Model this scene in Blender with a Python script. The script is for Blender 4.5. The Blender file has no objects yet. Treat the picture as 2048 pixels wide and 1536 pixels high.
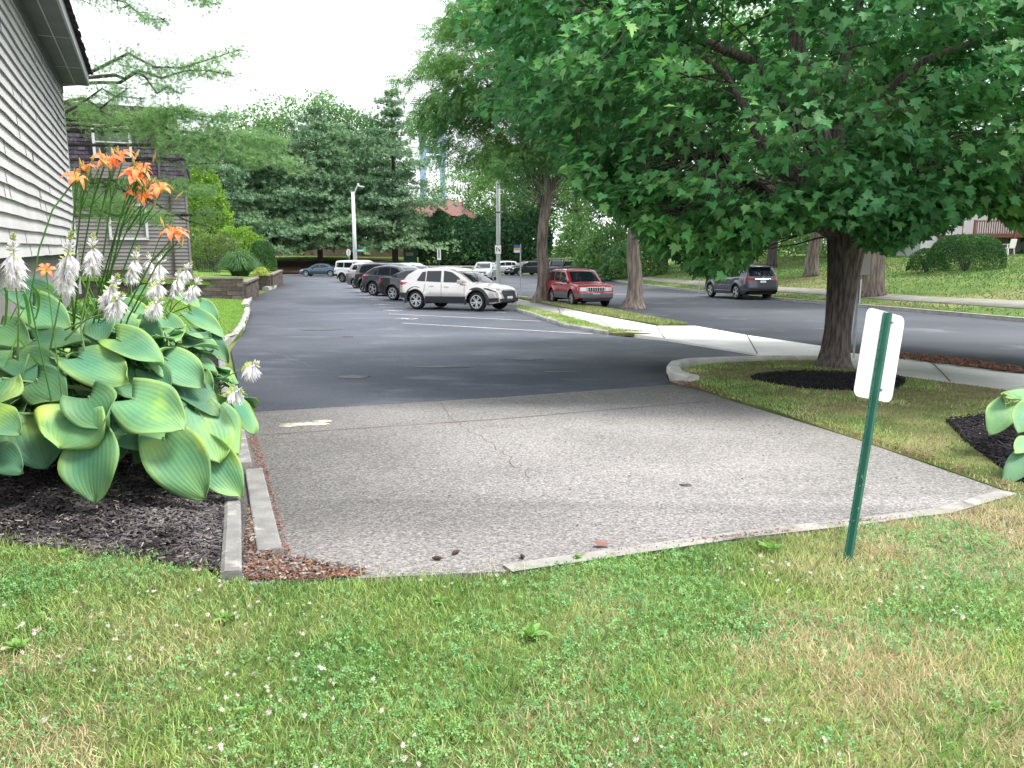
import bpy, bmesh, math, random
import numpy as np
from mathutils import Vector, Matrix, noise
from mathutils.bvhtree import BVHTree
R = math.radians
rng = np.random.default_rng(7); random.seed(7)
SC = bpy.context.scene
COL = SC.collection
# ---------------------------------------------------------------- camera, sky, sun, exposure
FPX = 1560.0; PITCH = math.atan((768-495)/FPX); CH = 1.6
cam = bpy.data.cameras.new('camera'); co = bpy.data.objects.new('camera', cam); COL.objects.link(co)
co.location = (0, 0, CH); co.rotation_euler = (R(90)-PITCH, 0, 0)
cam.sensor_width = 36; cam.lens = 36*FPX/2048; cam.clip_end = 3000; cam.clip_start = .05
SC.camera = co
SUN_EL, SUN_AZ = R(62), R(104)       # azimuth clockwise from +y: high, to the right
w = bpy.data.worlds.new('World'); SC.world = w; w.use_nodes = True
wn = w.node_tree.nodes; wl = w.node_tree.links
bgn = wn['Background']; bgn.inputs[1].default_value = .098
sky = wn.new('ShaderNodeTexSky'); sky.sky_type = 'NISHITA'; sky.sun_disc = False
sky.sun_elevation = SUN_EL; sky.sun_rotation = SUN_AZ; sky.air_density = 1.2; sky.dust_density = 3
mxw = wn.new('ShaderNodeMix'); mxw.data_type = 'RGBA'; mxw.inputs[0].default_value = .8
mxw.inputs[7].default_value = (11.7, 12.0, 12.5, 1)          # the bright even cloud layer
wl.new(sky.outputs[0], mxw.inputs[6]); wl.new(mxw.outputs[2], bgn.inputs[0])
sl = bpy.data.lights.new('sun', 'SUN'); sl.energy = 2.8; sl.angle = R(16); sl.color = (1, .96, .9)
so = bpy.data.objects.new('sun', sl); COL.objects.link(so)
sd = Vector((math.sin(SUN_AZ)*math.cos(SUN_EL), math.cos(SUN_AZ)*math.cos(SUN_EL), math.sin(SUN_EL)))
so.rotation_euler = sd.to_track_quat('Z', 'Y').to_euler(); so.location = (20, -20, 40)
SC.view_settings.view_transform = 'Standard'; SC.view_settings.look = 'None'
SC.view_settings.exposure = 0.95; SC.view_settings.gamma = 1
SC.cycles.max_bounces = 8; SC.cycles.transparent_max_bounces = 8; SC.cycles.diffuse_bounces = 4
SC.cycles.use_adaptive_sampling = True; SC.cycles.adaptive_threshold = .02

# ---------------------------------------------------------------- terrain functions
def G(y):
    if y < 3.4: return 0.0
    if y < 10: return -.335*(y-3.4)/6.6
    if y < 60: return -.15-.0185*y
    return -1.26-.013*(min(y, 160)-60)
_c, _s = math.cos(PITCH), math.sin(PITCH)
def ray(px, py):
    a = (px-1024)/FPX; b = -(py-768)/FPX
    return a, _c+b*_s, -_s+b*_c
def gp(px, py, off=0):
    d = ray(px, py); lo, hi = .5, 300
    for _ in range(40):
        m = (lo+hi)/2
        if CH+d[2]*m > G(d[1]*m)+off: lo = m
        else: hi = m
    return (d[0]*lo, d[1]*lo)
def at(px, py, Y):
    d = ray(px, py); t = Y/d[1]; return Vector((d[0]*t, Y, CH+d[2]*t))
def proj(x, y, z):
    dep = y*_c-(z-CH)*_s; v = (z-CH)*_c+y*_s
    return 1024+FPX*x/dep, 768-FPX*v/dep
FARK = [(44, -40), (27, 0), (20.5, 10), (17, 17), (15.2, 22.9), (14.2, 28.4), (12.5, 35.8), (11.2, 44), (9.8, 60), (9.0, 76), (6.5, 90), (3, 98), (-4, 102), (-12, 101), (-26, 97), (-45, 90), (-90, 74), (-200, 40)]
def seg_dist(x, y, pl):
    best = 1e9
    for (ax, ay), (bx, by) in zip(pl, pl[1:]):
        dx, dy = bx-ax, by-ay; t = ((x-ax)*dx+(y-ay)*dy)/(dx*dx+dy*dy); t = max(0, min(1, t))
        d = math.hypot(x-ax-t*dx, y-ay-t*dy)
        if d < best: best = d
    return best
def pip(x, y, poly):
    ins = False; n = len(poly)
    for i in range(n):
        x1, y1 = poly[i]; x2, y2 = poly[i-1]
        if (y1 > y) != (y2 > y) and x < (x2-x1)*(y-y1)/(y2-y1)+x1: ins = not ins
    return ins
INNER = FARK+[(-200, -60), (44, -60)]
def hill(x, y):
    if pip(x, y, INNER): return 0.0
    d = seg_dist(x, y, FARK)
    h = .1+(.115*d if d < 17 else 1.955+.03*(d-17))
    return min(h, 5.0)+.12*noise.noise(Vector((x*.15, y*.15, 0)))*min(1, d/4)
def GZ(x, y): return G(y)+hill(x, y)

# ---------------------------------------------------------------- object helpers
def tag(o, label=None, cat=None, group=None, kind=None):
    for k, v in (('label', label), ('category', cat), ('group', group), ('kind', kind)):
        if v: o[k] = v
    return o
def thing(name, label, cat, loc=(0, 0, 0), rz=0, group=None):
    o = bpy.data.objects.new(name, None); COL.objects.link(o); o.location = loc; o.rotation_euler = (0, 0, rz)
    o.empty_display_size = .2
    return tag(o, label, cat, group)
def copy_tree(o, parent=None):
    c = o.copy(); COL.objects.link(c); c.parent = parent
    for ch in [k for k in KIDS.get(o.name, [])]:
        copy_tree(ch, c)
    return c
KIDS = {}
def link(o, parent):
    COL.objects.link(o)
    if parent:
        o.parent = parent; KIDS.setdefault(parent.name, []).append(o)
    return o
def npmesh(name, V, loops, counts, mats, parent=None, smooth=True, uv=None, midx=None):
    me = bpy.data.meshes.new(name)
    V = np.asarray(V, np.float32); loops = np.asarray(loops, np.int32).ravel(); counts = np.asarray(counts, np.int32)
    me.vertices.add(len(V)); me.vertices.foreach_set('co', V.ravel())
    me.loops.add(len(loops)); me.loops.foreach_set('vertex_index', loops)
    me.polygons.add(len(counts)); st = np.concatenate([[0], np.cumsum(counts)[:-1]]).astype(np.int32)
    me.polygons.foreach_set('loop_start', st); me.polygons.foreach_set('loop_total', counts)
    if smooth: me.polygons.foreach_set('use_smooth', np.ones(len(counts), bool))
    if midx is not None: me.polygons.foreach_set('material_index', np.asarray(midx, np.int32))
    if uv is not None:
        l = me.uv_layers.new(name='UVMap'); l.data.foreach_set('uv', np.asarray(uv, np.float32)[loops].ravel())
    me.update(calc_edges=True); me.validate()
    for m in (mats if isinstance(mats, (list, tuple)) else [mats]): me.materials.append(m)
    return link(bpy.data.objects.new(name, me), parent)
def norm(a): return a/np.maximum(np.linalg.norm(a, axis=-1, keepdims=True), 1e-9)
def frames(ax, nr):
    """rotation matrices whose Y column is ax and Z column close to nr"""
    y = norm(ax); x = norm(np.cross(y, nr)); z = np.cross(x, y)
    return np.stack([x, y, z], axis=-1)
def scatter(name, tmpl, P, Rm, S, mats, parent=None, smooth=False, uv=False):
    tv, tf = np.asarray(tmpl[0], float), tmpl[1]
    n, k = len(P), len(tv); S = np.asarray(S, float)
    S = S[:, None, None] if S.ndim == 1 else S[:, None, :]
    V = np.einsum('nij,nkj->nki', Rm, tv[None]*S)+np.asarray(P)[:, None, :]
    fl = np.concatenate([np.asarray(f) for f in tf]); loops = (fl[None]+(np.arange(n)*k)[:, None]).ravel()
    counts = np.tile([len(f) for f in tf], n)
    U = np.tile(np.asarray(tmpl[2]), (n, 1)) if uv else None
    return npmesh(name, V.reshape(-1, 3), loops, counts, mats, parent, smooth, U)
class MB:
    def __init__(s): s.v = []; s.f = []; s.m = []
    def add(s, v, f, m=0):
        b = len(s.v); s.v += [tuple(p) for p in v]; s.f += [tuple(i+b for i in q) for q in f]; s.m += [m]*len(f); return s
    def box(s, c, d, rz=0, m=0, M=None):
        x, y, z = d[0]/2, d[1]/2, d[2]/2
        pts = [Vector((a*x, b*y, e*z)) for e in (-1, 1) for a, b in ((-1, -1), (1, -1), (1, 1), (-1, 1))]
        rt = M if M is not None else Matrix.Rotation(rz, 3, 'Z'); c = Vector(c)
        return s.add([rt@p+c for p in pts], [(3, 2, 1, 0), (4, 5, 6, 7), (0, 1, 5, 4), (1, 2, 6, 5), (2, 3, 7, 6), (3, 0, 4, 7)], m)
    def bar(s, a, b, w, h, m=0, up=(0, 0, 1)):
        a, b = Vector(a), Vector(b); d = b-a; L = d.length; d.normalize(); u = Vector(up)
        x = d.cross(u)
        if x.length < 1e-4: x = d.cross(Vector((1, 0, 0)))
        x.normalize(); z = x.cross(d); M = Matrix((x, d, z)).transposed()
        return s.box((a+b)/2, (w, L, h), M=M, m=m)
    def tube(s, pts, rad, n=8, m=0, caps=True, rough=0):
        pts = [Vector(p) for p in pts]
        if not hasattr(rad, '__len__'): rad = [rad]*len(pts)
        vs = []; x = None
        for i, p in enumerate(pts):
            t = (pts[min(i+1, len(pts)-1)]-pts[max(i-1, 0)]).normalized()
            if x is None:
                x = t.cross(Vector((0, 0, 1)))
                if x.length < .05: x = t.cross(Vector((0, 1, 0)))
            x = (x-t*x.dot(t)).normalized(); y = t.cross(x)
            for k in range(n):
                a = 2*math.pi*k/n; r = rad[i]*(1+(rough*noise.noise(Vector((math.cos(a)*1.7, math.sin(a)*1.7, i*.35+rad[0]*9))) if rough else 0))
                vs.append(p+(x*math.cos(a)+y*math.sin(a))*r)
        fs = [(i*n+k, i*n+(k+1) % n, (i+1)*n+(k+1) % n, (i+1)*n+k) for i in range(len(pts)-1) for k in range(n)]
        if caps: fs += [tuple(range(n-1, -1, -1)), tuple(range((len(pts)-1)*n, len(pts)*n))]
        return s.add(vs, fs, m)
    def prism(s, poly, z0, z1, m=0):
        n = len(poly); v = [(x, y, z0) for x, y in poly]+[(x, y, z1) for x, y in poly]
        return s.add(v, [tuple(range(n-1, -1, -1)), tuple(range(n, 2*n))]+[(i, (i+1) % n, n+(i+1) % n, n+i) for i in range(n)], m)
    def lathe(s, prof, M, n=24, m=0):
        v = []; 
        for r, h in prof:
            for k in range(n):
                a = 2*math.pi*k/n; v.append(M@Vector((r*math.cos(a), r*math.sin(a), h)))
        return s.add(v, [(i*n+k, i*n+(k+1) % n, (i+1)*n+(k+1) % n, (i+1)*n+k) for i in range(len(prof)-1) for k in range(n)], m)
    def build(s, name, mats, parent=None, smooth=False, world=False, bevel=0):
        v = s.v
        if world and parent is not None:
            l = parent.location; v = [(a-l.x, b-l.y, c-l.z) for a, b, c in v]
        me = bpy.data.meshes.new(name); me.from_pydata(v, [], s.f)
        for mt in (mats if isinstance(mats, (list, tuple)) else [mats]): me.materials.append(mt)
        me.polygons.foreach_set('material_index', s.m)
        if smooth: me.polygons.foreach_set('use_smooth', [True]*len(s.f))
        me.validate(); me.update()
        o = link(bpy.data.objects.new(name, me), parent)
        if bevel:
            b = o.modifiers.new('b', 'BEVEL'); b.width = bevel; b.segments = 2; b.limit_method = 'ANGLE'
        return o

# ---------------------------------------------------------------- materials
def mat(name, c1, c2=None, sc=5, rough=.8, spec=.3, bump=None, isl=0, transl=0, metal=0, coat=0, c3=None, sc3=1, t3=(.45, .6), det=4, stretch=None, bd=.01, alpha=None):
    m = bpy.data.materials.new(name); m.use_nodes = True; N = m.node_tree.nodes; L = m.node_tree.links
    b = N['Principled BSDF']; out = N['Material Output']
    b.inputs['Roughness'].default_value = rough; b.inputs['Specular IOR Level'].default_value = spec
    b.inputs['Metallic'].default_value = metal; b.inputs['Coat Weight'].default_value = coat; b.inputs['Coat Roughness'].default_value = .05
    c1 = tuple(c1)+(1,); col = None
    tc = N.new('ShaderNodeTexCoord'); vec = tc.outputs['Object']
    if stretch:
        mp = N.new('ShaderNodeMapping'); mp.inputs['Scale'].default_value = stretch; L.new(vec, mp.inputs[0]); vec = mp.outputs[0]
    def mix(fac, a, bb):
        x = N.new('ShaderNodeMix'); x.data_type = 'RGBA'
        if isinstance(fac, float): x.inputs[0].default_value = fac
        else: L.new(fac, x.inputs[0])
        for v, i in ((a, 6), (bb, 7)):
            if isinstance(v, tuple): x.inputs[i].default_value = v
            else: L.new(v, x.inputs[i])
        return x.outputs[2]
    def nz(s_, lo, hi, d=4):
        t = N.new('ShaderNodeTexNoise'); t.inputs['Scale'].default_value = s_; t.inputs['Detail'].default_value = d; L.new(vec, t.inputs[0])
        r = N.new('ShaderNodeMapRange'); r.inputs[1].default_value = lo; r.inputs[2].default_value = hi; r.interpolation_type = 'SMOOTHSTEP'
        L.new(t.outputs[0], r.inputs[0]); return r.outputs[0]
    col = c1
    if c2: col = mix(nz(sc, .3, .7, det), c1, tuple(c2)+(1,))
    if c3: col = mix(nz(sc3, t3[0], t3[1]), col, tuple(c3)+(1,))
    if isl:
        g = N.new('ShaderNodeNewGeometry'); h = N.new('ShaderNodeHueSaturation')
        r1 = N.new('ShaderNodeMapRange'); r1.inputs[3].default_value = 1-isl; r1.inputs[4].default_value = 1+isl
        L.new(g.outputs['Random Per Island'], r1.inputs[0]); L.new(r1.outputs[0], h.inputs['Value'])
        r2 = N.new('ShaderNodeMath'); r2.operation = 'MULTIPLY'; r2.inputs[1].default_value = 7.31; L.new(g.outputs['Random Per Island'], r2.inputs[0])
        r3 = N.new('ShaderNodeMath'); r3.operation = 'FRACT'; L.new(r2.outputs[0], r3.inputs[0])
        r4 = N.new('ShaderNodeMapRange'); r4.inputs[3].default_value = .5-.028*isl*2; r4.inputs[4].default_value = .5+.03*isl*2
        L.new(r3.outputs[0], r4.inputs[0]); L.new(r4.outputs[0], h.inputs['Hue'])
        if isinstance(col, tuple): h.inputs['Color'].default_value = col
        else: L.new(col, h.inputs['Color'])
        col = h.outputs[0]
    if isinstance(col, tuple): b.inputs['Base Color'].default_value = col
    else: L.new(col, b.inputs['Base Color'])
    if bump:
        t = N.new('ShaderNodeTexNoise'); t.inputs['Scale'].default_value = bump[0]; t.inputs['Detail'].default_value = 6; L.new(vec, t.inputs[0])
        bp = N.new('ShaderNodeBump'); bp.inputs['Strength'].default_value = bump[1]; bp.inputs['Distance'].default_value = bd; L.new(t.outputs[0], bp.inputs['Height']); L.new(bp.outputs[0], b.inputs['Normal'])
    if transl:
        tr = N.new('ShaderNodeBsdfTranslucent'); ms = N.new('ShaderNodeMixShader'); ms.inputs[0].default_value = transl
        hs = N.new('ShaderNodeHueSaturation'); hs.inputs['Hue'].default_value = .49; hs.inputs['Value'].default_value = 1.7; hs.inputs['Saturation'].default_value = 1.1
        if isinstance(col, tuple): hs.inputs['Color'].default_value = col
        else: L.new(col, hs.inputs['Color'])
        L.new(hs.outputs[0], tr.inputs[0]); L.new(b.outputs[0], ms.inputs[1]); L.new(tr.outputs[0], ms.inputs[2]); L.new(ms.outputs[0], out.inputs[0])
    m['b'] = 1
    return m
def nodes(m): return m.node_tree.nodes, m.node_tree.links, m.node_tree.nodes['Principled BSDF']
# ---------------------------------------------------------------- ground, roads, pavements
M_soil = mat('lawn_soil', (.15, .17, .065), (.07, .11, .035), 3, .95, .1, c3=(.24, .2, .11), sc3=.45, t3=(.5, .66), bump=(30, .6))
M_hill = mat('hill_turf', (.14, .20, .055), (.09, .15, .045), 1.2, .95, .1, c3=(.22, .21, .10), sc3=.16, t3=(.47, .64), bump=(9, .9), bd=.05)
M_asphalt = mat('lot_asphalt', (.068, .077, .098), (.10, .11, .135), .35, .72, .35, c3=(.145, .157, .185), sc3=1.0, t3=(.5, .8), stretch=(.8, 1.4, 1), bump=(160, .35), bd=.004)
M_street = mat('street_asphalt', (.066, .073, .089), (.09, .098, .115), .25, .8, .3, c3=(.15, .15, .16), sc3=.6, t3=(.55, .75), bump=(120, .3), bd=.004)
M_conc = mat('old_concrete', (.40, .38, .36), (.30, .29, .275), 2.2, .9, .2, c3=(.2, .19, .18), sc3=9, t3=(.6, .8), bump=(70, .5), bd=.004)
M_kerb = mat('kerb_concrete', (.42, .41, .39), (.30, .29, .28), 4, .9, .2, c3=(.17, .16, .15), sc3=14, t3=(.58, .75), bump=(60, .6), bd=.006)
M_kerbw = mat('pale_kerb', (.60, .59, .56), (.46, .45, .42), 4, .9, .2, c3=(.25, .23, .21), sc3=12, t3=(.6, .8), bump=(60, .6), bd=.006)
M_walk = mat('new_concrete', (.78, .77, .75), (.66, .65, .63), 1.5, .9, .2, bump=(90, .3), bd=.003)
M_walk2 = mat('worn_concrete', (.38, .37, .35), (.28, .27, .25), 2, .9, .2, bump=(90, .4), bd=.003)
M_walk3 = mat('far_concrete', (.27, .26, .23), (.19, .19, .16), 2, .9, .2)
M_pinebed = mat('pine_litter', (.13, .075, .055), (.08, .05, .04), 1.2, .95, .1, bump=(12, 1), bd=.05)
M_mulch = mat('mulch', (.035, .03, .034), (.012, .010, .012), 18, .95, .1, bump=(45, 1), bd=.03)
M_chip = mat('mulch_chip', (.13, .115, .12), (.03, .027, .03), 2.2, .85, .25, isl=.7, det=6)
M_paint = mat('road_paint', (.62, .62, .61), (.42, .43, .44), 9, .7, .3)
M_brownc = mat('brown_edge', (.14, .10, .08), (.09, .06, .05), 12, .9, bump=(30, .6))
M_yel = mat('yellow_paint', (.6, .47, .12), (.4, .34, .15), 5, .8)
# aggregate look of the driveway apron: a fine speckle of pale and dark stones
M_pad = mat('aggregate_concrete', (.27, .26, .253), (.22, .212, .206), .8, .92, .2)
def speckle(m, scale, dark, light):
    N, L, b = nodes(m); old = b.inputs['Base Color'].links[0].from_socket
    tc = N.new('ShaderNodeTexCoord'); v = N.new('ShaderNodeTexVoronoi'); v.inputs['Scale'].default_value = scale; L.new(tc.outputs['Object'], v.inputs[0])
    n2 = N.new('ShaderNodeTexNoise'); n2.inputs['Scale'].default_value = scale*.55; n2.inputs['Detail'].default_value = 5; n2.inputs['Roughness'].default_value = .75; L.new(tc.outputs['Object'], n2.inputs[0])
    r = N.new('ShaderNodeValToRGB'); r.color_ramp.elements[0].position = .3; r.color_ramp.elements[0].color = (dark,)*3+(1,); r.color_ramp.elements[1].position = .68; r.color_ramp.elements[1].color = (light,)*3+(1,)
    L.new(n2.outputs[0], r.inputs[0])
    s = N.new('ShaderNodeSeparateColor'); L.new(v.outputs['Color'], s.inputs[0])
    r2 = N.new('ShaderNodeMapRange'); r2.inputs[3].default_value = .62; r2.inputs[4].default_value = 1.38; L.new(s.outputs[0], r2.inputs[0])
    m1 = N.new('ShaderNodeMix'); m1.data_type = 'RGBA'; m1.blend_type = 'MULTIPLY'; m1.inputs[0].default_value = 1
    L.new(old, m1.inputs[6]); L.new(r.outputs[0], m1.inputs[7])
    m2 = N.new('ShaderNodeVectorMath'); m2.operation = 'SCALE'; L.new(m1.outputs[2], m2.inputs[0]); L.new(r2.outputs[0], m2.inputs['Scale'])
    L.new(m2.outputs[0], b.inputs['Base Color'])
    bp = N.new('ShaderNodeBump'); bp.inputs['Strength'].default_value = .6; bp.inputs['Distance'].default_value = .006; L.new(n2.outputs[0], bp.inputs['Height']); L.new(bp.outputs[0], b.inputs['Normal'])
speckle(M_pad, 80, .5, 1.42)
speckle(M_asphalt, 140, .8, 1.25)
speckle(M_conc, 60, .8, 1.15)

def struct(o): o['kind'] = 'structure'; return o
def drape(name, poly, m, off=0, zf=GZ, step=None, xstep=None, skirt=.16):
    """flat polygon cut along lines of constant y (and x) and laid on the terrain"""
    bm = bmesh.new(); f = bm.faces.new([bm.verts.new((x, y, 0)) for x, y in poly])
    ys = [p[1] for p in poly]; xs = [p[0] for p in poly]
    cuts = [3.4, 10, 60]
    if step: cuts += list(np.arange(min(ys)+step, max(ys), step))
    for c in cuts:
        if min(ys) < c < max(ys): bmesh.ops.bisect_plane(bm, geom=bm.verts[:]+bm.edges[:]+bm.faces[:], plane_co=(0, c, 0), plane_no=(0, 1, 0))
    if xstep:
        for c in np.arange(min(xs)+xstep, max(xs), xstep): bmesh.ops.bisect_plane(bm, geom=bm.verts[:]+bm.edges[:]+bm.faces[:], plane_co=(c, 0, 0), plane_no=(1, 0, 0))
    for v in bm.verts: v.co.z = zf(v.co.x, v.co.y)+off
    bm.normal_update()
    for f in bm.faces:
        if f.normal.z < 0: f.normal_flip()
        f.smooth = True
    be = [e for e in bm.edges if e.is_boundary]
    r = bmesh.ops.extrude_edge_only(bm, edges=be)
    for v in r['geom']:
        if isinstance(v, bmesh.types.BMVert): v.co.z -= skirt
        elif isinstance(v, bmesh.types.BMFace): v.smooth = False
    me = bpy.data.meshes.new(name); bm.to_mesh(me); bm.free(); me.materials.append(m)
    return struct(link(bpy.data.objects.new(name, me), None))
def GP(*pts): return [gp(*p) for p in pts]
g0 = lambda x, y: G(y)
# base sheet
xs = np.unique(np.concatenate([np.linspace(-1500, -120, 12), np.arange(-120, 120, 3.0), np.linspace(120, 1500, 12)]))
ys = np.unique(np.concatenate([np.linspace(-600, -12, 6), [0, 3.4, 10, 60], np.arange(12, 180, 3.0), np.linspace(180, 2000, 14)]))
V = [(x, y, GZ(x, y)-(.45 if abs(x) < 70 and -20 < y < 120 and seg_dist(x, y, FARK) < 4.5 else .05)) for y in ys for x in xs]; nx = len(xs)
lp = np.array([(j*nx+i, j*nx+i+1, (j+1)*nx+i+1, (j+1)*nx+i) for j in range(len(ys)-1) for i in range(nx-1)])
struct(npmesh('ground', V, lp, [4]*len(lp), M_hill))
# street: near edge + far kerb
NEARK = [gp(1033, 596), gp(1116, 605), gp(1391, 654), gp(1494, 673), gp(1643, 695), gp(1797, 713), gp(2048, 748), (9.6, 9), (13, 3), (22, -12)]
NEARK = [(-16, 84), (-11, 71), (-6.5, 58), (-3, 48)]+NEARK
street = NEARK[4-4:]+[(34, -20)]+FARK[1:16]+[(-45, 84), (-26, 86)]
drape('street', NEARK+[(30, -12)]+FARK[1:15]+[(-26, 89), (-22, 86)], M_street, .0, g0, step=6)
drape('side_street', [(-26, 89), (-26, 97), (-45, 90), (-90, 74), (-88, 66), (-44, 82)], M_street, .003, g0, step=6)
lotL = GP((487, 825), (475, 760), (462, 700))+[(-6.6, 19), (-8.6, 25.5), (-10.6, 31), (-11.9, 36), (-13.6, 41.6), (-15.6, 51), (-18.5, 62), (-23, 78), (-26, 89)]
lotR = [(-16, 84), (-12.6, 71), (-8.1, 58), (-4.6, 48), (-1.5, 38)]+GP((1040, 617), (1122, 639), (1190, 668), (1329, 682), (1514, 712), (1540, 723), (1400, 728), (1345, 735), (1333, 755), (1340, 770))
LOT = lotL+[(-22, 86)]+lotR
drape('parking_lot', LOT, M_asphalt, .006, g0, step=6)
# apron of aggregate concrete
PADP = GP((487, 826), (1340, 771), (1376, 771), (1700, 876), (2026, 990))+[(4.4, 4.4)]+GP((1900, 1028), (1700, 1053), (1500, 1075), (1250, 1112), (1020, 1145), (700, 1160), (560, 1166), (482, 1174), (470, 1000), (462, 900))
drape('driveway', PADP, M_pad, .008, g0, step=1)
# joints and cracks in the apron: shallow dark grooves
def groove(pts, wd, m, name='joint'):
    mb = MB(); P = [Vector((x, y, G(y)+.0135)) for x, y in pts]
    for i, (a, b) in enumerate(zip(P, P[1:])):
        d = (b-a); n = Vector((-d.y, d.x, 0)).normalized()*wd*random.uniform(.6, 1.1)/2
        mb.add([a-n, b-n, b+n, a+n], [(0, 1, 2, 3)])
    return struct(mb.build(name, m))
M_gro = mat('joint_dirt', (.13, .11, .10), (.2, .15, .12), 20, .95)
M_gro2 = mat('joint_rust', (.30, .19, .15), (.2, .13, .1), 25, .95)
def wiggle(a, b, n, amp):
    return [(a[0]+(b[0]-a[0])*i/n+(random.uniform(-amp, amp) if 0 < i < n else 0), a[1]+(b[1]-a[1])*i/n+(random.uniform(-amp, amp) if 0 < i < n else 0)) for i in range(n+1)]
groove(wiggle(gp(520, 872), gp(1010, 839), 14, .006), .02, M_gro, 'pavement_joint')
groove(wiggle(gp(1010, 839), gp(1470, 800), 14, .006), .018, M_gro, 'pavement_joint')
for a, b, n, am in (((880, 800), (905, 840), 6, .02), ((905, 840), (990, 895), 12, .035), ((1010, 795), (1150, 822), 9, .03), ((1030, 808), (1075, 790), 5, .03), ((930, 845), (890, 846), 5, .02), ((990, 895), (1060, 960), 10, .04), ((1400, 795), (1470, 815), 6, .02)):
    groove(wiggle(gp(*a), gp(*b), n, am), .006, M_gro, 'pavement_crack')
# pale patches, a stain, a lid
def blot(c, rx, ry, m, name, off=.014, n=22, rot=0, seed=0):
    pts = []
    for k in range(n):
        a = 2*math.pi*k/n; q = 1+.35*noise.noise(Vector((math.cos(a)*1.4+seed, math.sin(a)*1.4, seed)))+random.uniform(-.06, .06)
        x, y = rx*q*math.cos(a), ry*q*math.sin(a); pts.append((c[0]+x*math.cos(rot)-y*math.sin(rot), c[1]+x*math.sin(rot)+y*math.cos(rot)))
    return drape(name, pts, m, off, g0, skirt=.004)
M_pale = mat('pale_patch', (.56, .54, .42), (.34, .32, .28), 9, .9, .2); speckle(M_pale, 70, .75, 1.3)
M_lite = mat('scuffed_asphalt', (.17, .175, .185), (.11, .115, .13), 7, .85, .3)
M_oil = mat('oil_stained_asphalt', (.06, .066, .08), (.085, .092, .11), 3, .6, .4)
M_dark = mat('dark_stain', (.07, .065, .065), (.12, .11, .1), 30, .9)
blot(gp(615, 850), .28, .10, M_pale, 'pale_stain', rot=.1)
blot(gp(575, 854), .10, .06, M_pale, 'pale_stain', seed=5)
blot(gp(645, 845), .10, .09, M_pale, 'pale_stain', seed=9, off=.0165)
blot(gp(710, 755), .26, .16, M_lite, 'scuff_mark', seed=3)
blot(gp(1372, 973), .05, .03, M_dark, 'dark_stain', seed=4)
blot(gp(697, 674), .12, .12, M_dark, 'access_lid', seed=1)
for a, b, n_, am in (((478, 622), (640, 621), 10, .05), ((455, 682), (560, 680), 8, .03), ((560, 640), (760, 668), 14, .08), ((820, 700), (1180, 690), 16, .06), ((620, 735), (540, 700), 8, .05)):
    groove(wiggle(gp(*a), gp(*b), n_, am), .022, M_lite, 'asphalt_seam')
for px, py, rx, ry, sd in ((880, 735, .5, .14, 2), (1050, 720, .35, .1, 6), (640, 660, .6, .2, 7), (1120, 745, .3, .08, 8)):
    blot(gp(px, py), rx, ry, M_oil, 'oil_stain', seed=sd, off=.0125)
M_patch = mat('sealed_asphalt', (.072, .077, .09), (.09, .095, .11), .6, .72, .4, bump=(160, .35), bd=.004)
def OFF(pl, d):
    out = []
    for i, p in enumerate(pl):
        a = Vector(pl[max(i-1, 0)]); b = Vector(pl[min(i+1, len(pl)-1)]); t = (b-a).normalized(); out.append((p[0]+t.y*d, p[1]-t.x*d))
    return out
PE = GP((1376, 771), (1700, 876), (2026, 990))+[(4.4, 4.4)]
def ilz(x, y): return G(y)+.012+.06*min(1, seg_dist(x, y, PE)/.7)
# kerbs
def kerb(pts, wd, h, m, name='kerb', zf=g0, gap=None, low=.04, crumble=0):
    mb = MB(); P = [Vector((x, y)) for x, y in pts]
    if gap:       # resample into separate stones
        Q = []; 
        for a, b in zip(P, P[1:]):
            k = max(1, round((b-a).length/gap)); Q += [a+(b-a)*i/k for i in range(k)]
        P = Q+[P[-1]]
    N = []
    for i in range(len(P)):
        t = (P[min(i+1, len(P)-1)]-P[max(i-1, 0)]).normalized(); N.append(Vector((-t.y, t.x)))
    prof = [(0, -low), (0, h*.8), (.02, h), (wd-.02, h), (wd, h*.8), (wd, -low)]
    vs = []
    for p, n in zip(P, N):
        for u, z in prof:
            j = random.uniform(-crumble, crumble) if crumble else 0
            q = p+n*(u+j); vs.append((q.x, q.y, zf(q.x, q.y)+z+j*.5))
    k = len(prof)
    fs = [(i*k+j, i*k+j+1, (i+1)*k+j+1, (i+1)*k+j) for i in range(len(P)-1) for j in range(k-1)]+[tuple(range(k)), tuple(range((len(P))*k-1, (len(P)-1)*k-1, -1))]
    return struct(mb.add(vs, fs).build(name, m))
kerb(FARK[1:16], -.16, .12, M_kerb, gap=3)
ISL = GP((1376, 771), (1372, 760), (1365, 750), (1385, 740), (1440, 734), (1540, 729), (1640, 729), (1700, 745), (1790, 760), (2048, 796))+[(7.6, 8.4), (8.4, 5.5), (6, 3.9), (4.2, 4.6)]+GP((2026, 990), (1850, 927), (1700, 876), (1540, 822))
K2 = GP((1376, 768), (1358, 764), (1340, 757), (1333, 745), (1340, 736), (1370, 730), (1430, 727), (1540, 724), (1640, 724))
kerb(K2[::-1], .2, .12, M_kerbw, 'kerb', crumble=.006, gap=.5)
drape('lawn_island', ISL, M_soil, 0, ilz, step=.5, xstep=.5, skirt=.05)
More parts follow.
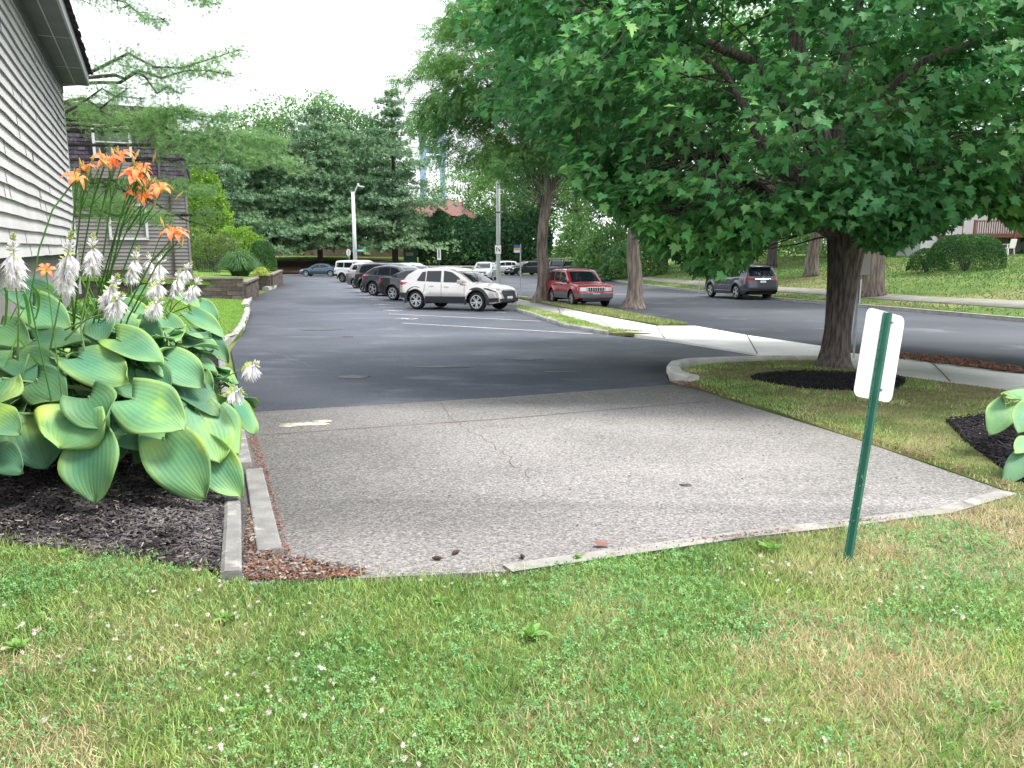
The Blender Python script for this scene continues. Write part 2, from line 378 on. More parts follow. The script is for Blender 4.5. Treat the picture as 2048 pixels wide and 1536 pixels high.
# sidewalk with new pale slabs and worn ones
SWn = GP((1033, 613), (1122, 634), (1229, 665), (1329, 680), (1514, 711), (1540, 722), (1640, 724), (1700, 742), (1790, 758), (2048, 794))
SWf = GP((1033, 596), (1116, 615), (1185, 630), (1313, 654), (1391, 654), (1494, 673), (1643, 695), (1797, 719), (2048, 752))
drape('sidewalk', SWn[:2]+GP((1130, 618), (1033, 598)), M_walk2, .03, g0)
drape('sidewalk', SWn[1:8]+GP((1700, 709),)+SWf[6:3:-1]+SWf[3:1:-1]+GP((1130, 618),), M_walk, .035, g0)
drape('sidewalk', SWn[7:]+[(8.9, 5.4), (10.3, 6.2)]+SWf[::-1][:2]+GP((1700, 709),), M_walk, .032, g0)
for (a, b) in (((1229, 665), (1185, 630)), ((1514, 711), (1494, 673)), ((1329, 680), (1313, 654)), ((1640, 724), (1643, 695)), ((1900, 768), (1860, 725)), ((1122, 634), (1116, 615))):
    p, q = gp(*a), gp(*b); mb = MB(); d = Vector((q[0]-p[0], q[1]-p[1])).normalized(); n = Vector((-d.y, d.x))*.012
    struct(mb.add([(p[0]-n.x, p[1]-n.y, G(p[1])+.041), (q[0]-n.x, q[1]-n.y, G(q[1])+.041), (q[0]+n.x, q[1]+n.y, G(q[1])+.041), (p[0]+n.x, p[1]+n.y, G(p[1])+.041)], [(0, 1, 2, 3)]).build('pavement_joint', M_gro))
# sidewalk behind the parked cars
drape('sidewalk', [(-17.4, 84), (-16.2, 84), (-11.3, 71), (-6.8, 58), (-3.3, 48), (-.9, 38.9)]+GP((1033, 598), (1033, 613))+[(-1.4, 36), (-4.3, 48), (-7.8, 58), (-12.3, 71)], M_walk2, .04, g0)
kerb([(-16, 84), (-11, 71), (-6.5, 58), (-3, 48)]+GP((1033, 596), (1116, 605), (1150, 611)), -.15, .12, M_kerb)
# far verge and sidewalk beyond the street, set into the slope
drape('far_verge', [(a, b) for a, b in OFF(FARK[:15], .12)]+OFF(FARK[:15], 7.5)[::-1], M_hill, -.01, GZ, step=1.5, xstep=1.5)
fs = []
for (ax, ay), (bx, by) in zip(FARK[2:13], FARK[3:14]): pass
def offset(pl, d):
    out = []
    for i, p in enumerate(pl):
        a = Vector(pl[max(i-1, 0)]); b = Vector(pl[min(i+1, len(pl)-1)]); t = (b-a).normalized(); out.append((p[0]+t.y*d, p[1]-t.x*d))
    return out
fo1, fo2 = offset(FARK[1:13], 1.5), offset(FARK[1:13], 2.9)
drape('far_sidewalk', fo1+fo2[::-1], M_walk3, .02, GZ, step=2.5)
# verge between sidewalk and street, with the two locust trees; gravelly edge strip
VERGE = GP((1035, 597), (1060, 600), (1150, 612), (1225, 622), (1300, 638), (1375, 652), (1320, 654), (1185, 630), (1116, 615), (1040, 598))
drape('verge', VERGE, M_soil, .06, g0, step=2)
drape('lawn_strip', GP((1035, 615), (1122, 636), (1229, 667), (1300, 671), (1225, 671), (1130, 655), (1035, 622)), M_soil, .055, g0, step=2, skirt=.06)
kerb(GP((1030, 622), (1130, 655), (1215, 670)), .14, .11, M_kerb, crumble=.02, gap=1)
M_gravel = mat('red_gravel', (.25, .16, .12), (.10, .075, .065), 30, .95, bump=(60, 1))
drape('gravel_strip', GP((1700, 706), (1790, 712), (1900, 721), (2048, 744), (2048, 751), (1797, 719)), M_gravel, .05, g0)
# front lawn
M_edge = mat('worn_edging', (.36, .35, .33), (.26, .25, .235), 6, .95, .2, c3=(.18, .16, .14), sc3=9, t3=(.5, .75), bump=(70, .7), bd=.006)
LAWN = [(-7, -1), (7, -1), (7, 3.7), (4.9, 4.2)]+GP((2034, 996), (1900, 1036), (1700, 1062), (1500, 1086), (1250, 1124), (1020, 1156), (700, 1172), (505, 1182), (490, 1165), (300, 1128), (0, 1095))+[(-7, 4.3)]
drape('front_lawn', LAWN, M_soil, .012, g0, step=1)
kerb(GP((2026, 992), (1900, 1030), (1700, 1056), (1500, 1078), (1250, 1115), (1020, 1149)), -.075, .022, M_edge, 'lawn_edging', gap=.35, crumble=.012)
M_kblock = mat('worn_block_concrete', (.27, .265, .26), (.19, .185, .18), 6, .95, .2, c3=(.36, .35, .33), sc3=9, t3=(.55, .7), bump=(50, .8), bd=.006)
# left edge of the apron: bed wall top and the long kerb blocks
BEDW = GP((487, 1166), (484, 1050), (475, 900), (455, 760), (445, 700))+[(-6.3, 16)]
kerb([p for p in BEDW], .1, .07, M_kblock, 'bed_edging', crumble=.006)
def block(a, b, wd, h, m=M_kerb):
    mb = MB(); A = Vector((a[0], a[1], G(a[1]))); B = Vector((b[0], b[1], G(b[1]))); mb.bar(A+Vector((0, 0, h/2-.02)), B+Vector((0, 0, h/2-.02)), wd, h+.04)
    return mb
for i, (a, b, wd, lab) in enumerate((((540, 1112), (508, 948), .13, 'long grey kerb block beside the rusty debris, nearest the lawn'), ((487, 935), (472, 845), .13, 'grey kerb block in the middle of the row along the flower bed'), ((468, 836), (458, 745), .12, 'weathered kerb block beside the asphalt under the hanging hosta flowers'))):
    o = block(gp(*a), gp(*b), wd, .045).build('kerb_block', M_kblock, bevel=.01); tag(o, lab, 'kerb block', 'kerb blocks along the flower bed')
# garden bed soil
def bedz(x, y):
    k = [(-4.6, 4.3), gp(0, 1095), gp(300, 1128)]+[tuple(p) for p in BEDW]
    d = seg_dist(x, y, k); return G(y)+.03+min(.75, .13*max(0, d-.15))
BED = GP((487, 1166), (484, 1050), (475, 900), (455, 760), (445, 700))+[(-6.3, 16), (-7, 14), (-9, 9), (-8, 4.35)]+GP((0, 1095), (300, 1128))
drape('garden_bed', BED, M_mulch, 0, bedz, step=.4, xstep=.4)
# lower lawn left of the lot and its crumbling kerb
LL = [(-5.9, 14.8), (-6.6, 19), (-8.6, 25.5), (-10.6, 31), (-11.9, 35.3), (-16, 36), (-16, 20), (-9, 12)]
def llz(x, y): return G(y)+.1+.05*max(0, seg_dist(x, y, LL[:5])-.2)
M_grass2 = mat('bright_turf', (.10, .2, .035), (.14, .24, .05), 2, .95, .1, c3=(.24, .24, .10), sc3=.8, t3=(.55, .7), bump=(60, .8), bd=.03)
drape('side_lawn', LL, M_grass2, 0, llz, step=2, xstep=2)
kerb([(-5.9, 15.4), (-6.6, 19), (-8.6, 25.5), (-9.6, 28.6)], .16, .13, M_kerb, crumble=.03, gap=.7)
kerb([(-10.3, 30.6), (-11.5, 34.4), (-12.9, 39), (-13.8, 42.5)], .3, .14, M_walk2, crumble=.01, gap=1.5)
kerb([(-15.5, 50), (-15.9, 53), (-16.8, 56)], .4, .2, M_walk2, crumble=.03, gap=1.5)
# terrace behind block walls
TE = [(-11.95, 35.2), (-13.3, 41), (-16.6, 51.6), (-15.75, 51.6), (-18.2, 62), (-30, 74), (-60, 66), (-60, 24), (-24, 31)]
def tez(x, y): return .03-.0135*(y-35)+min(.6, .05*seg_dist(x, y, TE[:5]))
drape('terrace_lawn', TE, M_grass2, 0, tez, step=3, xstep=3)
M_block = mat('wall_block', (.15, .125, .105), (.085, .075, .068), 3, .95, .2, bump=(25, .8), bd=.02, isl=.25)
M_cap = mat('wall_cap', (.25, .215, .185), (.17, .145, .12), 4, .95, .2, bump=(25, .5))
def block_wall(pts, label, ztop=None):
    t = thing('retaining_wall', label, 'retaining wall', (pts[0][0], pts[0][1], G(pts[0][1])), group='block retaining walls beside the lot')
    mb = MB(); cp = MB()
    for (ax, ay), (bx, by) in zip(pts, pts[1:]):
        A, B = Vector((ax, ay, 0)), Vector((bx, by, 0)); Ln = (B-A).length; d = (B-A).normalized(); rz = math.atan2(d.y, d.x)
        zt = tez(ax, ay)-.02; zb = min(G(ay), G(by))-.05; n = 6; h = (zt-zb)/n
        for r in range(n):
            x = -.2*(r % 2)
            while x < Ln:
                x1 = min(Ln, x+.42); x0 = max(0, x)
                if x1-x0 > .06:
                    c = A+d*(x0+x1)/2; mb.box((c.x, c.y, zb+h*(r+.5)), (x1-x0-.012, .28-.012*r+random.uniform(-.02, .02), h-.012), rz)
                x += .42
        x = 0
        while x < Ln:
            x1 = min(Ln, x+.55); c = A+d*(x+x1)/2; cp.box((c.x, c.y, zt+.04), (x1-x-.01, .34, .09), rz); x = x1
    mb.build('block_courses', M_block, t, world=True); cp.build('cap_course', M_cap, t, world=True)
block_wall([(-24, 31.2), (-16, 34.3), (-12.0, 35.1), (-13.35, 41)], 'low wall of brown concrete blocks with cap stones, at the corner of the bright side lawn')
block_wall([(-17.2, 51.5), (-15.8, 51.5), (-18.2, 62)], 'short farther block wall below the ornamental grass and the yellow-leaved plant')
# painted bays
mb = None
LD = Vector((.83, -.557, 0))
starts = [(805, 647), (777, 628), (757, 613), (742, 601.5), (728, 592), (716, 584), (706, 577), (697, 571.5), (688, 567), (680, 563.5)]
S0 = [Vector(gp(*p)+(0,)) for p in starts[:2]]; st = [S0[0]+(S0[1]-S0[0])*i*.98 for i in range(12)]
def flat(poly, m, name, off=.0145):
    mbx = MB(); mbx.add([(x, y, G(y)+off) for x, y in poly], [tuple(range(len(poly)))]); return struct(mbx.build(name, m))
for i, s in enumerate(st):
    d = LD; n = Vector((.557, .83, 0))*.05; e = s+d*(6.1 if i else 6.2)
    flat([(s-n).xy, (e-n).xy, (e+n).xy, (s+n).xy], M_paint, 'bay_line')
def numeral(txt, c, ang, size):
    cu = bpy.data.curves.new('bay_number', 'FONT'); cu.body = txt; cu.size = size; cu.align_x = 'CENTER'; cu.align_y = 'CENTER'; cu.offset = .012
    o = bpy.data.objects.new('tmp', cu); COL.objects.link(o); me = bpy.data.meshes.new_from_object(o.evaluated_get(bpy.context.evaluated_depsgraph_get()))
    bpy.data.objects.remove(o); me.materials.clear(); me.materials.append(M_paint)
    ca, sa = math.cos(ang), math.sin(ang)
    for v in me.vertices:
        x, y = v.co.x, v.co.y; X, Y = c[0]+ca*x-sa*y, c[1]+sa*x+ca*y; v.co = (X, Y, G(Y)+.0145)
    struct(link(bpy.data.objects.new('bay_number', me), None))
bpy.context.view_layer.update()
for i in range(10):
    m_ = (st[i]+st[i+1])/2+LD*.45
    numeral(str(163-i), (m_.x, m_.y), math.atan2(LD.y, LD.x)-R(90)+R(90)+R(90)-R(90), .55)
# end kerb of the lot with its painted nose
nk = GP((600, 560), (632, 561)); flat([(-26, 88.2), (-17, 85.2), (-17, 84.8), (-26, 87.8)], M_kerb, 'kerb', .05)

fo3, fo4 = offset([(6.5, 90), (3, 98), (-4, 102), (-12, 101), (-26, 97), (-45, 90)], 2.0), offset([(3, 98), (-4, 102), (-12, 101), (-26, 97), (-45, 90)], 13)
drape('pine_bed', fo3[3:]+fo4[2:][::-1], M_pinebed, .06, GZ, step=1.5, xstep=1.5)
# ---------------------------------------------------------------- houses
M_siding = mat('pale_siding', (.60, .585, .595), (.53, .515, .525), 2.5, .6, .35, bump=(40, .12), bd=.003)
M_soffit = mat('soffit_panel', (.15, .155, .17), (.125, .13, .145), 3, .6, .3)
M_fascia = mat('fascia_paint', (.36, .36, .37), None, rough=.5)
M_sidjoint = mat('siding_joint', (.06, .055, .06), None, rough=.9)  # dark butt joints between the siding boards
M_found = mat('foundation', (.30, .29, .28), (.24, .23, .22), 5, .95, bump=(40, .4))
M_shing = mat('shingle', (.062, .05, .065), (.035, .03, .042), 9, .95, .15, bump=(60, .8), isl=.35)
M_siding2 = mat('taupe_siding', (.20, .182, .182), (.17, .156, .16), 2, .7, .3)
M_wtrim = mat('window_trim', (.50, .51, .52), None, rough=.5)
M_glass = mat('window_glass', (.02, .024, .03), None, rough=.04, spec=.8)
M_curt = mat('curtain', (.18, .19, .2), (.1, .1, .11), 3, .9, stretch=(8, 8, .3))
M_downp = mat('brown_downpipe', (.05, .04, .04), None, rough=.5)
U = Vector((.418, -.908, 0)); Wd = Vector((.908, .418, 0)); UZ = Vector((0, 0, 1))
Cn = Vector((-6.62, 12.0, 0))
def clap(mb, A, d, L, n, z0, z1, exp, sag=0, seed=0, seg=.25, m=0):
    """courses of clapboard on a wall from A along d, outward normal n; each course leans out at its foot"""
    z = z0; r = 0
    while z < z1-.01:
        zz = min(z1, z+exp); k = max(1, int(L/seg)) if sag else 1; vs = []
        for i in range(k+1):
            s = L*i/k; w0 = sag*noise.noise(Vector((s*.8, r*.35, seed)))+sag*.6*noise.noise(Vector((s*2.3, r*.5, seed+9))); w1 = sag*noise.noise(Vector((s*.8, (r+1)*.35, seed)))+sag*.6*noise.noise(Vector((s*2.3, (r+1)*.5, seed+9)))
            p = A+d*s; o0 = (.03 if exp < .15 else .05)+.5*w0; vs += [p+n*(.000)+UZ*(z+w0+.016*(1 if sag else 0)), p+n*o0+UZ*(z+w0), p+n*(.003+.5*w1)+UZ*(zz+w1+.02*(1 if sag else .2))]
        fs = []
        for i in range(k): a = i*3; b = a+3; fs += [(a, b, b+1, a+1), (a+1, b+1, b+2, a+2)]
        mb.add(vs, fs, m); z = zz; r += 1
near = thing('clapboard_house', 'pale grey clapboard house close on the left edge with deep soffit', 'house', (Cn.x, Cn.y, 0))
mb = MB(); clap(mb, Cn, U, 13, Wd, 1.52, 4.12, .115, .008, 1)
sid = mb
mb = MB(); A = Cn-Wd*.02; q = [A, A+U*13, A+U*13-Wd*8, A-Wd*8]
mb.prism([(p.x, p.y) for p in q], 1.5, 4.3); mb.build('wall', M_siding2, near, world=True)
mb = MB(); A = Cn-Wd*.05-U*-.03; q = [A, A+U*13, A+U*13-Wd*8, A-Wd*8]
mb.prism([(p.x, p.y) for p in q], -.8, 1.5); mb.build('foundation', M_found, near, world=True)
mb = sid
for k in range(60):
    s = random.uniform(.3, 8.5); z = 1.52+.115*random.randint(0, 20); p = Cn+U*s+Wd*.031
    mb.bar(p+UZ*(z+.005), p+UZ*(z+.11)+Wd*-.008+U*random.uniform(-.006, .006), .0035, .004, up=Wd, m=1)
mb.build('siding', [M_siding, M_sidjoint], near, world=True)
mb = MB(); mb.bar(Cn+Wd*.012-U*.012+UZ*.9, Cn+Wd*.012-U*.012+UZ*4.1, .035, .035, up=Wd); mb.build('corner_trim', M_wtrim, near, world=True)
ev = .36; zs = 4.0
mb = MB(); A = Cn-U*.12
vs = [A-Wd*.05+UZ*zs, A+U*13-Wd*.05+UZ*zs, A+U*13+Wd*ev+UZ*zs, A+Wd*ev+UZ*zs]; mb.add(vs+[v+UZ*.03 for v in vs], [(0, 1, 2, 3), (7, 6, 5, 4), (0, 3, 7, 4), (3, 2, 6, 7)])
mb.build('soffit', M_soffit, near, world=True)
mb = MB(); mb.bar(A+Wd*(ev*.52)+UZ*(zs-.004), A+Wd*(ev*.52)+U*13+UZ*(zs-.004), .012, .006)
for s in (1.2, 2.9, 4.6, 6.3, 8, 9.7): mb.bar(A+U*s+UZ*(zs-.003), A+U*s+Wd*ev+UZ*(zs-.003), .012, .006)
mb.build('soffit_strip', M_wtrim, near, world=True)
mb = MB(); mb.bar(A+Wd*(ev+.012)+UZ*(zs+.06), A+Wd*(ev+.012)+U*13+UZ*(zs+.06), .024, .16); mb.bar(A-U*.012-Wd*.3+UZ*(zs+.06), A-U*.012+Wd*(ev+.02)+UZ*(zs+.06), .024, .16)
mb.build('fascia', M_fascia, near, world=True)
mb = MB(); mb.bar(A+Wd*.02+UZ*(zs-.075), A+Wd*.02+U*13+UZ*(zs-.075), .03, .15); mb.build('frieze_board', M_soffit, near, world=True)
mb = MB()
for k in range(90):      # ragged shingle edge over the fascia
    s = .145*k; mb.box(A+U*(s+.07)+Wd*(ev+.03+random.uniform(-.008, .012))+UZ*(zs+.15), (.14, .10, .014), math.atan2(U.y, U.x), 0)
R1 = A+Wd*(ev+.03)+UZ*(zs+.16); mb.add([R1, R1+U*13, R1+U*13-Wd*5+UZ*1.9, R1-Wd*5+UZ*1.9], [(0, 1, 2, 3)])
R2 = R1-Wd*5+UZ*1.9; mb.add([R2, R2+U*13, R2+U*13-Wd*4.5-UZ*1.7, R2-Wd*4.5-UZ*1.7], [(0, 1, 2, 3)])
mb.build('roof', M_shing, near, world=True)

# mansard townhouse behind
D = 38.0; B0 = at(385, 548, D); bz = B0.z; B0.z = 0
back = thing('mansard_townhouse', 'taupe townhouse with dark shingled mansard upper floor behind the lilies', 'house', (B0.x, B0.y, bz))
dl = Vector((-.908, -.418, 0)).normalized(); fn = Vector((.418, -.908, 0)).normalized()
zz = lambda py: at(385, py, D).z
Lw = 17
mb = MB(); q = [B0, B0-fn*10, B0+dl*Lw-fn*10, B0+dl*Lw]; mb.prism([(p.x-fn.x*.03, p.y-fn.y*.03) for p in q], bz-.8, zz(362)+.3); mb.build('wall', M_siding2, back, world=True)
mb = MB(); clap(mb, B0, dl, Lw, fn, bz-.3, zz(362), .17, .0005); clap(mb, B0, -fn, 10, -dl, bz-.3, zz(362), .17); mb.build('siding', M_siding2, back, world=True)
# mansard: leaning shingle courses over a deck
mb = MB(); z0, z1 = zz(360), zz(232); nr = 15
for r in range(nr):
    za = z0+(z1-z0)*r/nr; zb2 = z0+(z1-z0)*(r+1)/nr; oa = .35-.95*r/nr; ob = .35-.95*(r+1)/nr
    s = -.1-(.12 if r % 2 else 0)
    while s < Lw:
        wdt = .3; a = B0+dl*s; b = B0+dl*(s+wdt-.01)
        j = random.uniform(0, .03)
        if s < .3 and s < (oa-.35)*-.4-.1: s += wdt; continue
        mb.add([a+fn*(oa+.03+j)+UZ*za, b+fn*(oa+.03+j)+UZ*za, b+fn*(ob)+UZ*(zb2+.02), a+fn*(ob)+UZ*(zb2+.02), a+fn*oa+UZ*za, b+fn*oa+UZ*za], [(0, 1, 2, 3), (4, 5, 1, 0)]); s += wdt
a, b = B0+fn*.33-dl*.1, B0+dl*Lw+fn*.33; mb.add([a+UZ*z0, b+UZ*z0, B0+dl*Lw-fn*.62+UZ*z1, B0-fn*.62+dl*.2+UZ*z1], [(0, 1, 2, 3)])
a, b = B0+fn*.35-dl*.15, B0+dl*Lw+fn*.35; c_, d_ = B0+dl*Lw-fn*.6, B0-fn*.6+dl*.25
mb.add([a+UZ*z0, a+UZ*z0-fn*10, d_+UZ*z1-fn*8.5, d_+UZ*z1], [(0, 1, 2, 3)])
mb.build('mansard_roof', M_shing, back, world=True)
mb = MB(); mb.bar(B0-dl*.2+fn*.2+UZ*(z0-.06), B0+dl*Lw+fn*.2+UZ*(z0-.06), .5, .14); mb.bar(B0+dl*.2-fn*.55+UZ*(z1+.07), B0+dl*Lw-fn*.55+UZ*(z1+.07), .35, .2); mb.build('eave_trim', M_downp, back, world=True)
mb = MB(); mb.prism([(p.x, p.y) for p in (d_, c_, c_-fn*8, d_-fn*8)], z1+.1, z1+.4); mb.build('roof_cap', M_shing, back, world=True)
def sash(u0, u1, za, zb2, out, name='window'):
    P = lambda u, z, o: B0+dl*u+fn*o+UZ*z
    f = MB(); t = .11
    f.bar(P(u0, za, out), P(u1, za, out), .16, t); f.bar(P(u0, zb2, out), P(u1, zb2, out), .16, t)
    f.bar(P(u0+t/2, za, out), P(u0+t/2, zb2, out), .16, t, up=dl); f.bar(P(u1-t/2, za, out), P(u1-t/2, zb2, out), .16, t, up=dl)
    f.bar(P(u0, (za+zb2)/2, out-.02), P(u1, (za+zb2)/2, out-.02), .06, .05)
    wo = f.build(name, M_wtrim, back, world=True)
    g = MB(); g.add([P(u0+t, za, out-.05), P(u1-t, za, out-.05), P(u1-t, zb2, out-.05), P(u0+t, zb2, out-.05)], [(0, 1, 2, 3)])
    go = g.build('pane', M_glass, wo); v = back.location
    for vv in go.data.vertices: vv.co -= v
    c = MB(); um = (u0+u1)/2
    for k in range(9):
        ua = u0+t+(u1-u0-2*t)*k/9; ub = u0+t+(u1-u0-2*t)*(k+.75)/9; c.add([P(ua, za+.05, out-.045), P(ub, za+.05, out-.045), P(ub, zb2-.05, out-.045), P(ua, zb2-.05, out-.045)], [(0, 1, 2, 3)])
    if name == 'window' and za < 2:
        cobj = c.build('curtain', M_curt, wo)
        for vv in cobj.data.vertices: vv.co -= v
        cobj.location = -fn*.012
def upx(px): # distance along the wall for a pixel column
    r_ = (px-1024)/FPX*1.0; k = r_/_c
    # solve (B0.x+dl.x*u)/(B0.y+dl.y*u)=k at eye height
    return (k*B0.y-B0.x)/(dl.x-k*dl.y)
sash(upx(321), upx(245), zz(478), zz(412), .05); sash(upx(302), upx(228), zz(322), zz(262), .12)
mb = MB(); mb.bar(B0+dl*upx(302)+fn*.1+UZ*zz(360), B0+dl*upx(302)+fn*.1+UZ*zz(325), .05, .05)
for k in range(5):
    z = z0+.0+k*.15; mb.bar(B0+dl*upx(300)+fn*.42+UZ*z, B0+dl*upx(222)+fn*.42+UZ*z, .1, .13)
mb.build('apron_siding', M_siding2, back, world=True)
mb = MB(); u = upx(366); mb.bar(B0+dl*u+fn*.08+UZ*(bz-.3), B0+dl*u+fn*.08+UZ*zz(368), .12, .1, up=dl); mb.bar(B0+dl*upx(350)+fn*.42+UZ*z0, B0+dl*upx(352)-fn*.55+UZ*z1, .1, .12); mb.build('downpipe', M_downp, back, world=True)
mb = MB(); mb.bar(B0+dl*.04+fn*.03+UZ*(bz-.3), B0+dl*.04+fn*.03+UZ*zz(365), .1, .1, up=dl); mb.build('corner_trim', M_siding2, back, world=True)

# brown house far behind the pines
M_bwood = mat('brown_board', (.21, .165, .13), (.17, .13, .105), 2, .85, stretch=(1, 1, 6))
M_redroof = mat('red_shingle', (.23, .12, .11), (.17, .09, .085), 3, .95, bump=(20, .6))
M_navy = mat('dark_trim', (.035, .04, .06), None, rough=.6)
D2 = 125; h0 = at(860, 520, D2); gz2 = GZ(h0.x, h0.y)
bh = thing('brown_house', 'brown boarded house with reddish roof behind pines and hedge', 'house', (h0.x, h0.y, gz2))
z = lambda py: at(860, py, D2).z; x = lambda px: at(px, 480, D2).x
mb = MB(); mb.box(((x(740)+x(905))/2, D2+4, (z(535)+z(430))/2), (x(905)-x(740), 8, z(430)-z(535))); mb.box(((x(540)+x(700))/2, D2+6, (z(535)+z(432))/2), (x(700)-x(540), 8, z(432)-z(535))); mb.build('wall', M_bwood, bh, world=True)
mb = MB()
def gable(x0, x1, y0, y1, za, zb_, ov=.6):
    ym = (y0+y1)/2; mb.add([(x0-ov, y0-ov, za), (x1+ov, y0-ov, za), (x1+ov, ym, zb_), (x0-ov, ym, zb_), (x0-ov, y1+ov, za), (x1+ov, y1+ov, za), (x0-ov, y0-ov, za-.2), (x1+ov, y0-ov, za-.2)], [(0, 1, 2, 3), (3, 2, 5, 4), (6, 7, 1, 0)])
gable(x(800), x(915), D2, D2+8, z(432), z(400)); gable(x(540), x(700), D2+2, D2+10, z(432), z(402)); 
mb.add([(x(905), D2-2, z(432)), (x(975), D2-2, z(440)), (x(900), D2+4, z(398)), (x(850), D2+4, z(398))], [(0, 1, 2, 3)])
mb.add([(x(825), D2-1.6, z(476)), (x(860), D2-1.6, z(476)), (x(860), D2, z(462)), (x(825), D2, z(462))], [(0, 1, 2, 3)])
mb.build('roof', M_redroof, bh, world=True)
for px0, px1, pa, pb in ((833, 842, 489, 474), (845, 855, 455, 443), (858, 865, 455, 441)):
    f = MB(); f.box(((x(px0)+x(px1))/2, D2-.06, (z(pa)+z(pb))/2), (x(px1)-x(px0), .14, z(pb)-z(pa))); wo = f.build('window', M_navy, bh, world=True)
    f = MB(); f.box(((x(px0)+x(px1))/2-bh.location.x, D2-.15-bh.location.y, (z(pa)+z(pb))/2-bh.location.z), ((x(px1)-x(px0))*.5, .05, (z(pb)-z(pa))*.6)); f.build('pane', M_wtrim, wo)
mb = MB(); mb.box((x(828), D2-.1, (z(535)+z(475))/2), (.4, .2, z(475)-z(535))); mb.build('corner_trim', M_downp, bh, world=True)

# pale arch (tall tower legs) far beyond
M_arch = mat('pale_steel', (.30, .40, .60), (.26, .35, .54), .05, .5)
D3 = 480; t = thing('arched_tower', 'pale steel arch of a distant tower rising over the trees', 'tower', (at(865, 400, D3).x, D3, -5))
X = lambda px: at(px, 300, D3).x; Z = lambda py: at(865, py, D3).z
for xa, xb in ((840, 851), (880, 890)):
    mb = MB(); mb.box(((X(xa)+X(xb))/2, D3, (Z(420)-5+Z(240))/2), (X(xb)-X(xa), 6, Z(240)-Z(420)+5)); mb.build('leg', M_arch, t, world=True)
mb = MB(); ar = []
for k in range(13):
    a = math.pi*k/12; ar.append((X(865)+(X(880)-X(865))*math.cos(a), Z(380)+(Z(312)-Z(380))*math.sin(a)**.8))
for k in range(12):
    (x0, z0_), (x1, z1_) = ar[k], ar[k+1]; so_ = X(851) if x1 < X(865) else X(880)
    e0 = X(849) if (x0+x1)/2 < X(865) else X(881)
    mb.add([(x0, D3-1, z0_), (x1, D3-1, z1_), (e0, D3-1, z1_), (e0, D3-1, z0_), (x0, D3+1, z0_), (x1, D3+1, z1_), (e0, D3+1, z1_), (e0, D3+1, z0_)], [(0, 1, 2, 3), (7, 6, 5, 4), (0, 4, 5, 1)])
mb.box((X(865), D3, Z(300)), (X(882)-X(848), 4, Z(296)-Z(308))); mb.build('arch', M_arch, t, world=True)

# white house with deck up on the right, plastic chair
M_white = mat('white_siding', (.8, .8, .8), None, rough=.6); M_deck = mat('red_deck_wood', (.28, .11, .08), (.2, .09, .07), 4, .8)
D4 = 58; x = lambda px: at(px, 450, D4).x; z = lambda py: at(2000, py, D4).z
wh = thing('white_house', 'white house wall showing through the maple leaves above the round bush', 'house', (x(2000), D4+5, GZ(x(2000), D4+5)))
mb = MB(); clap(mb, Vector((x(1915), D4+5, 0)), Vector((1, 0, 0)), 22, Vector((0, -1, 0)), GZ(x(2000), D4+5)-.3, z(380)+3, .2); mb.build('wall', M_white, wh, world=True)
mb = MB(); c = Vector((x(1915), D4+5.04, 0)); mb.add([c+UZ*-1, c+Vector((22, 0, -1)), c+Vector((22, 8, -1)), c+Vector((0, 8, -1)), c+UZ*(z(380)+3), c+Vector((22, 0, z(380)+3)), c+Vector((22, 8, z(380)+3)), c+Vector((0, 8, z(380)+3))], [(0, 1, 5, 4), (1, 2, 6, 5), (2, 3, 7, 6), (3, 0, 4, 7)]); mb.build('core_wall', M_white, wh, world=True)
mb = MB(); mb.add([c+Vector((-1, -1, z(380)+2.9)), c+Vector((23, -1, z(380)+2.9)), c+Vector((23, 4, z(380)+5)), c+Vector((-1, 4, z(380)+5)), c+Vector((23, 9, z(380)+2.9)), c+Vector((-1, 9, z(380)+2.9))], [(0, 1, 2, 3), (3, 2, 4, 5)]); mb.build('roof', M_shing, wh, world=True)
dk = thing('deck', 'red wooden deck railing in front of the white house', 'deck', (x(2000), D4, GZ(x(2000), D4)))
mb = MB(); mb.box((x(1950)+8, D4+2.5, z(472)), (16, 5, .2)); mb.build('deck_floor', M_deck, dk, world=True)
mb = MB(); mb.bar((x(1950), D4, z(442)), (x(1950)+16, D4, z(442)), .12, .08); mb.bar((x(1950), D4, z(468)), (x(1950)+16, D4, z(468)), .08, .08)
for k in range(90): xx = x(1950)+.17*k; mb.bar((xx, D4, z(468)), (xx, D4, z(442)), .05, .05)
mb.build('railing', M_deck, dk, world=True)
for k in range(6):
    xx = x(1950)+3*k; mb = MB(); mb.bar((xx, D4, GZ(xx, D4)-.2), (xx, D4, z(440)), .14, .14); mb.build('post', M_deck, dk, world=True)
um = thing('patio_umbrella', 'closed pale aqua patio umbrella on the deck', 'umbrella', (x(1942), D4+1, z(472)))
mb = MB(); mb.tube([(0, 0, 0), (0, 0, 2.6)], .03, 8); mb.build('pole', M_deck, um)
mb = MB(); mb.tube([(0, 0, 1.1), (0, 0, 1.35), (0, 0, 2.0), (0, 0, 2.6)], [.1, .34, .2, .03], 10); mb.build('canopy', mat('aqua_cloth', (.35, .62, .62), None, rough=.9), um, smooth=True)
M_plast = mat('white_plastic', (.8, .8, .82), None, rough=.4)
cx = at(2016, 492, 48); ch = thing('plastic_chair', 'white plastic garden chair on the lawn behind the round bush', 'chair', (cx.x, 48, GZ(cx.x, 48)), R(200))
mb = MB(); mb.box((0, 0, .42), (.5, .5, .05)); mb.build('seat', M_plast, ch, bevel=.01)
mb = MB(); mb.bar((0, .26, .42), (0, .36, .95), .5, .04); mb.build('backrest', M_plast, ch, bevel=.01)
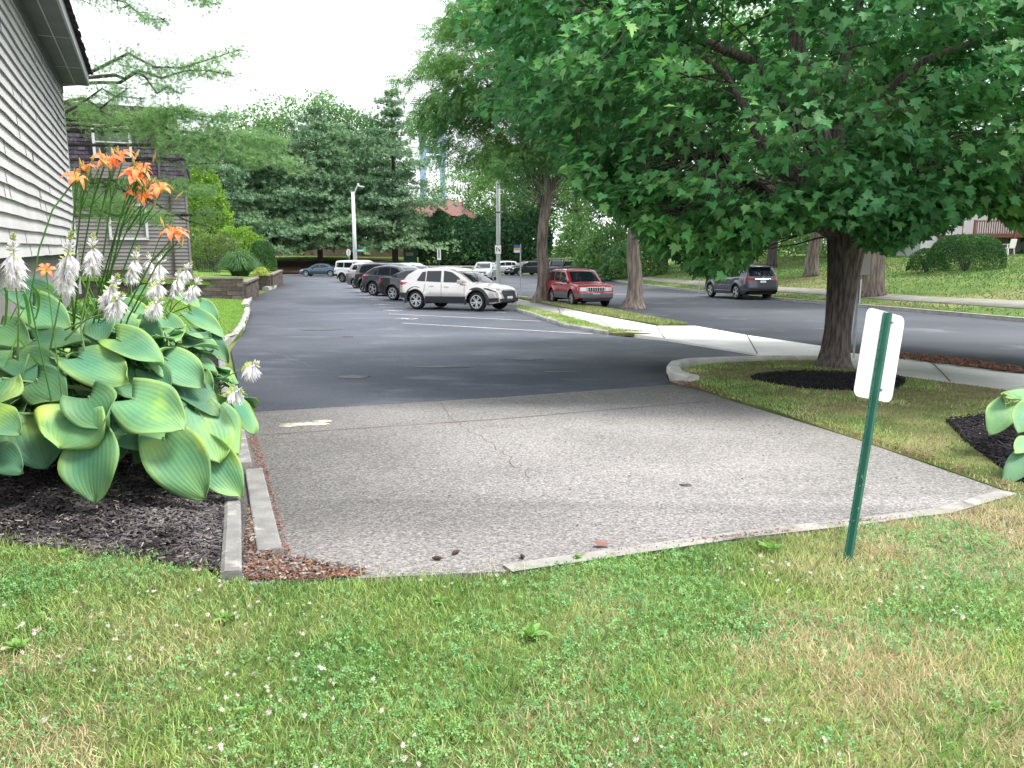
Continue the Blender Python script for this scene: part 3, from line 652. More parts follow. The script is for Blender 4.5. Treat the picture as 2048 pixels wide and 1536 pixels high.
for sx in (-1, 1):
    mb = MB(); mb.bar((sx*.27, -.25, .64), (sx*.27, .3, .66), .05, .03); mb.bar((sx*.27, -.24, .42), (sx*.27, -.24, .64), .04, .04); mb.build('armrest', M_plast, ch)
    for sy in (-1, 1):
        mb = MB(); mb.bar((sx*.24, sy*.22, .42), (sx*.27, sy*.27, 0), .05, .04); mb.build('leg', M_plast, ch)
# ---------------------------------------------------------------- foliage templates and materials
def leafy(name, c1, c2, isl=.35, tr=.35, sc=.7, rough=.55, c3=None): return mat(name, c1, c2, sc, rough, .35, isl=isl, transl=tr, c3=c3, sc3=.35, t3=(.56, .76))
def hp(px, py):
    d = ray(px, py); t = 5.0
    while t < 200 and CH+d[2]*t > GZ(d[0]*t, d[1]*t): t += .1
    return d[0]*t, d[1]*t
M_maple = leafy('maple_leaf', (.055, .185, .068), (.10, .265, .085), .42, .36, .45, c3=(.19, .38, .08))
M_locust = leafy('locust_leaf', (.12, .28, .11), (.18, .34, .10), .4, .35, .3)
M_dec = leafy('broad_leaf', (.075, .18, .07), (.12, .235, .07), .4, .3, .12)
M_dec2 = leafy('pale_broad_leaf', (.10, .21, .075), (.13, .25, .065), .4, .35, .2)
M_pine = leafy('far_pine_needles', (.11, .215, .12), (.17, .29, .14), .4, .15, .15)
M_pine2 = leafy('pine_needles', (.17, .32, .13), (.25, .42, .16), .35, .25, .3)
M_hedge = leafy('cedar_foliage', (.03, .085, .04), (.045, .12, .045), .45, .2, .4)
M_arb = leafy('arborvitae_foliage', (.14, .27, .035), (.19, .34, .05), .4, .25, .6)
M_shrub = leafy('shrub_leaf', (.15, .24, .06), (.10, .15, .06), .45, .25, .5)
M_shrub2 = leafy('clipped_bush_leaf', (.05, .14, .035), (.035, .10, .03), .45, .2, .8)
def bark(name, c1, c2, sx=14, stretch=(1, 1, .16), st=1.0, bd=.04):
    m = mat(name, c1, c2, sx, .95, .15, bump=(sx, st), stretch=stretch, bd=bd); return m
M_bark = bark('maple_bark', (.20, .165, .15), (.065, .055, .055), 30, (1, 1, .13), 1, .035)
M_bark2 = bark('locust_bark', (.24, .20, .17), (.09, .075, .065), 11, (1, 1, .14), 1, .06)
M_bark3 = bark('dark_bark', (.10, .085, .08), (.05, .045, .045), 8, (1, 1, .2), 1, .05)
def maple_tmpl():
    out = [(0, 0), (.14, -.06), (.40, -.02), (.30, .12), (.55, .36), (.33, .36), (.36, .56), (.17, .50), (.13, .72), (0, 1.0)]
    def z(x, y): return .22*abs(x)-.22*max(0, y-.35)**1.3
    r = [(x, y, z(x, y)) for x, y in out]; l = [(-x, y, z(x, y)) for x, y in out[1:-1]]
    v = r+l; n = len(r)
    return v, [tuple(range(n)), (0,)+(n-1,)+tuple(range(n+len(l)-1, n-1, -1))]
T_maple = maple_tmpl()
T_leaf = ([(0, 0, 0), (.28, .4, .06), (0, 1, -.08), (-.28, .4, .06)], [(0, 1, 2), (0, 2, 3)])
T_oval = ([(0, 0, 0), (.2, .25, .04), (.22, .6, .04), (0, 1, -.06), (-.22, .6, .04), (-.2, .25, .04)], [(0, 1, 2, 3), (0, 3, 4, 5)])
def pinna_tmpl(n=5):
    v = []; f = []
    for i in range(n):
        y = .1+.8*i/n
        for s in (-1, 1):
            b = len(v); v += [(0, y, -.25*y*y), (s*.22, y+.10, -.25*y*y-.03), (s*.36, y+.17, -.25*y*y-.09), (s*.14, y+.16, -.25*y*y-.05)]; f.append((b, b+1, b+2, b+3) if s > 0 else (b+3, b+2, b+1, b))
    return v, f
T_pinna = pinna_tmpl()
def tuft_tmpl(n=14, w=.035, up=.5, seed=1):
    r = random.Random(seed); v = []; f = []
    for i in range(n):
        a = 2*math.pi*i/n+r.uniform(-.2, .2); e = r.uniform(.15, 1.15)*up+.05; d = Vector((math.cos(a)*math.cos(e), math.sin(a)*math.cos(e), math.sin(e)))
        p = d.cross(Vector((0, 0, 1))).normalized()*w; L = r.uniform(.75, 1.1); b = len(v); k = d*L-Vector((0, 0, .12*L)); v += [tuple(-p), tuple(p), tuple(k)]; f.append((b, b+1, b+2))
    return v, f
def rvec(n): return norm(rng.normal(size=(n, 3)))
def clumps(C, rc, per, flat=.5, centre=None, up=.6, outw=.7, jit=.5, droop=.35):
    """leaf positions and frames for clump centres C (n,3) with radii rc"""
    n = len(C); idx = np.repeat(np.arange(n), per); N = len(idx)
    d = rvec(N)*rng.random((N, 1))**.45; d[:, 2] *= flat; P = C[idx]+d*np.asarray(rc)[idx][:, None]
    o = P-np.asarray(centre); o[:, 2] *= .4; o = norm(o)
    nr = norm(np.array([0, 0, 1.])*up+o*outw*.5+rng.normal(size=(N, 3))*jit)
    ax = norm(o*.8+rng.normal(size=(N, 3))*.55-np.array([0, 0, 1.])*droop)
    return P, frames(ax, nr)
def limb(mb, a, b, r0, r1, n=8, bend=.12, seg=6):
    a, b = Vector(a), Vector(b); L = (b-a).length; o = Vector((random.uniform(-1, 1), random.uniform(-1, 1), random.uniform(-.3, 1)))*L*bend
    pts = [a.lerp(b, i/seg)+o*math.sin(math.pi*i/seg)+Vector((random.uniform(-1, 1), random.uniform(-1, 1), random.uniform(-1, 1)))*L*.015 for i in range(seg+1)]
    mb.tube(pts, [r0+(r1-r0)*i/seg for i in range(seg+1)], n, caps=False); return pts
def broadleaf(name, label, cat, loc, H, Rx, r0, mleaf, mbark, ncl=160, per=50, size=.22, tmpl=T_leaf, z0=.3, group=None, seed=1, rc=(.09, .16), lobes=.3, flat=.6):
    global rng
    rng = np.random.default_rng(seed); random.seed(seed)
    t = thing(name, label, cat, loc, 0, group)
    zc = H*(z0+1)/2; hz = H*(1-z0)/2
    d = rvec(ncl); d[:, 2] = d[:, 2]*.95; rad = rng.uniform(.45, 1, ncl)**.6
    lob = np.array([1+lobes*noise.noise(Vector(tuple(q*1.6))+Vector((seed, 0, 0))) for q in d])
    C = d*(rad*lob)[:, None]*np.array([Rx, Rx, hz])+np.array([0, 0, zc])
    rcs = rng.uniform(rc[0], rc[1], ncl)*(Rx+hz)
    P, Rm = clumps(C, rcs, per, flat, (0, 0, zc-hz*.3)); 
    mb = MB(); top = Vector((random.uniform(-.05, .05)*H, random.uniform(-.05, .05)*H, H*.8))
    tr = [Vector((0, 0, -.15)), Vector((0, 0, .02*H)), Vector((0, 0, .1*H))]+[top*k+Vector((random.uniform(-1, 1), random.uniform(-1, 1), 0))*r0*.6 for k in (.3, .5, .7, .85, 1)]
    mb.tube(tr, [r0*1.5, r0*1.12, r0, r0*.85, r0*.7, r0*.45, r0*.25, r0*.08], 12, rough=.15)
    mb.build('trunk', mbark, t, smooth=True)
    mb = MB()
    for i in range(0, ncl, 3):
        c = Vector(C[i]); k = max(z0*.7, min(.85, (c.z/H)*.75)); a = top*k; limb(mb, a, c, r0*.25*(1-k*.6), r0*.04, 5, seg=4)
    mb.build('limbs', mbark, t, smooth=True)
    scatter('crown', tmpl, P, Rm, size*rng.uniform(.7, 1.25, len(P)), mleaf, t)
    return t
T_ptuft = tuft_tmpl(9, .085, .8, 3)
def far_pine(name, label, loc, H, Rb, seed, z0=.12, m=M_pine, n_lv=16, group='white pines beyond the side street', tuft=.62, dens=1.0, open_=.0):
    global rng
    rng = np.random.default_rng(seed); random.seed(seed)
    t = thing(name, label, 'tree', loc, 0, group); mb = MB(); mb.tube([(0, 0, -.3), (0, 0, H*.3), (.1, 0, H*.7), (0, 0, H)], [H*.019, H*.015, H*.008, .03], 8); 
    mb.build('trunk', M_bark3, t, smooth=True); br = MB()
    P = []; 
    for l in range(n_lv):
        f = (l+.5)/n_lv; z = H*(z0+(1-z0)*f); k = random.choice((5, 6, 7)) if f < .85 else 4
        for j in range(k):
            a = 2*math.pi*(j/k)+random.uniform(-.35, .35)+l*.9; L = Rb*(1-f)**.75*random.uniform(.4, 1.3)+.35
            if random.random() < open_: L *= .55
            tip = Vector((math.cos(a)*L, math.sin(a)*L, z+L*(.02+.3*f)-.2)); br.tube([(0, 0, z-.3), tip*.5+Vector((0, 0, z*.5-.1)), tip], [.06, .035, .01], 4, caps=False)
            nt = int((10+L*17)*dens); s = np.random.default_rng(seed*999+l*20+j)
            q = s.random(nt)**.65; lat = s.normal(size=nt)*.24*L*(.45+.9*np.sin(math.pi*q*.85)); ca, sa = math.cos(a), math.sin(a)
            r_ = L*(.18+.86*q); P.append(np.stack([ca*r_-sa*lat, sa*r_+ca*lat, z-.15+(tip.z-z)*q+s.normal(size=nt)*.2-np.abs(lat)*.18+.25*np.sin(math.pi*q)+.1], 1))
    P = np.concatenate(P); P += rng.normal(size=P.shape)*np.array([.18, .18, .12]); N = len(P); br.build('branches', M_bark3, t)
    o = P.copy(); o[:, 2] = 0; o = norm(o+1e-6); nr = norm(np.array([0, 0, 1.])+o*.35+rng.normal(size=(N, 3))*.25)
    scatter('needles', T_ptuft, P, frames(norm(rng.normal(size=(N, 3))), nr), tuft*rng.uniform(.6, 1.15, N), m, t)
    return t
def shrub(name, label, loc, rad, m, n=6000, size=.12, tmpl=T_leaf, cat='bush', group=None, seed=1, noise_=.12, box=1.0, cone=False, parent_stem=True, shell=.25, nf=1.8):
    global rng
    rng = np.random.default_rng(seed); random.seed(seed)
    t = thing(name, label, cat, loc, 0, group); d = rvec(n); d[:, 2] = np.abs(d[:, 2])*(1.0) if not cone else d[:, 2]
    rx, ry, rz = rad
    if cone:
        h = rng.random(n)**.75; a = rng.random(n)*2*math.pi; rr = (np.minimum(1, 1.9*(1-h)**.75))*.98*np.where(h < .1, .85+h*1.5, 1); q = np.stack([np.cos(a)*rr*rx, np.sin(a)*rr*ry, h*rz], 1); nr0 = norm(np.stack([np.cos(a), np.sin(a), np.full(n, .25)], 1)); d = nr0
    else:
        p = 2.0/box; dd = np.sign(d)*np.abs(d)**(1/box if box > 1 else 1); dd = dd/ (np.sum(np.abs(dd)**(2*box), 1, keepdims=True)**(1/(2*box))); q = dd*np.array([rx, ry, rz]); nr0 = norm(d/np.array([rx, ry, rz]))
    w_ = np.array([noise.noise(Vector(tuple(k*nf))+Vector((seed*3.1, 0, 0))) for k in q]); w2 = np.array([noise.noise(Vector(tuple(k*nf*3.3))+Vector((seed*3.1, 5, 0))) for k in q])
    c = np.array([0, 0, rz*.4]); q = c+(q-c)*(1+noise_*w_+noise_*.5*w2-shell*rng.random(n)**2.5)[:, None]
    q[:, 2] = np.maximum(q[:, 2], .03)
    nr = norm(nr0+rng.normal(size=(n, 3))*.55); ax = norm(nr0*.5+rng.normal(size=(n, 3))*.5+np.array([0, 0, .5]))
    scatter('foliage', tmpl, q, frames(ax, nr), size*rng.uniform(.6, 1.3, n), m, t)
    mb = MB()
    for k in range(7):
        a = random.uniform(0, 6.28); limb(mb, (0, 0, -.1), (math.cos(a)*rx*.5, math.sin(a)*ry*.5, rz*.75), .03*rz+.01, .01, 5)
    mb.build('stems', M_bark3, t); return t
def here(px, py, Y=None, dz=0):
    """ground point below/at a pixel column at depth Y"""
    p = at(px, py, Y); return (p.x, Y, GZ(p.x, Y)+dz)

# ---------------------------------------------------------------- trees
# the big maple by the driveway
tx, ty = gp(1667, 742); tz = G(ty)+.05
maple = thing('maple_tree', 'big maple with ridged trunk in a mulch ring between driveway and street', 'tree', (tx, ty, tz))
random.seed(11); rng = np.random.default_rng(11)
q = lambda px, py, dy=0: at(px, py, ty+dy)-Vector((tx, ty, tz))
mb = MB()
def ridged(pts, rad, n=40, amp=.05):
    pts = [Vector(p) for p in pts]; vs = []; m_ = len(pts)
    for i, p in enumerate(pts):
        for k in range(n):
            a = 2*math.pi*k/n; r = rad[i]*(1+amp*noise.noise(Vector((math.cos(a)*6, math.sin(a)*6, p.z*.9)))*2+.03*noise.noise(Vector((math.cos(a)*1.5, math.sin(a)*1.5, p.z*2))))
            vs.append((p.x+r*math.cos(a), p.y+r*math.sin(a), p.z))
    mb.add(vs, [(i*n+k, i*n+(k+1) % n, (i+1)*n+(k+1) % n, (i+1)*n+k) for i in range(m_-1) for k in range(n)])
zs_ = [-.1, .03, .12, .3, .6, 1.0, 1.4, 1.8, 2.15, 2.45]
rd = [.36, .30, .26, .225, .205, .21, .23, .265, .31, .32]
cx_ = [0, 0, 0, .01, .02, .035, .05, .06, .07, .07]
P_ = []; R_ = []
for i in range(46):
    z = -.1+2.6*i/45; P_.append((np.interp(z, zs_, cx_), 0, z)); R_.append(np.interp(z, zs_, rd))
ridged(P_, R_, 64, .035)
F = Vector((.09, 0, 2.3))
mb.build('trunk', M_bark, maple, smooth=True)
mb = MB(); sk = []
L1 = [F, q(1655, 330, .1), q(1630, 240, .15), q(1605, 150, .2), q(1590, 60, .3), q(1570, -60, .4), q(1560, -220, .5)]
mb.tube(L1, [.25, .17, .15, .13, .11, .09, .05], 16, rough=.1); sk.append(L1)
L2 = [F+Vector((.1, .1, 0)), q(1690, 330, .5), q(1668, 240, .8), q(1690, 120, 1), q(1720, 0, 1.2), q(1740, -200, 1.4)]
mb.tube(L2, [.2, .13, .11, .09, .07, .04], 14, rough=.1); sk.append(L2)
for pts, r in (([F-Vector((.2, .05, .15)), q(1560, 400, -.4), q(1480, 345, -.9), q(1430, 290, -1.4), q(1330, 240, -2)], .15), ([F, q(1530, 300, .5), q(1500, 230, 1), q(1450, 150, 1.6), q(1340, 60, 2.2)], .13),
    ([F+Vector((.2, -.1, 0)), q(1740, 360, -.7), q(1800, 320, -1.4), q(1900, 270, -2.2)], .12), ([F+Vector((.3, 0, 0)), q(1850, 390, .2), q(1960, 340, .1), q(2120, 300, 0)], .13),
    ([q(1655, 330, .1), q(1500, 120, -.9), q(1300, 40, -1.8), q(1130, 20, -2.2)], .10), ([q(1690, 250, .8), q(1850, 120, .2), q(2000, 60, -.4)], .10), ([F, q(1600, 250, -1.4), q(1560, 120, -2.8)], .10),
    ([F, q(1750, 240, 2), q(1900, 120, 3)], .12), ([F, q(1500, 300, 2.4), q(1350, 200, 3.4)], .12), ([F, q(1500, 420, -.8), q(1420, 440, -1.6), q(1360, 430, -2)], .07), ([F, q(1760, 420, -1.1), q(1850, 430, -1.8)], .06), ([F+Vector((.3, 0, .2)), q(1900, 410, .8), q(2080, 400, 1)], .08)):
    L = len(pts); mb.tube(pts, [r*(1-.8*i/(L-1)) for i in range(L)], 10, rough=.1); sk.append(pts)
# clump centres: an umbrella of shelves, hem height depends on side
HEM = [(700, 120), (850, 250), (900, 215), (950, 240), (1000, 255), (1060, 290), (1120, 320), (1160, 380), (1200, 400), (1260, 440), (1310, 500), (1350, 510), (1400, 545), (1460, 545), (1500, 520), (1540, 465), (1600, 455), (1650, 440), (1700, 452), (1730, 490), (1780, 500), (1830, 475), (1900, 455), (1925, 425), (1960, 412), (1990, 425), (2020, 450), (2100, 462), (2500, 450)]
hx = [h[0] for h in HEM]; hy = [h[1] for h in HEM]
sp = []
for s_ in sk:
    for a_, b_ in zip(s_, s_[1:]):
        for k in range(5): sp.append(Vector(a_).lerp(Vector(b_), k/5))
C = []; tries = 0
NC = 1150
while len(C) < NC and tries < 90000:
    tries += 1
    d = Vector(rng.normal(size=3)).normalized(); d.z = d.z*.9; rr = random.uniform(.35, 1)**.4
    c = Vector((d.x*6.5*rr, d.y*4.7*rr, 4.4+d.z*4.2*rr)); 
    if c.z < .6: continue
    wx, wy, wz = c.x+tx, c.y+ty, c.z+tz
    if wy < 6.3: continue
    px, py = proj(wx, wy, wz); rpx = FPX*.45/wy
    lim = np.interp(px, hx, hy)
    if py+rpx*.45 > lim: continue
    if px < 960+ (py-0)*.25: continue
    # window in the crown where the leaders show
    if 1600 < px < 1680 and 160 < py < 290 and wy < ty-.2: continue
    if False: pass
    C.append(c)
hemC = []
for k in range(330):    # drooping hem sprays
    px = random.uniform(1130, 2080); dep = random.choice((-3.0, -2.2, -1.5, -.7, 0, .8)); py = np.interp(px, hx, hy)-random.uniform(6, 62); p = at(px, py, ty+dep)-Vector((tx, ty, tz)); hemC.append(p)
C = C+hemC; Ca = np.array([tuple(c) for c in C])
for i, c in enumerate(C):
    if i % 4 == 0 or i >= NC:
        a = random.choice(sorted(sp, key=lambda s_: (s_-c).length)[:14])
        if (a-c).length < 2.4: limb(mb, a, c, .018, .005, 5, .12, 4)
mb.build('limbs', M_bark, maple, smooth=True)
rcs = rng.uniform(.42, .72, len(C)); rcs[-330:] = .34
P, Rm = clumps(Ca, rcs, 56, .42, (0, 0, 2.8), up=.75, outw=.9, jit=.33, droop=.42)
pr = np.array([proj(p[0]+tx, p[1]+ty, p[2]+tz) for p in P]); keep = pr[:, 1] < np.interp(pr[:, 0], hx, hy)+4
keep &= (P[:, 1]+ty > 5.2)
P, Rm = P[keep], Rm[keep]
scatter('crown', T_maple, P, Rm, rng.uniform(.09, .17, len(P)), M_maple, maple)

# locust trees on the verge
def locust(px, py, H, lean, label, seed, crown, r0, extra=()):
    global rng
    rng = np.random.default_rng(seed); random.seed(seed); x, y = gp(px, py); z = G(y)+.05
    t = thing('locust_tree', label, 'tree', (x, y, z), 0, 'locust trees on the verge'); mb = MB()
    n = 24; pts = [Vector((lean[0]*(i/n)**1.2*H*.55+.06*math.sin(i*.7), lean[1]*i/n, H*.55*i/n)) for i in range(n+1)]
    mb.tube([Vector((0, 0, -.15)), Vector((0, 0, .05))]+pts[1:], [r0*2.1, r0*1.7]+[r0*(1+.5*math.exp(-i/1.2))*(1-.5*i/n) for i in range(1, n+1)], 20, rough=.16)
    mb.build('trunk', M_bark2, t, smooth=True); mb = MB(); top = pts[-1]
    C = []
    for (cx, cz, rx, rz, k) in crown:
        for _ in range(k):
            d = rvec(1)[0]*random.uniform(.3, 1)**.5; C.append((cx+d[0]*rx, d[1]*rx*.8, cz+d[2]*rz))
    for e in extra: C.append(e)
    for i, c in enumerate(C):
        c = Vector(c); a = pts[int(np.clip((c.z/H)*n*1.1, n*.45, n))]; 
        if i % 3 == 0: limb(mb, a, c, r0*.2 if i % 9 == 0 else r0*.08, .012, 5, .1, 5)
    mb.build('limbs', M_bark2, t, smooth=True); C = np.array(C)
    P, Rm = clumps(C, rng.uniform(.7, 1.3, len(C)), 46, .5, (0, 0, H*.5), up=.9, jit=.45, droop=.55)
    scatter('crown', T_pinna, P, Rm, rng.uniform(.32, .6, len(P)), M_locust, t); return t
locust(1083, 606, 17, (.035, 0), 'slender leaning locust with feathery crown, left of the red car', 5, ((-2.5, 9.5, 3.0, 2.6, 75), (-.5, 12.5, 4, 3, 90), (2.8, 10, 3.5, 3, 80), (-3.8, 7.2, 1.4, 1.2, 16), (-1.5, 5.9, 1.8, 1.0, 24), (1.6, 6.6, 1.5, 1, 26), (0, 8, 2.5, 1.5, 40)), .27)
locust(1266, 617, 15, (-.0, 0), 'stout grey locust trunk right of the red car, crown lost in the maple', 8, ((0, 9.5, 4, 3, 60), (3, 11, 4, 3, 40), (-3, 10, 2.5, 2.5, 25)), .28)
# pines in the middle distance
for px, Yd, H, Rb, sd, lab, kw in ((640, 105, 20, 9.5, 21, 'broad white pine above the blue car and white off-roader', {}), (790, 108, 23, 8.8, 22, 'tallest thin-topped white pine right of the tall lamp post', dict(open_=.3, z0=.1)), (545, 106, 17, 9, 23, 'white pine behind the rounded shrubs at the end of the lot', {}), (705, 114, 18.5, 9.5, 24, 'white pine half hidden behind the lamp post', {}), (440, 100, 17, 8.5, 25, 'white pine rising behind the arborvitae', {}), (340, 96, 17, 8, 26, 'white pine behind the mansard roof', {})):
    p = here(px, 500, Yd); far_pine('white_pine', lab, p, H, Rb, sd, **kw)
for px, Yd, H, Rx, sd, lab, m in ((600, 132, 27, 9, 31, 'airy broadleaf tree topping the pines in the centre', M_dec2), (720, 135, 25, 8, 32, 'broadleaf tree behind the right-hand pines', M_dec), (500, 128, 21, 8, 33, 'round broadleaf tree behind the left-hand pines', M_dec2)):
    broadleaf('broadleaf_tree', lab, 'tree', here(px, 500, Yd), H, Rx, .4, m, M_bark3, 190, 60, .55, T_oval, .25, 'broadleaf trees behind the pines', sd, lobes=.5)
# trees across the street, a dark wall of crowns
bgt = [(1010, 128, 15, 5.5, 41, 'pale green tree behind the cedar hedge', M_dec2), (1075, 118, 17, 6, 42, 'tree behind the dark truck with the ladder rack', M_dec), (1160, 112, 21, 7.5, 43, 'tall tree at the far bend of the street', M_dec), (1235, 86, 18, 6.5, 44, 'leafy tree above the roadside shrubs', M_dec2), (1330, 80, 20, 7, 45, 'tree at the crest of the grass bank', M_dec), (1430, 70, 19, 7, 46, 'dark tree behind the grey car', M_dec), (1545, 62, 20, 7, 47, 'tree on the bank above the grey car roof', M_dec), (1700, 66, 19, 7, 48, 'tree behind the maple trunk', M_dec), (1850, 76, 20, 8, 49, 'tree behind the round bush', M_dec), (2010, 80, 22, 8, 50, 'tree behind the white house, far right', M_dec), (2200, 60, 18, 7, 51, 'tree beyond the right edge of the lawn', M_dec), (930, 140, 16, 6, 52, 'low tree behind the reddish roof', M_dec2)]
for px, Yd, H, Rx, sd, lab, m in bgt:
    broadleaf('street_tree', lab, 'tree', here(px, 500, Yd), H, Rx, .35, m, M_bark3, 150, 55, .42, T_oval, .12 if sd in (45, 46, 47, 48) else .2, 'trees across the street', sd, lobes=.4)
# two trees standing on the bank (trunks visible under the maple)
for px, py, H, Rx, sd, lab, r0, z0 in ((1737, 592, 15, 5.5, 61, 'thick dark trunk on the lawn right behind the maple', .55, .34), (1622, 552, 14, 5, 62, 'forked old trunk on a leaf-covered mound above the grey car', .4, .3)):
    x, y = hp(px, py); broadleaf('bank_tree', lab, 'tree', (x, y, GZ(x, y)), H, Rx, r0, M_dec, M_bark2, 150, 60, .3, T_oval, z0, 'old trees on the grass bank', sd)
x, y = gp(1625, 590); 
# hedges, shrubs
shrub('cedar_hedge', 'dark pointed cedar beside the brown house window', here(882, 520, 109), (2.9, 2.5, 7.2), M_hedge, 6000, .5, cone=True, cat='tree', group='cedars on the far bank', seed=71)
shrub('cedar_hedge', 'second dark cedar merging into the hedge', here(925, 520, 110), (3.3, 2.6, 6.6), M_hedge, 6500, .5, cone=True, cat='tree', group='cedars on the far bank', seed=72)
shrub('cedar_hedge', 'third cedar, nearest the tall white pole', here(962, 520, 111), (3.0, 2.6, 6.4), M_hedge, 6000, .5, cone=True, cat='tree', group='cedars on the far bank', seed=73)
shrub('cedar_hedge', 'cedar behind the silver car in the far street', here(1012, 516, 113), (3.2, 2.6, 6.6), M_hedge, 6000, .5, cone=True, cat='tree', group='cedars on the far bank', seed=74)
shrub('cedar_hedge', 'cedar behind the black far car', here(1060, 512, 113), (3.0, 2.6, 6.5), M_hedge, 5000, .5, cone=True, cat='tree', group='cedars on the far bank', seed=75)
shrub('roadside_shrub', 'large loose pale green shrub on the bend right of the red car', here(1215, 540, 75), (3.1, 2.6, 4.8), M_dec2, 7000, .3, seed=76, noise_=.35)
shrub('roadside_shrub', 'darker shrub low on the bank next to the big pale one', here(1265, 530, 72), (3, 2.5, 3.2), M_dec, 6000, .28, seed=77, noise_=.3)
shrub('roadside_shrub', 'tall shrub above the bend in front of the far trees', here(1160, 520, 100), (3.2, 2.5, 6), M_dec2, 5000, .36, seed=84, noise_=.35)
shrub('clipped_bush', 'large clipped rounded bush on the upper lawn below the white house', here(1932, 520, 40), (1.65, 1.4, 1.75), M_shrub2, 16000, .085, seed=78, box=1.5, noise_=.04, shell=.12)
shrub('clipped_bush', 'smaller dark bush left of the large clipped one', here(1855, 520, 42), (1.0, .9, 1.2), M_shrub2, 5000, .085, seed=79, noise_=.2)
tzz = lambda x, y: tez(x, y)
def sh2(px, Y, *a, **k):
    p = at(px, 500, Y); return shrub(*a[:2], (p.x, Y, tez(p.x, Y)), *a[2:], **k)
sh2(432, 64, 'arborvitae', 'tall pointed bright green arborvitae, right one of the pair', (1.35, 1.3, 7.6), M_arb, 9000, .2, cone=True, cat='tree', group='pair of arborvitae', seed=80, noise_=.25, nf=2)
sh2(403, 65, 'arborvitae', 'left arborvitae of the pair, partly behind pine needles', (1.1, 1.2, 7.7), M_arb, 8000, .2, cone=True, cat='tree', group='pair of arborvitae', seed=81, noise_=.25, nf=2)
sh2(428, 55, 'rounded_shrub', 'wide olive green shrub behind the ornamental grass', (2.1, 1.6, 2.5), M_shrub, 11000, .12, seed=82, box=1.2, noise_=.1)
sh2(475, 62, 'rounded_shrub', 'taller yellow-green shrub sloping towards the pines', (2.6, 2.0, 3.3), M_arb, 12000, .15, seed=83, noise_=.16)
sh2(525, 60, 'rounded_shrub', 'small dark green shrub at the end of the terrace', (.9, .9, 2.3), M_shrub2, 6000, .11, seed=85, noise_=.1, box=1.4)
sh2(395, 58, 'rounded_shrub', 'green shrub beside the townhouse corner', (1.6, 1.4, 3.0), M_shrub, 8000, .13, seed=86, noise_=.14)
# ornamental grass: arching blades
def blades(n, R0, H, seed, w=.012, arch=.5):
    r = random.Random(seed); mb = MB()
    for i in range(n):
        a = r.uniform(0, 6.283); s = r.random()**.6*R0*.35; q_ = r.random()**.7; h = H*r.uniform(.8, 1.05)*(1-.62*q_**2); o = R0*q_*arch; b = Vector((math.cos(a)*s, math.sin(a)*s, 0)); d = Vector((math.cos(a), math.sin(a), 0)); pn = Vector((-d.y, d.x, 0))
        pts = [b, b+d*o*.25+UZ*h*.6, b+d*o*.65+UZ*h*.97, b+d*o*1.15+UZ*h*(1-.45*q_)]; ww = [w, w, w*.7, .001]
        vs = []
        for p_, q_ in zip(pts, ww): vs += [p_-pn*q_, p_+pn*q_]
        mb.add(vs, [(2*k, 2*k+1, 2*k+3, 2*k+2) for k in range(3)])
    return mb
M_fount = mat('fountain_grass', (.12, .24, .09), (.08, .18, .07), 2, .7, isl=.35, transl=.3)
p = at(480, 540, 47); og = thing('ornamental_grass', 'large arching clump of ornamental grass on the terrace edge', 'plant', (p.x, 47, tez(p.x, 47)))
blades(1500, 1.35, 1.55, 3, .018, .95).build('leaves', M_fount, og); blades(200, .4, .5, 4).build('crown_base', M_fount, og)
shrub('chartreuse_plant', 'small yellow-leaved plant at the foot of the ornamental grass', (at(522, 545, 49).x, 49, tez(-15.6, 49)), (.45, .4, .5), mat('yellow_leaf', (.4, .48, .1), (.5, .55, .2), 3, .6, isl=.3, transl=.3), 500, .13, cat='plant', seed=88)
# dark wire fence beside the shrubs
fp = thing('garden_fence', 'low dark wire fence running beside the shrubs', 'fence', (at(415, 520, 50).x, 50, tez(at(415, 520, 50).x, 50)))
mb = MB(); xa, xb = at(394, 520, 50).x, at(438, 520, 50).x
for k in range(14):
    xx = xa+(xb-xa)*k/13; zt = tez(xx, 50); mb.bar((xx, 50, zt), (xx, 50, zt+.95-.25*k/13), .02, .02)
mb.build('picket', M_navy, fp, world=True); mb = MB(); mb.bar((xa, 50, tez(xa, 50)+.93), (xb, 50, tez(xb, 50)+.68), .03, .03); mb.bar((xa, 50, tez(xa, 50)+.1), (xb, 50, tez(xb, 50)+.1), .03, .03); mb.build('rail', M_navy, fp, world=True)
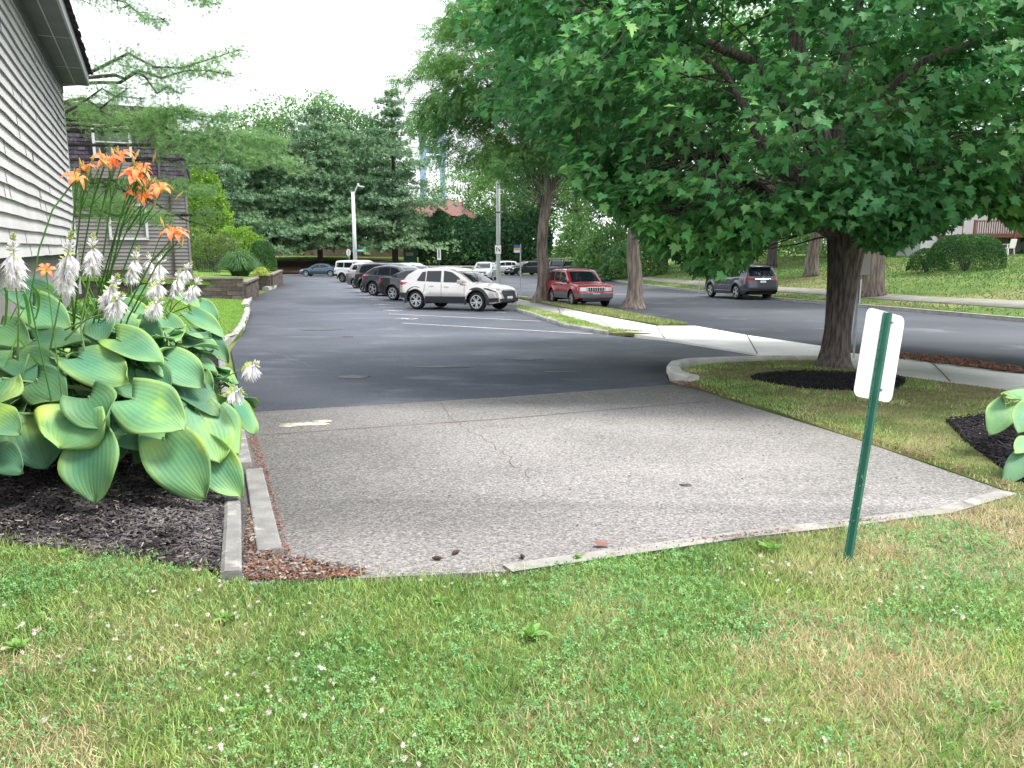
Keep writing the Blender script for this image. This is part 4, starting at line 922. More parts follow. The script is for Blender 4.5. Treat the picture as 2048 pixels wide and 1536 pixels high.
# walkway strip on the terrace
# pine reaching over from behind the left house
rng = np.random.default_rng(90); random.seed(90)
pb = Vector((-10.2, 16.5, .3)); pt = thing('near_pine', 'pine hidden behind the left house with long boughs across the sky', 'tree', pb)
mb = MB(); mb.tube([(0, 0, -.5), (0, 0, 4), (.1, 0, 8), (0, 0, 12)], [.32, .27, .2, .08], 12, rough=.1); mb.build('trunk', M_bark2, pt, smooth=True)
T_tuft = tuft_tmpl(20, .017, 1.0, 5); mb = MB(); TP = []; TD = []
BG = [  # start px,py ; end px,py ; depth start,end ; spread ; tufts
 ((60, -60), (435, 5), 16, 13, .40, 260), ((120, -20), (330, 45), 16, 13.5, .38, 170), ((170, 150), (480, 105), 16, 13, .30, 250), ((200, 165), (470, 155), 16, 13.5, .3, 170), ((230, 150), (360, 190), 15.5, 13.8, .25, 90), ((110, 225), (260, 175), 16, 14, .26, 110), ((110, 210), (300, 195), 16, 14.5, .16, 70),
 ((120, 232), (380, 228), 16.5, 15.5, .30, 330), ((150, 250), (470, 240), 16.5, 15.5, .36, 380), ((260, 262), (560, 285), 16.5, 15.3, .42, 520), ((300, 290), (520, 320), 16.5, 15, .36, 330), ((330, 318), (430, 330), 16.3, 15, .15, 50), ((200, 372), (430, 385), 16.5, 14.8, .20, 250), ((130, 418), (330, 436), 16.2, 14.5, .28, 260), ((140, 400), (260, 405), 16.2, 15, .28, 150), ((210, 365), (460, 475), 16.3, 14.8, .05, 14), ((390, 430), (430, 425), 16, 15.2, .14, 60), ((120, 330), (200, 420), 16, 15, .3, 110), ((300, 240), (600, 330), 16.5, 15, .38, 260)]
for (a, b, d0, d1, spd, nt) in BG:
    A = at(a[0], a[1], d0); B = at(b[0], b[1], d1); A0 = Vector((pb.x, pb.y, min(12, max(1.5, A.z)))); L = (B-A).length
    pts = [A0, A]+[A.lerp(B, k/6)+Vector((0, 0, .06*L*math.sin(math.pi*k/6)*random.uniform(-.5, 1)+random.uniform(-.05, .05))) for k in range(1, 7)]
    mb.tube([p-pb for p in pts], [.04, .034, .03, .026, .02, .015, .01, .005], 6, caps=False)
    for k in range(nt):
        s = random.random()**.75; i = 1+s*6; j = int(min(i, 6)); c = pts[j].lerp(pts[j+1], min(1, i-j))
        sp_ = spd*(1-.55*s)*(.35+.65*math.sin(math.pi*min(1, s+.12))); o = Vector((random.gauss(0, 1)*.25*spd, random.gauss(0, 1)*1.4*sp_, random.gauss(0, .42)*sp_-.02)); e = c+o
        TP.append(e-pb); TD.append(Vector((o.x+.4, o.y*.6, o.z*.4+random.uniform(-.05, .5))).normalized())
        if k % 5 == 0: mb.tube([c-pb, (c+e)/2-pb+Vector((0, 0, .02)), e-pb], [.009, .006, .003], 4, caps=False)
mb.build('branches', M_bark3, pt)
TP = np.array([tuple(v) for v in TP]); TD = np.array([tuple(v) for v in TD]); TP = np.repeat(TP, 3, 0)+rng.normal(size=(len(TP)*3, 3))*.07; TD = norm(np.repeat(TD, 3, 0)+rng.normal(size=(len(TP), 3))*.5)
scatter('needles', T_tuft, TP, frames(norm(rng.normal(size=TP.shape)), TD), rng.uniform(.07, .13, len(TP)), M_pine2, pt)

# the far wood behind the bank: reads as one mass
rng = np.random.default_rng(77)
wc = []
while len(wc) < 1500:
    s_ = rng.random(); i = s_*(len(FARK[2:12])-1); j = int(i); a = Vector(FARK[2+j]).lerp(Vector(FARK[3+j]), i-j); b = Vector(FARK[3+j])-Vector(FARK[2+j]); nn = Vector((b.y, -b.x)).normalized()
    dd = rng.uniform(30, 52) if a.y > 44 else rng.uniform(36, 60)
    if a.y > 66: dd = rng.uniform(20, 44)
    q_ = a+nn*dd; hmax = 9+5*noise.noise(Vector((q_.x*.09, q_.y*.09, 0))); wc.append((q_.x, q_.y, GZ(q_.x, q_.y)+hmax*rng.random()))
for k in range(420):
    x_ = rng.uniform(-75, 12); y_ = rng.uniform(132, 150); wc.append((x_, y_, GZ(x_, y_)+rng.uniform(0, 8)))
wc = np.array(wc); P, Rm = clumps(wc, rng.uniform(1.2, 2.4, len(wc)), 46, .7, (40, 90, -5)); P, Rm = P, Rm
o = scatter('far_wood', T_oval, P, Rm, .55*rng.uniform(.7, 1.2, len(P)), M_dec); o['kind'] = 'stuff'
# ---------------------------------------------------------------- hostas
M_hosta = mat('hosta_leaf', (.08, .25, .155), (.15, .34, .16), 3.2, .52, .4, isl=.3, transl=.2, c3=(.40, .56, .12), sc3=2.4, t3=(.54, .76))
def hosta_shader(m):
    N, L, b = nodes(m); uvn = N.new('ShaderNodeUVMap'); s = N.new('ShaderNodeSeparateXYZ'); L.new(uvn.outputs[0], s.inputs[0])
    mu = N.new('ShaderNodeMath'); mu.operation = 'MULTIPLY'; mu.inputs[1].default_value = 2*math.pi*6; L.new(s.outputs[0], mu.inputs[0])
    si = N.new('ShaderNodeMath'); si.operation = 'SINE'; L.new(mu.outputs[0], si.inputs[0]); ab = N.new('ShaderNodeMath'); ab.operation = 'ABSOLUTE'; L.new(si.outputs[0], ab.inputs[0])
    tc = N.new('ShaderNodeTexCoord'); n = N.new('ShaderNodeTexNoise'); n.inputs['Scale'].default_value = 55; L.new(tc.outputs['Object'], n.inputs[0])
    ad = N.new('ShaderNodeMath'); ad.operation = 'MULTIPLY_ADD'; ad.inputs[1].default_value = .5; L.new(n.outputs[0], ad.inputs[0]); L.new(ab.outputs[0], ad.inputs[2])
    bp = N.new('ShaderNodeBump'); bp.inputs['Strength'].default_value = .22; bp.inputs['Distance'].default_value = .005; L.new(ad.outputs[0], bp.inputs['Height']); L.new(bp.outputs[0], b.inputs['Normal'])
hosta_shader(M_hosta)
def hosta_margin(m):
    N, L, b = nodes(m); old = b.inputs['Base Color'].links[0].from_socket; uvn = N.new('ShaderNodeUVMap'); s = N.new('ShaderNodeSeparateXYZ'); L.new(uvn.outputs[0], s.inputs[0])
    def mt(op, a, bb=None, cc=None):
        x = N.new('ShaderNodeMath'); x.operation = op
        for i, v in enumerate((a, bb, cc)):
            if v is None: continue
            if isinstance(v, (int, float)): x.inputs[i].default_value = v
            else: L.new(v, x.inputs[i])
        return x.outputs[0]
    e = mt('POWER', mt('ABSOLUTE', mt('MULTIPLY_ADD', s.outputs[0], 2, -1)), 3.0); t4 = mt('POWER', s.outputs[1], 3.0); e = mt('MAXIMUM', e, t4)
    g = N.new('ShaderNodeNewGeometry'); rn = g.outputs['Random Per Island']; tc = N.new('ShaderNodeTexCoord'); n = N.new('ShaderNodeTexNoise'); n.inputs['Scale'].default_value = 7; L.new(tc.outputs['Object'], n.inputs[0])
    f = mt('MULTIPLY', mt('MULTIPLY', e, mt('MULTIPLY_ADD', rn, .8, .0)), mt('MULTIPLY', n.outputs[0], 1.5)); f = mt('MINIMUM', f, 1)
    x = N.new('ShaderNodeMix'); x.data_type = 'RGBA'; L.new(f, x.inputs[0]); L.new(old, x.inputs[6]); x.inputs[7].default_value = (.45, .60, .12, 1); L.new(x.outputs[2], b.inputs['Base Color'])
hosta_margin(M_hosta)
M_pet = mat('hosta_stalk', (.25, .38, .16), None, rough=.5, transl=.1)
M_bloom = mat('hosta_bloom', (.85, .83, .84), (.78, .76, .8), 20, .6, isl=.06, transl=.3)
M_bract = mat('hosta_bract', (.42, .5, .16), (.55, .6, .3), 20, .6, isl=.2, transl=.3)
def hosta_leaf(base, tip, wd, nrm, droop=.25, cup=.12, seed=0):
    """heart-shaped leaf grid from notch to tip; returns verts, faces, uvs"""
    base, tip = Vector(base), Vector(tip); ax = tip-base; L = ax.length; ax.normalize(); nrm = Vector(nrm); x = ax.cross(nrm).normalized(); z = x.cross(ax)
    nu, nv = 12, 12; vs = []; uv = []
    for j in range(nv+1):
        t = j/nv
        hw = wd/2*(math.sin(math.pi*min(1, (t+.16)/1.16))**.62)*(1-.30*t**2)*(1 if t < .97 else .5)
        if j == nv: hw = .002
        for i in range(nu+1):
            u = -1+2*i/nu; back = -.16*L*(1-abs(u-0)**.0) if False else 0
            lobe = -.27*L*(1-t)**3*(abs(u)**1.1)*(1.05-.35*abs(u)**3)
            y = L*t+lobe; xx = u*hw
            zz_ = cup*wd*(abs(u)**1.6)*(1-.4*t)*.8-droop*L*(t**2)*.6+droop*L*.15*t
            zz_ += .05*wd*math.sin(8*t+seed*1.7+3*u)*abs(u)**2+.012*L*math.sin(3*t+seed)+.10*wd*math.sin(seed*2.3+3.2*t)*u*abs(u)
            vs.append(base+ax*y+x*xx+z*zz_); uv.append((i/nu, t))
    fs = [(j*(nu+1)+i, j*(nu+1)+i+1, (j+1)*(nu+1)+i+1, (j+1)*(nu+1)+i) for j in range(nv) for i in range(nu)]
    return vs, fs, uv
def hosta(name, label, c, leaves, spikes, group='hosta plants'):
    """leaves: (base, tip, width, normal). spikes: lists of world points ending at the tip"""
    t = thing(name, label, 'hosta', c, 0, group); V = []; F = []; UV = []; st = MB(); C = Vector(c)
    for k, (b, tp, wd, nr) in enumerate(leaves):
        v, f, u = hosta_leaf(b, tp, wd, nr, random.uniform(.2, .5), random.uniform(.06, .2), k)
        o = len(V); V += [tuple(p-C) for p in v]; F += [tuple(i+o for i in q) for q in f]; UV += u
        b = Vector(b); g_ = Vector((C.x+random.uniform(-.1, .1), C.y+random.uniform(-.1, .1), C.z)); hz = Vector((b.x-g_.x, b.y-g_.y, 0))
        st.tube([g_-C, g_+hz*.35+UZ*(b.z-g_.z)*.75-C, b-C+UZ*.01, Vector(b).lerp(Vector(tp), .12)-C], [.010, .008, .006, .004], 5, caps=False)
    o = npmesh('leaves', V, np.array(F), [4]*len(F), M_hosta, t, True, UV)
    sf = o.modifiers.new('s', 'SOLIDIFY'); sf.thickness = .0025
    st.build('stalks', M_pet, t)
    for k, sp_ in enumerate(spikes):
        flower_spike(t, [Vector(p) for p in sp_[0]], sp_[1], sp_[2], k)
    return t
def flower_spike(t, pts, ln, dens, seed):
    """scape along pts; florets hang along the last ln metres"""
    r = random.Random(seed+50); C = t.location; sc = MB(); n = 14; P = []
    for i in range(n+1):          # catmull-like resample
        s = i/n*(len(pts)-1); j = min(int(s), len(pts)-2); P.append(pts[j].lerp(pts[j+1], s-j))
    sc.tube([p-C for p in P], [.0065-.004*i/n for i in range(n+1)], 6)
    so_ = sc.build('flower_scape', M_pet, t, smooth=True)
    tip = P[-1]; d = (P[-1]-P[-3]).normalized(); bl = MB(); br = MB()
    nf = int(50*dens); ln = ln*.8
    for k in range(nf):
        s = k/nf; pos = tip-d*ln*s; a = k*2.4+r.uniform(-.3, .3); x = d.cross(Vector((0, .3, 1))).normalized() if abs(d.z) < .9 else Vector((1, 0, 0)); y = d.cross(x); o = x*math.cos(a)+y*math.sin(a)
        if s < .42:      # buds
            ax = (o*(.5+1.2*s)+d*.7+UZ*.1).normalized(); L = .016+.085*s; rr = .004+.009*s; bl.tube([pos-C, pos+ax*L*.6-C, pos+ax*L-C], [.002, rr, .001], 5, m=1 if s < .2 else 0, caps=False)
        else:
            ax = (o*.75+d*.05-UZ*(.7+.6*s)+Vector((r.gauss(0, .15), r.gauss(0, .15), 0))).normalized(); L = r.uniform(.058, .085); q_ = pos+o*.006
            p1 = q_+ax*L*.35+UZ*.003; p2 = q_+ax*L*.8-UZ*.006; p3 = q_+ax*L-UZ*.013
            bl.tube([q_-C, p1-C, p2-C], [.002, .007, .0135], 6, caps=False)
            for e in range(5):
                b_ = e*1.257+r.uniform(-.2, .2); xx = ax.cross(d).normalized(); yy = ax.cross(xx); od = xx*math.cos(b_)+yy*math.sin(b_); od2 = xx*math.cos(b_+.55)+yy*math.sin(b_+.55)
                bl.add([p2+od*.0115-C, p2+od2*.0115-C, p3+(od+od2)*.012+ax*.008-C], [(0, 1, 2)])
        if k % 3 == 0 and s > .3 or (k % 2 == 0 and s > .85):
            w_ = d.cross(o).normalized()*.010; e_ = pos+o*.045+d*.012; br.add([pos-C, pos+(e_-pos)*.5+w_-C, e_-C, pos+(e_-pos)*.5-w_+UZ*.003-C], [(0, 1, 2, 3)])
    for k in range(7):       # leafy bracts below the blooms
        pos = tip-d*ln*(1.02+.05*k); a = k*2.2; x = d.cross(Vector((0, .3, 1))).normalized(); y = d.cross(x); o = (x*math.cos(a)+y*math.sin(a)); w_ = d.cross(o).normalized()*.013; e_ = pos+o*.05+d*.02
        br.add([pos-C, pos+(e_-pos)*.45+w_-C, e_-C, pos+(e_-pos)*.45-w_-C], [(0, 1, 2, 3)])
    bl.build('flower_spike', [M_bloom, M_bract], t, smooth=True); br.build('bracts', M_bract, t)
def cr(x, y): return x/2.104, 450+y/2.104        # crop coordinates used while measuring the leaves
random.seed(4)
HL = [((400, 900), (368, 1170), 205, 4.45), ((690, 905), (862, 1145), 205, 4.62), ((880, 960), (1000, 1137), 150, 4.85), ((840, 790), (930, 992), 190, 4.9), ((120, 800), (192, 1018), 235, 4.6),
 ((345, 785), (240, 932), 270, 4.5), ((372, 728), (446, 842), 175, 4.55), ((555, 735), (766, 848), 205, 4.65), ((480, 625), (572, 715), 130, 4.9), ((330, 560), (530, 638), 170, 4.85), ((150, 655), (252, 728), 150, 4.7), ((10, 650), (-90, 760), 200, 4.6),
 ((60, 560), (270, 640), 140, 4.95), ((140, 490), (362, 470), 110, 5.15), ((440, 420), (545, 520), 200, 5.3), ((560, 430), (660, 560), 150, 5.3), ((490, 480), (682, 572), 140, 5.0), ((690, 560), (852, 655), 140, 5.05), ((625, 610), (700, 700), 110, 4.95), ((760, 660), (918, 782), 120, 5.05),
 ((90, 280), (255, 345), 130, 5.5), ((140, 350), (275, 425), 130, 5.35), ((-40, 800), (62, 862), 130, 4.4), ((-40, 950), (72, 1012), 120, 4.4), ((560, 830), (742, 885), 120, 4.85), ((470, 850), (572, 922), 110, 4.8), ((0, 430), (100, 490), 120, 5.2), ((700, 700), (760, 760), 90, 4.95), ((280, 640), (250, 560), 120, 5.1), ((420, 400), (420, 480), 110, 5.2), ((-60, 560), (40, 640), 150, 5.0), ((800, 620), (892, 690), 90, 5.2), ((300, 830), (100, 900), 120, 4.95), ((650, 900), (560, 1000), 90, 5.0)]
leaves = []
for (b, tp, wd, dep) in HL:
    B = at(*cr(*b), dep+.10); T_ = at(*cr(*tp), dep-.06); wdm = wd/2.104/FPX*dep*1.32
    v = Vector((0, -1, .0)); ax = (T_-B).normalized(); nr = (Vector((0, -.62, .78))+Vector((random.uniform(-.3, .3), 0, random.uniform(-.15, .15)))).normalized()
    leaves.append((B, T_, wdm, nr))
hc = Vector((-2.35, 5.25, .2))
def mound(c, n, R_, H_, seed, size=.30, fr=.25):
    r = random.Random(seed); n = int(n*1.6); out = []
    for k in range(n):
        a = r.uniform(0, 6.283); e = r.random(); el = .15+.8*e; rr = R_*(1-.75*e)*r.uniform(.8, 1.05); z_ = H_*(.25+.72*e)
        d = Vector((math.cos(a), math.sin(a), 0)); b = c+d*rr*.72+UZ*z_; L = size*r.uniform(.75, 1.15)*(1-.2*e); tp = b+d*L*(.62+.3*e)+UZ*L*(-.75+.85*e)
        out.append((b, tp, L*r.uniform(.85, 1.0), (d*.5+UZ*.85)))
    return out
sp1 = lambda *pp: [at(px, py, d) for px, py, d in pp]
leaves += mound(hc+Vector((-.1, .2, .05)), 34, .72, .78, 5, .3)+mound(hc+Vector((-.7, .0, .05)), 14, .6, .7, 15, .3)+mound(hc+Vector((-.25, .75, .0)), 16, .45, .6, 25, .28)
hosta('hosta', 'big front hosta with ribbed blue-green leaves edged yellow, spilling over the mulch', hc, leaves, [
 (sp1((35, 720, 4.7), (38, 620, 4.5), (28, 550, 4.4), (27, 468, 4.3)), .34, 1.1), (sp1((100, 700, 4.8), (112, 640, 4.6), (128, 560, 4.5), (143, 462, 4.4)), .42, 1.4),
 (sp1((180, 760, 5.0), (160, 650, 5.0), (180, 560, 5.0), (187, 468, 5.0)), .26, 1.0), (sp1((130, 680, 4.9), (160, 650, 4.8), (205, 610, 4.7), (236, 550, 4.6)), .26, 1.2), (sp1((130, 660, 4.9), (170, 640, 4.8), (215, 625, 4.7), (245, 588, 4.6)), .2, .9)])
hd = Vector((-3.15, 6.1, .3))
L2_ = mound(hd, 44, .85, .78, 9, .32)
for (b, tp, wd, dep) in (((520, 330), (645, 385), 80, 6.0), ((700, 400), (760, 480), 110, 6.0), ((560, 290), (640, 250), 80, 6.6)):
    B = at(*cr(*b), dep+.1); L2_.append((B, at(*cr(*tp), dep-.05), wd/2.104/FPX*dep, Vector((.2, -.6, .78))))
hosta('hosta', 'second hosta in the row, half hidden behind the front clump', hd, L2_, [
 (sp1((270, 640, 6.0), (262, 590, 6.0), (264, 540, 6.0), (277, 494, 6.0)), .3, .9), (sp1((290, 640, 6.2), (300, 580, 6.2), (315, 540, 6.2), (330, 508, 6.2)), .26, .9), (sp1((260, 640, 5.8), (280, 605, 5.7), (305, 580, 5.6), (325, 560, 5.5)), .2, 1), (sp1((250, 660, 5.7), (275, 640, 5.5), (300, 620, 5.4), (322, 598, 5.3)), .2, .9)])
he = Vector((-3.9, 7.6, .3)); L3_ = mound(he, 50, .95, .75, 13, .32)
for (b, tp, wd, dep) in (((840, 440), (962, 562), 100, 7.2), ((800, 370), (942, 452), 90, 7.3), ((760, 300), (835, 342), 80, 7.6), ((840, 330), (915, 400), 80, 7.6), ((720, 430), (850, 520), 80, 7.0)):
    B = at(*cr(*b), dep+.1); L3_.append((B, at(*cr(*tp), dep-.05), wd/2.104/FPX*dep, Vector((.2, -.6, .78))))
hosta('hosta', 'third hosta with white flower spikes drooping towards the side lawn', he, L3_, [
 (sp1((340, 620, 7.2), (350, 580, 7.2), (365, 550, 7.2), (384, 524, 7.2)), .26, .9), (sp1((330, 640, 7.0), (350, 610, 6.9), (375, 590, 6.8), (405, 552, 6.8)), .28, 1.1), (sp1((320, 640, 7.0), (340, 600, 7), (352, 570, 6.9), (360, 540, 6.9)), .24, .9),
 (sp1((400, 790, 5.6), (430, 765, 5.4), (470, 745, 5.2), (515, 728, 5.0)), .16, .6), (sp1((400, 800, 5.5), (425, 790, 5.3), (450, 785, 5.1), (482, 782, 5.0)), .13, .5)])
hf = Vector((-4.9, 9.6, .3)); hosta('hosta', 'farthest hosta of the row, beside the crumbling kerb', hf, mound(hf, 50, 1.0, .7, 17, .32), [(sp1((300, 600, 9), (305, 560, 9), (300, 530, 9), (296, 505, 9)), .25, .8)])
hg = Vector((-3.9, 5.6, .3)); hosta('hosta', 'hosta against the house foundation at the left edge', hg, mound(hg, 36, .8, .7, 19, .3), [])
hh = Vector(gp(2065, 862)+(0,)); hh.z = G(hh.y)+.1; rl = []
for (b, tp, wd, dep) in (((2012, 812), (1982, 862), 62, 6.2), ((2040, 800), (2010, 782), 36, 6.3), ((2075, 790), (2018, 785), 40, 6.5), ((2060, 820), (2040, 862), 62, 6.0), ((2070, 900), (2010, 962), 62, 5.5), ((2060, 880), (2032, 900), 40, 5.6), ((2100, 860), (2052, 900), 60, 5.8), ((1998, 815), (1978, 842), 40, 6.3)):
    rl.append((at(*b, dep+.1), at(*tp, dep-.05), wd/FPX*dep*.95, Vector((-.2, -.6, .78))))
hosta('hosta', 'hosta leaves reaching in from the right edge over the dark mulch', hh, rl+mound(hh+Vector((.35, .1, 0)), 16, .5, .45, 23, .26), [])

# ---------------------------------------------------------------- daylilies
M_lily = mat('daylily_petal', (.90, .25, .15), (.92, .38, .16), 30, .6, isl=.12, transl=.35)
M_lilyc = mat('daylily_throat', (.85, .42, .05), None, rough=.6)
M_bud = mat('daylily_bud', (.45, .32, .10), (.3, .32, .1), 30, .6, isl=.3)
M_blade = mat('daylily_leaf', (.09, .22, .05), (.13, .28, .06), 3, .5, isl=.3, transl=.3)
def lily(t, p, s, seed):
    r = random.Random(seed); mb = MB(); C = t.location; tilt = Vector((r.uniform(-.5, .5), r.uniform(-.7, -.1), r.uniform(.4, 1))).normalized(); x = tilt.cross(Vector((.3, 1, 0))).normalized(); y = tilt.cross(x)
    for k in range(6):
        a = k*math.pi/3+r.uniform(-.1, .1); o = x*math.cos(a)+y*math.sin(a); w_ = tilt.cross(o).normalized()*s*(.20 if k % 2 else .27); curl = r.uniform(.05, .35)
        ps = [p-tilt*s*.45, p+o*s*.22+tilt*s*.02, p+o*s*.62+tilt*s*.28, p+o*s*.95+tilt*s*(.25-curl), p+o*s*1.12+tilt*s*(.05-curl*1.6)]; ws = [.12, .55, 1, .75, .05]
        vs = []
        for q_, ww in zip(ps, ws): vs += [q_-w_*ww-C+tilt*s*.05*ww, q_-C, q_+w_*ww-C+tilt*s*.05*ww]
        mb.add(vs, [(3*j+i, 3*j+i+1, 3*j+i+4, 3*j+i+3) for j in range(4) for i in range(2)], 0)
        mb.f[-8:-6]; mb.m[-8:-4] = [1, 1, 0, 0]
    for k in range(6):
        a = k*1.05+.5; o = x*math.cos(a)+y*math.sin(a); e = p+tilt*s*.75+o*s*.22; mb.tube([p-C, p+tilt*s*.4+o*s*.05-C, e-C], s*.012, 4, m=1); mb.box(e-C, (s*.05, s*.05, s*.09), m=2)
    f = mb.build('flower', [M_lily, M_lilyc, M_bud], t, smooth=True)
random.seed(33)
lb = Vector((-3.15, 5.6, .35)); dlp = thing('daylily', 'tall clump of orange daylilies leaning in front of the townhouse', 'daylily', lb)
FL = [(150, 357, 4.9, .085), (172, 338, 5.0, .075), (208, 322, 5.0, .08), (243, 314, 5.0, .09), (232, 322, 5.05, .07), (276, 345, 4.9, .09), (268, 356, 4.9, .095), (285, 338, 5.0, .07), (265, 385, 4.95, .07), (290, 395, 4.95, .065), (320, 378, 4.9, .085), (344, 466, 4.9, .085), (358, 470, 4.92, .075)]
sm = MB(); bd = MB()
for k, (px, py, d_, s) in enumerate(FL):
    p = at(px, py, d_); lily(dlp, p, s*.86, k)
    b = lb+Vector((random.uniform(-.12, .12), random.uniform(-.1, .1), 0)); m1 = b.lerp(p, .5)+Vector((-.06 if px < 200 else -.02, 0, .12)); m2 = b.lerp(p, .82)+Vector((-.02, 0, .06))
    sm.tube([b-lb, m1-lb, m2-lb, p-UZ*s*.4-lb], [.007, .006, .005, .004], 6, caps=False)
    for j in range(random.randint(2, 4)):
        o = Vector((random.uniform(-.09, .09), random.uniform(-.05, .05), random.uniform(-.05, .07))); e = p+o-UZ*.03; sm.tube([m2-lb, (m2+e)/2-lb+UZ*.01, e-lb], .003, 4, caps=False)
        dd = (o+UZ*.12).normalized(); bd.tube([e-lb, e+dd*.035-lb, e+dd*.07-lb], [.003, .009, .003], 6)
sm.add(bd.v, bd.f, 1); sm.build('stems', [M_blade, M_bud], dlp)
mb = MB()
for k in range(120):
    a = random.uniform(0, 6.283); rr = random.uniform(0, .4); b = Vector((math.cos(a)*rr, math.sin(a)*rr, 0)); d = Vector((math.cos(a), math.sin(a), 0)); h = random.uniform(.3, .68); L = random.uniform(.15, .5); pn = Vector((-d.y, d.x, 0))*.012
    pts = [b, b+d*L*.3+UZ*h*.7, b+d*L*.7+UZ*h, b+d*L+UZ*h*.75]; vs = []
    for p_, q_ in zip(pts, (1, 1, .8, .05)): vs += [p_-pn*q_, p_-UZ*.006, p_+pn*q_]
    mb.add(vs, [(3*j+i, 3*j+i+1, 3*j+i+4, 3*j+i+3) for j in range(3) for i in range(2)])
mb.build('leaves', M_blade, dlp)
def leaf_clump(c, n, R_, H_, label, seed):
    r = random.Random(seed); t = thing('daylily', label, 'daylily', c, 0, 'daylily foliage clumps'); mb = MB()
    for k in range(n):
        a = r.uniform(0, 6.283); rr = r.uniform(0, R_*.3); d = Vector((math.cos(a), math.sin(a), 0)); b = d*rr; h = H_*r.uniform(.6, 1); L = R_*r.uniform(.4, 1); pn = Vector((-d.y, d.x, 0))*.013
        pts = [b, b+d*L*.3+UZ*h*.7, b+d*L*.7+UZ*h, b+d*L+UZ*h*.7]; vs = []
        for p_, q_ in zip(pts, (1, 1, .8, .05)): vs += [p_-pn*q_, p_-UZ*.006, p_+pn*q_]
        mb.add(vs, [(3*j+i, 3*j+i+1, 3*j+i+4, 3*j+i+3) for j in range(3) for i in range(2)])
    mb.build('leaves', M_blade, t)
    mb = MB()
    for k in range(5): a = r.uniform(0, 6.283); mb.tube([(0, 0, 0), (math.cos(a)*.1, math.sin(a)*.1, H_*.8), (math.cos(a)*.2, math.sin(a)*.2, H_*1.25)], .004, 5)
    mb.build('stems', M_blade, t)
leaf_clump(Vector((-3.55, 6.9, .55)), 170, .5, .62, 'grassy daylily leaves without blooms between the second and third hostas', 5)
leaf_clump(Vector((-4.35, 8.6, .5)), 150, .5, .6, 'farther tuft of arching daylily leaves behind the white flower spikes', 6)
l2 = Vector((-2.75, 4.65, .25)); d2 = thing('daylily', 'single fading daylily stem with long leaves beside the left hosta spikes', 'daylily', l2)
p = at(92, 540, 4.7); lily(d2, p, .05, 77); sm = MB(); sm.tube([Vector((0, 0, 0)), Vector((.02, 0, .35)), p-l2], [.005, .004, .003], 5)
q_ = [at(60, 600, 4.7), at(78, 500, 4.75), at(105, 420, 4.8), at(150, 360, 4.9)]; sm.tube([Vector((0, 0, 0))]+[k_-l2 for k_ in q_], .005, 5); sm.build('stems', M_blade, d2)
mb = MB()
for (a, b, c_) in (((20, 640), (60, 545), (115, 590)), ((60, 650), (50, 560), (40, 600)), ((30, 650), (75, 560), (110, 575)), ((10, 650), (20, 560), (2, 580)), ((70, 640), (90, 590), (60, 570))):
    A, Bp, Cp = at(*a, 4.9), at(*b, 4.9), at(*c_, 4.75); vs = []; n = 6
    for i in range(n+1):
        s = i/n; q_ = A*(1-s)**2+Bp*2*s*(1-s)+Cp*s*s; w_ = Vector((.5, .2, .6)).normalized()*.014*(1-s**3)+Vector((0, 0, .0005)); vs += [q_-w_-l2, q_+w_-l2]
    mb.add(vs, [(2*i, 2*i+1, 2*i+3, 2*i+2) for i in range(n)])
mb.build('leaves', M_blade, d2)

# ---------------------------------------------------------------- mulch chips and litter
def in_poly(pts, poly):
    x, y = pts[:, 0], pts[:, 1]; ins = np.zeros(len(pts), bool); n = len(poly)
    for i in range(n):
        x1, y1 = poly[i]; x2, y2 = poly[i-1]; c = (y1 > y) != (y2 > y)
        with np.errstate(divide='ignore', invalid='ignore'): ins ^= c & (x < (x2-x1)*(y-y1)/(y2-y1+1e-12)+x1)
    return ins
def sample(poly, n, far=0):
    xs_, ys_ = [p[0] for p in poly], [p[1] for p in poly]; out = []
    got = 0
    while got < n:
        q_ = np.stack([rng.uniform(min(xs_), max(xs_), n), rng.uniform(min(ys_), max(ys_), n)], 1); q_ = q_[in_poly(q_, poly)]; out.append(q_); got += len(q_)
        if not len(q_): break
    return np.concatenate(out)[:n]
rng = np.random.default_rng(3)
T_chip = ([(-.5, -.5, -.2), (.5, -.42, -.2), (.42, .5, -.2), (-.5, .4, -.2), (-.4, -.4, .3), (.45, -.3, .25), (.3, .4, .3), (-.42, .42, .2)], [(4, 5, 6, 7), (0, 1, 5, 4), (1, 2, 6, 5), (2, 3, 7, 6), (3, 0, 4, 7)])
def litter(name, poly, n, zf, m, sx, sy, sz, tilt=.5, up=.01, P=None):
    P = sample(poly, n) if P is None else P; n = len(P); z_ = np.array([zf(a, b) for a, b in P])+up*rng.random(n)
    a = rng.random(n)*6.283; ax = np.stack([np.cos(a), np.sin(a), rng.normal(size=n)*tilt*.5], 1); nr = norm(np.stack([rng.normal(size=n)*tilt, rng.normal(size=n)*tilt, np.ones(n)], 1))
    S = np.stack([rng.uniform(*sx, n), rng.uniform(*sy, n), rng.uniform(*sz, n)], 1)
    o = scatter(name, T_chip, np.column_stack([P, z_]), frames(ax, nr), S, m); o['kind'] = 'stuff'; return o
M_chipl = mat('pale_chip', (.32, .29, .26), (.2, .17, .15), 4, .9, isl=.4)
NB = GP((487, 1166), (478, 1000), (455, 850))+[(-2.2, 6)]+[(-3.6, 6), (-3.6, 4.6)]+GP((0, 1095), (300, 1132))
litter('mulch_chips', NB, 16000, bedz, M_chip, (.006, .016), (.015, .055), (.003, .009), .55, .025)
litter('pale_mulch_chips', NB, 1100, bedz, M_chipl, (.004, .012), (.012, .045), (.003, .006), .5, .03)
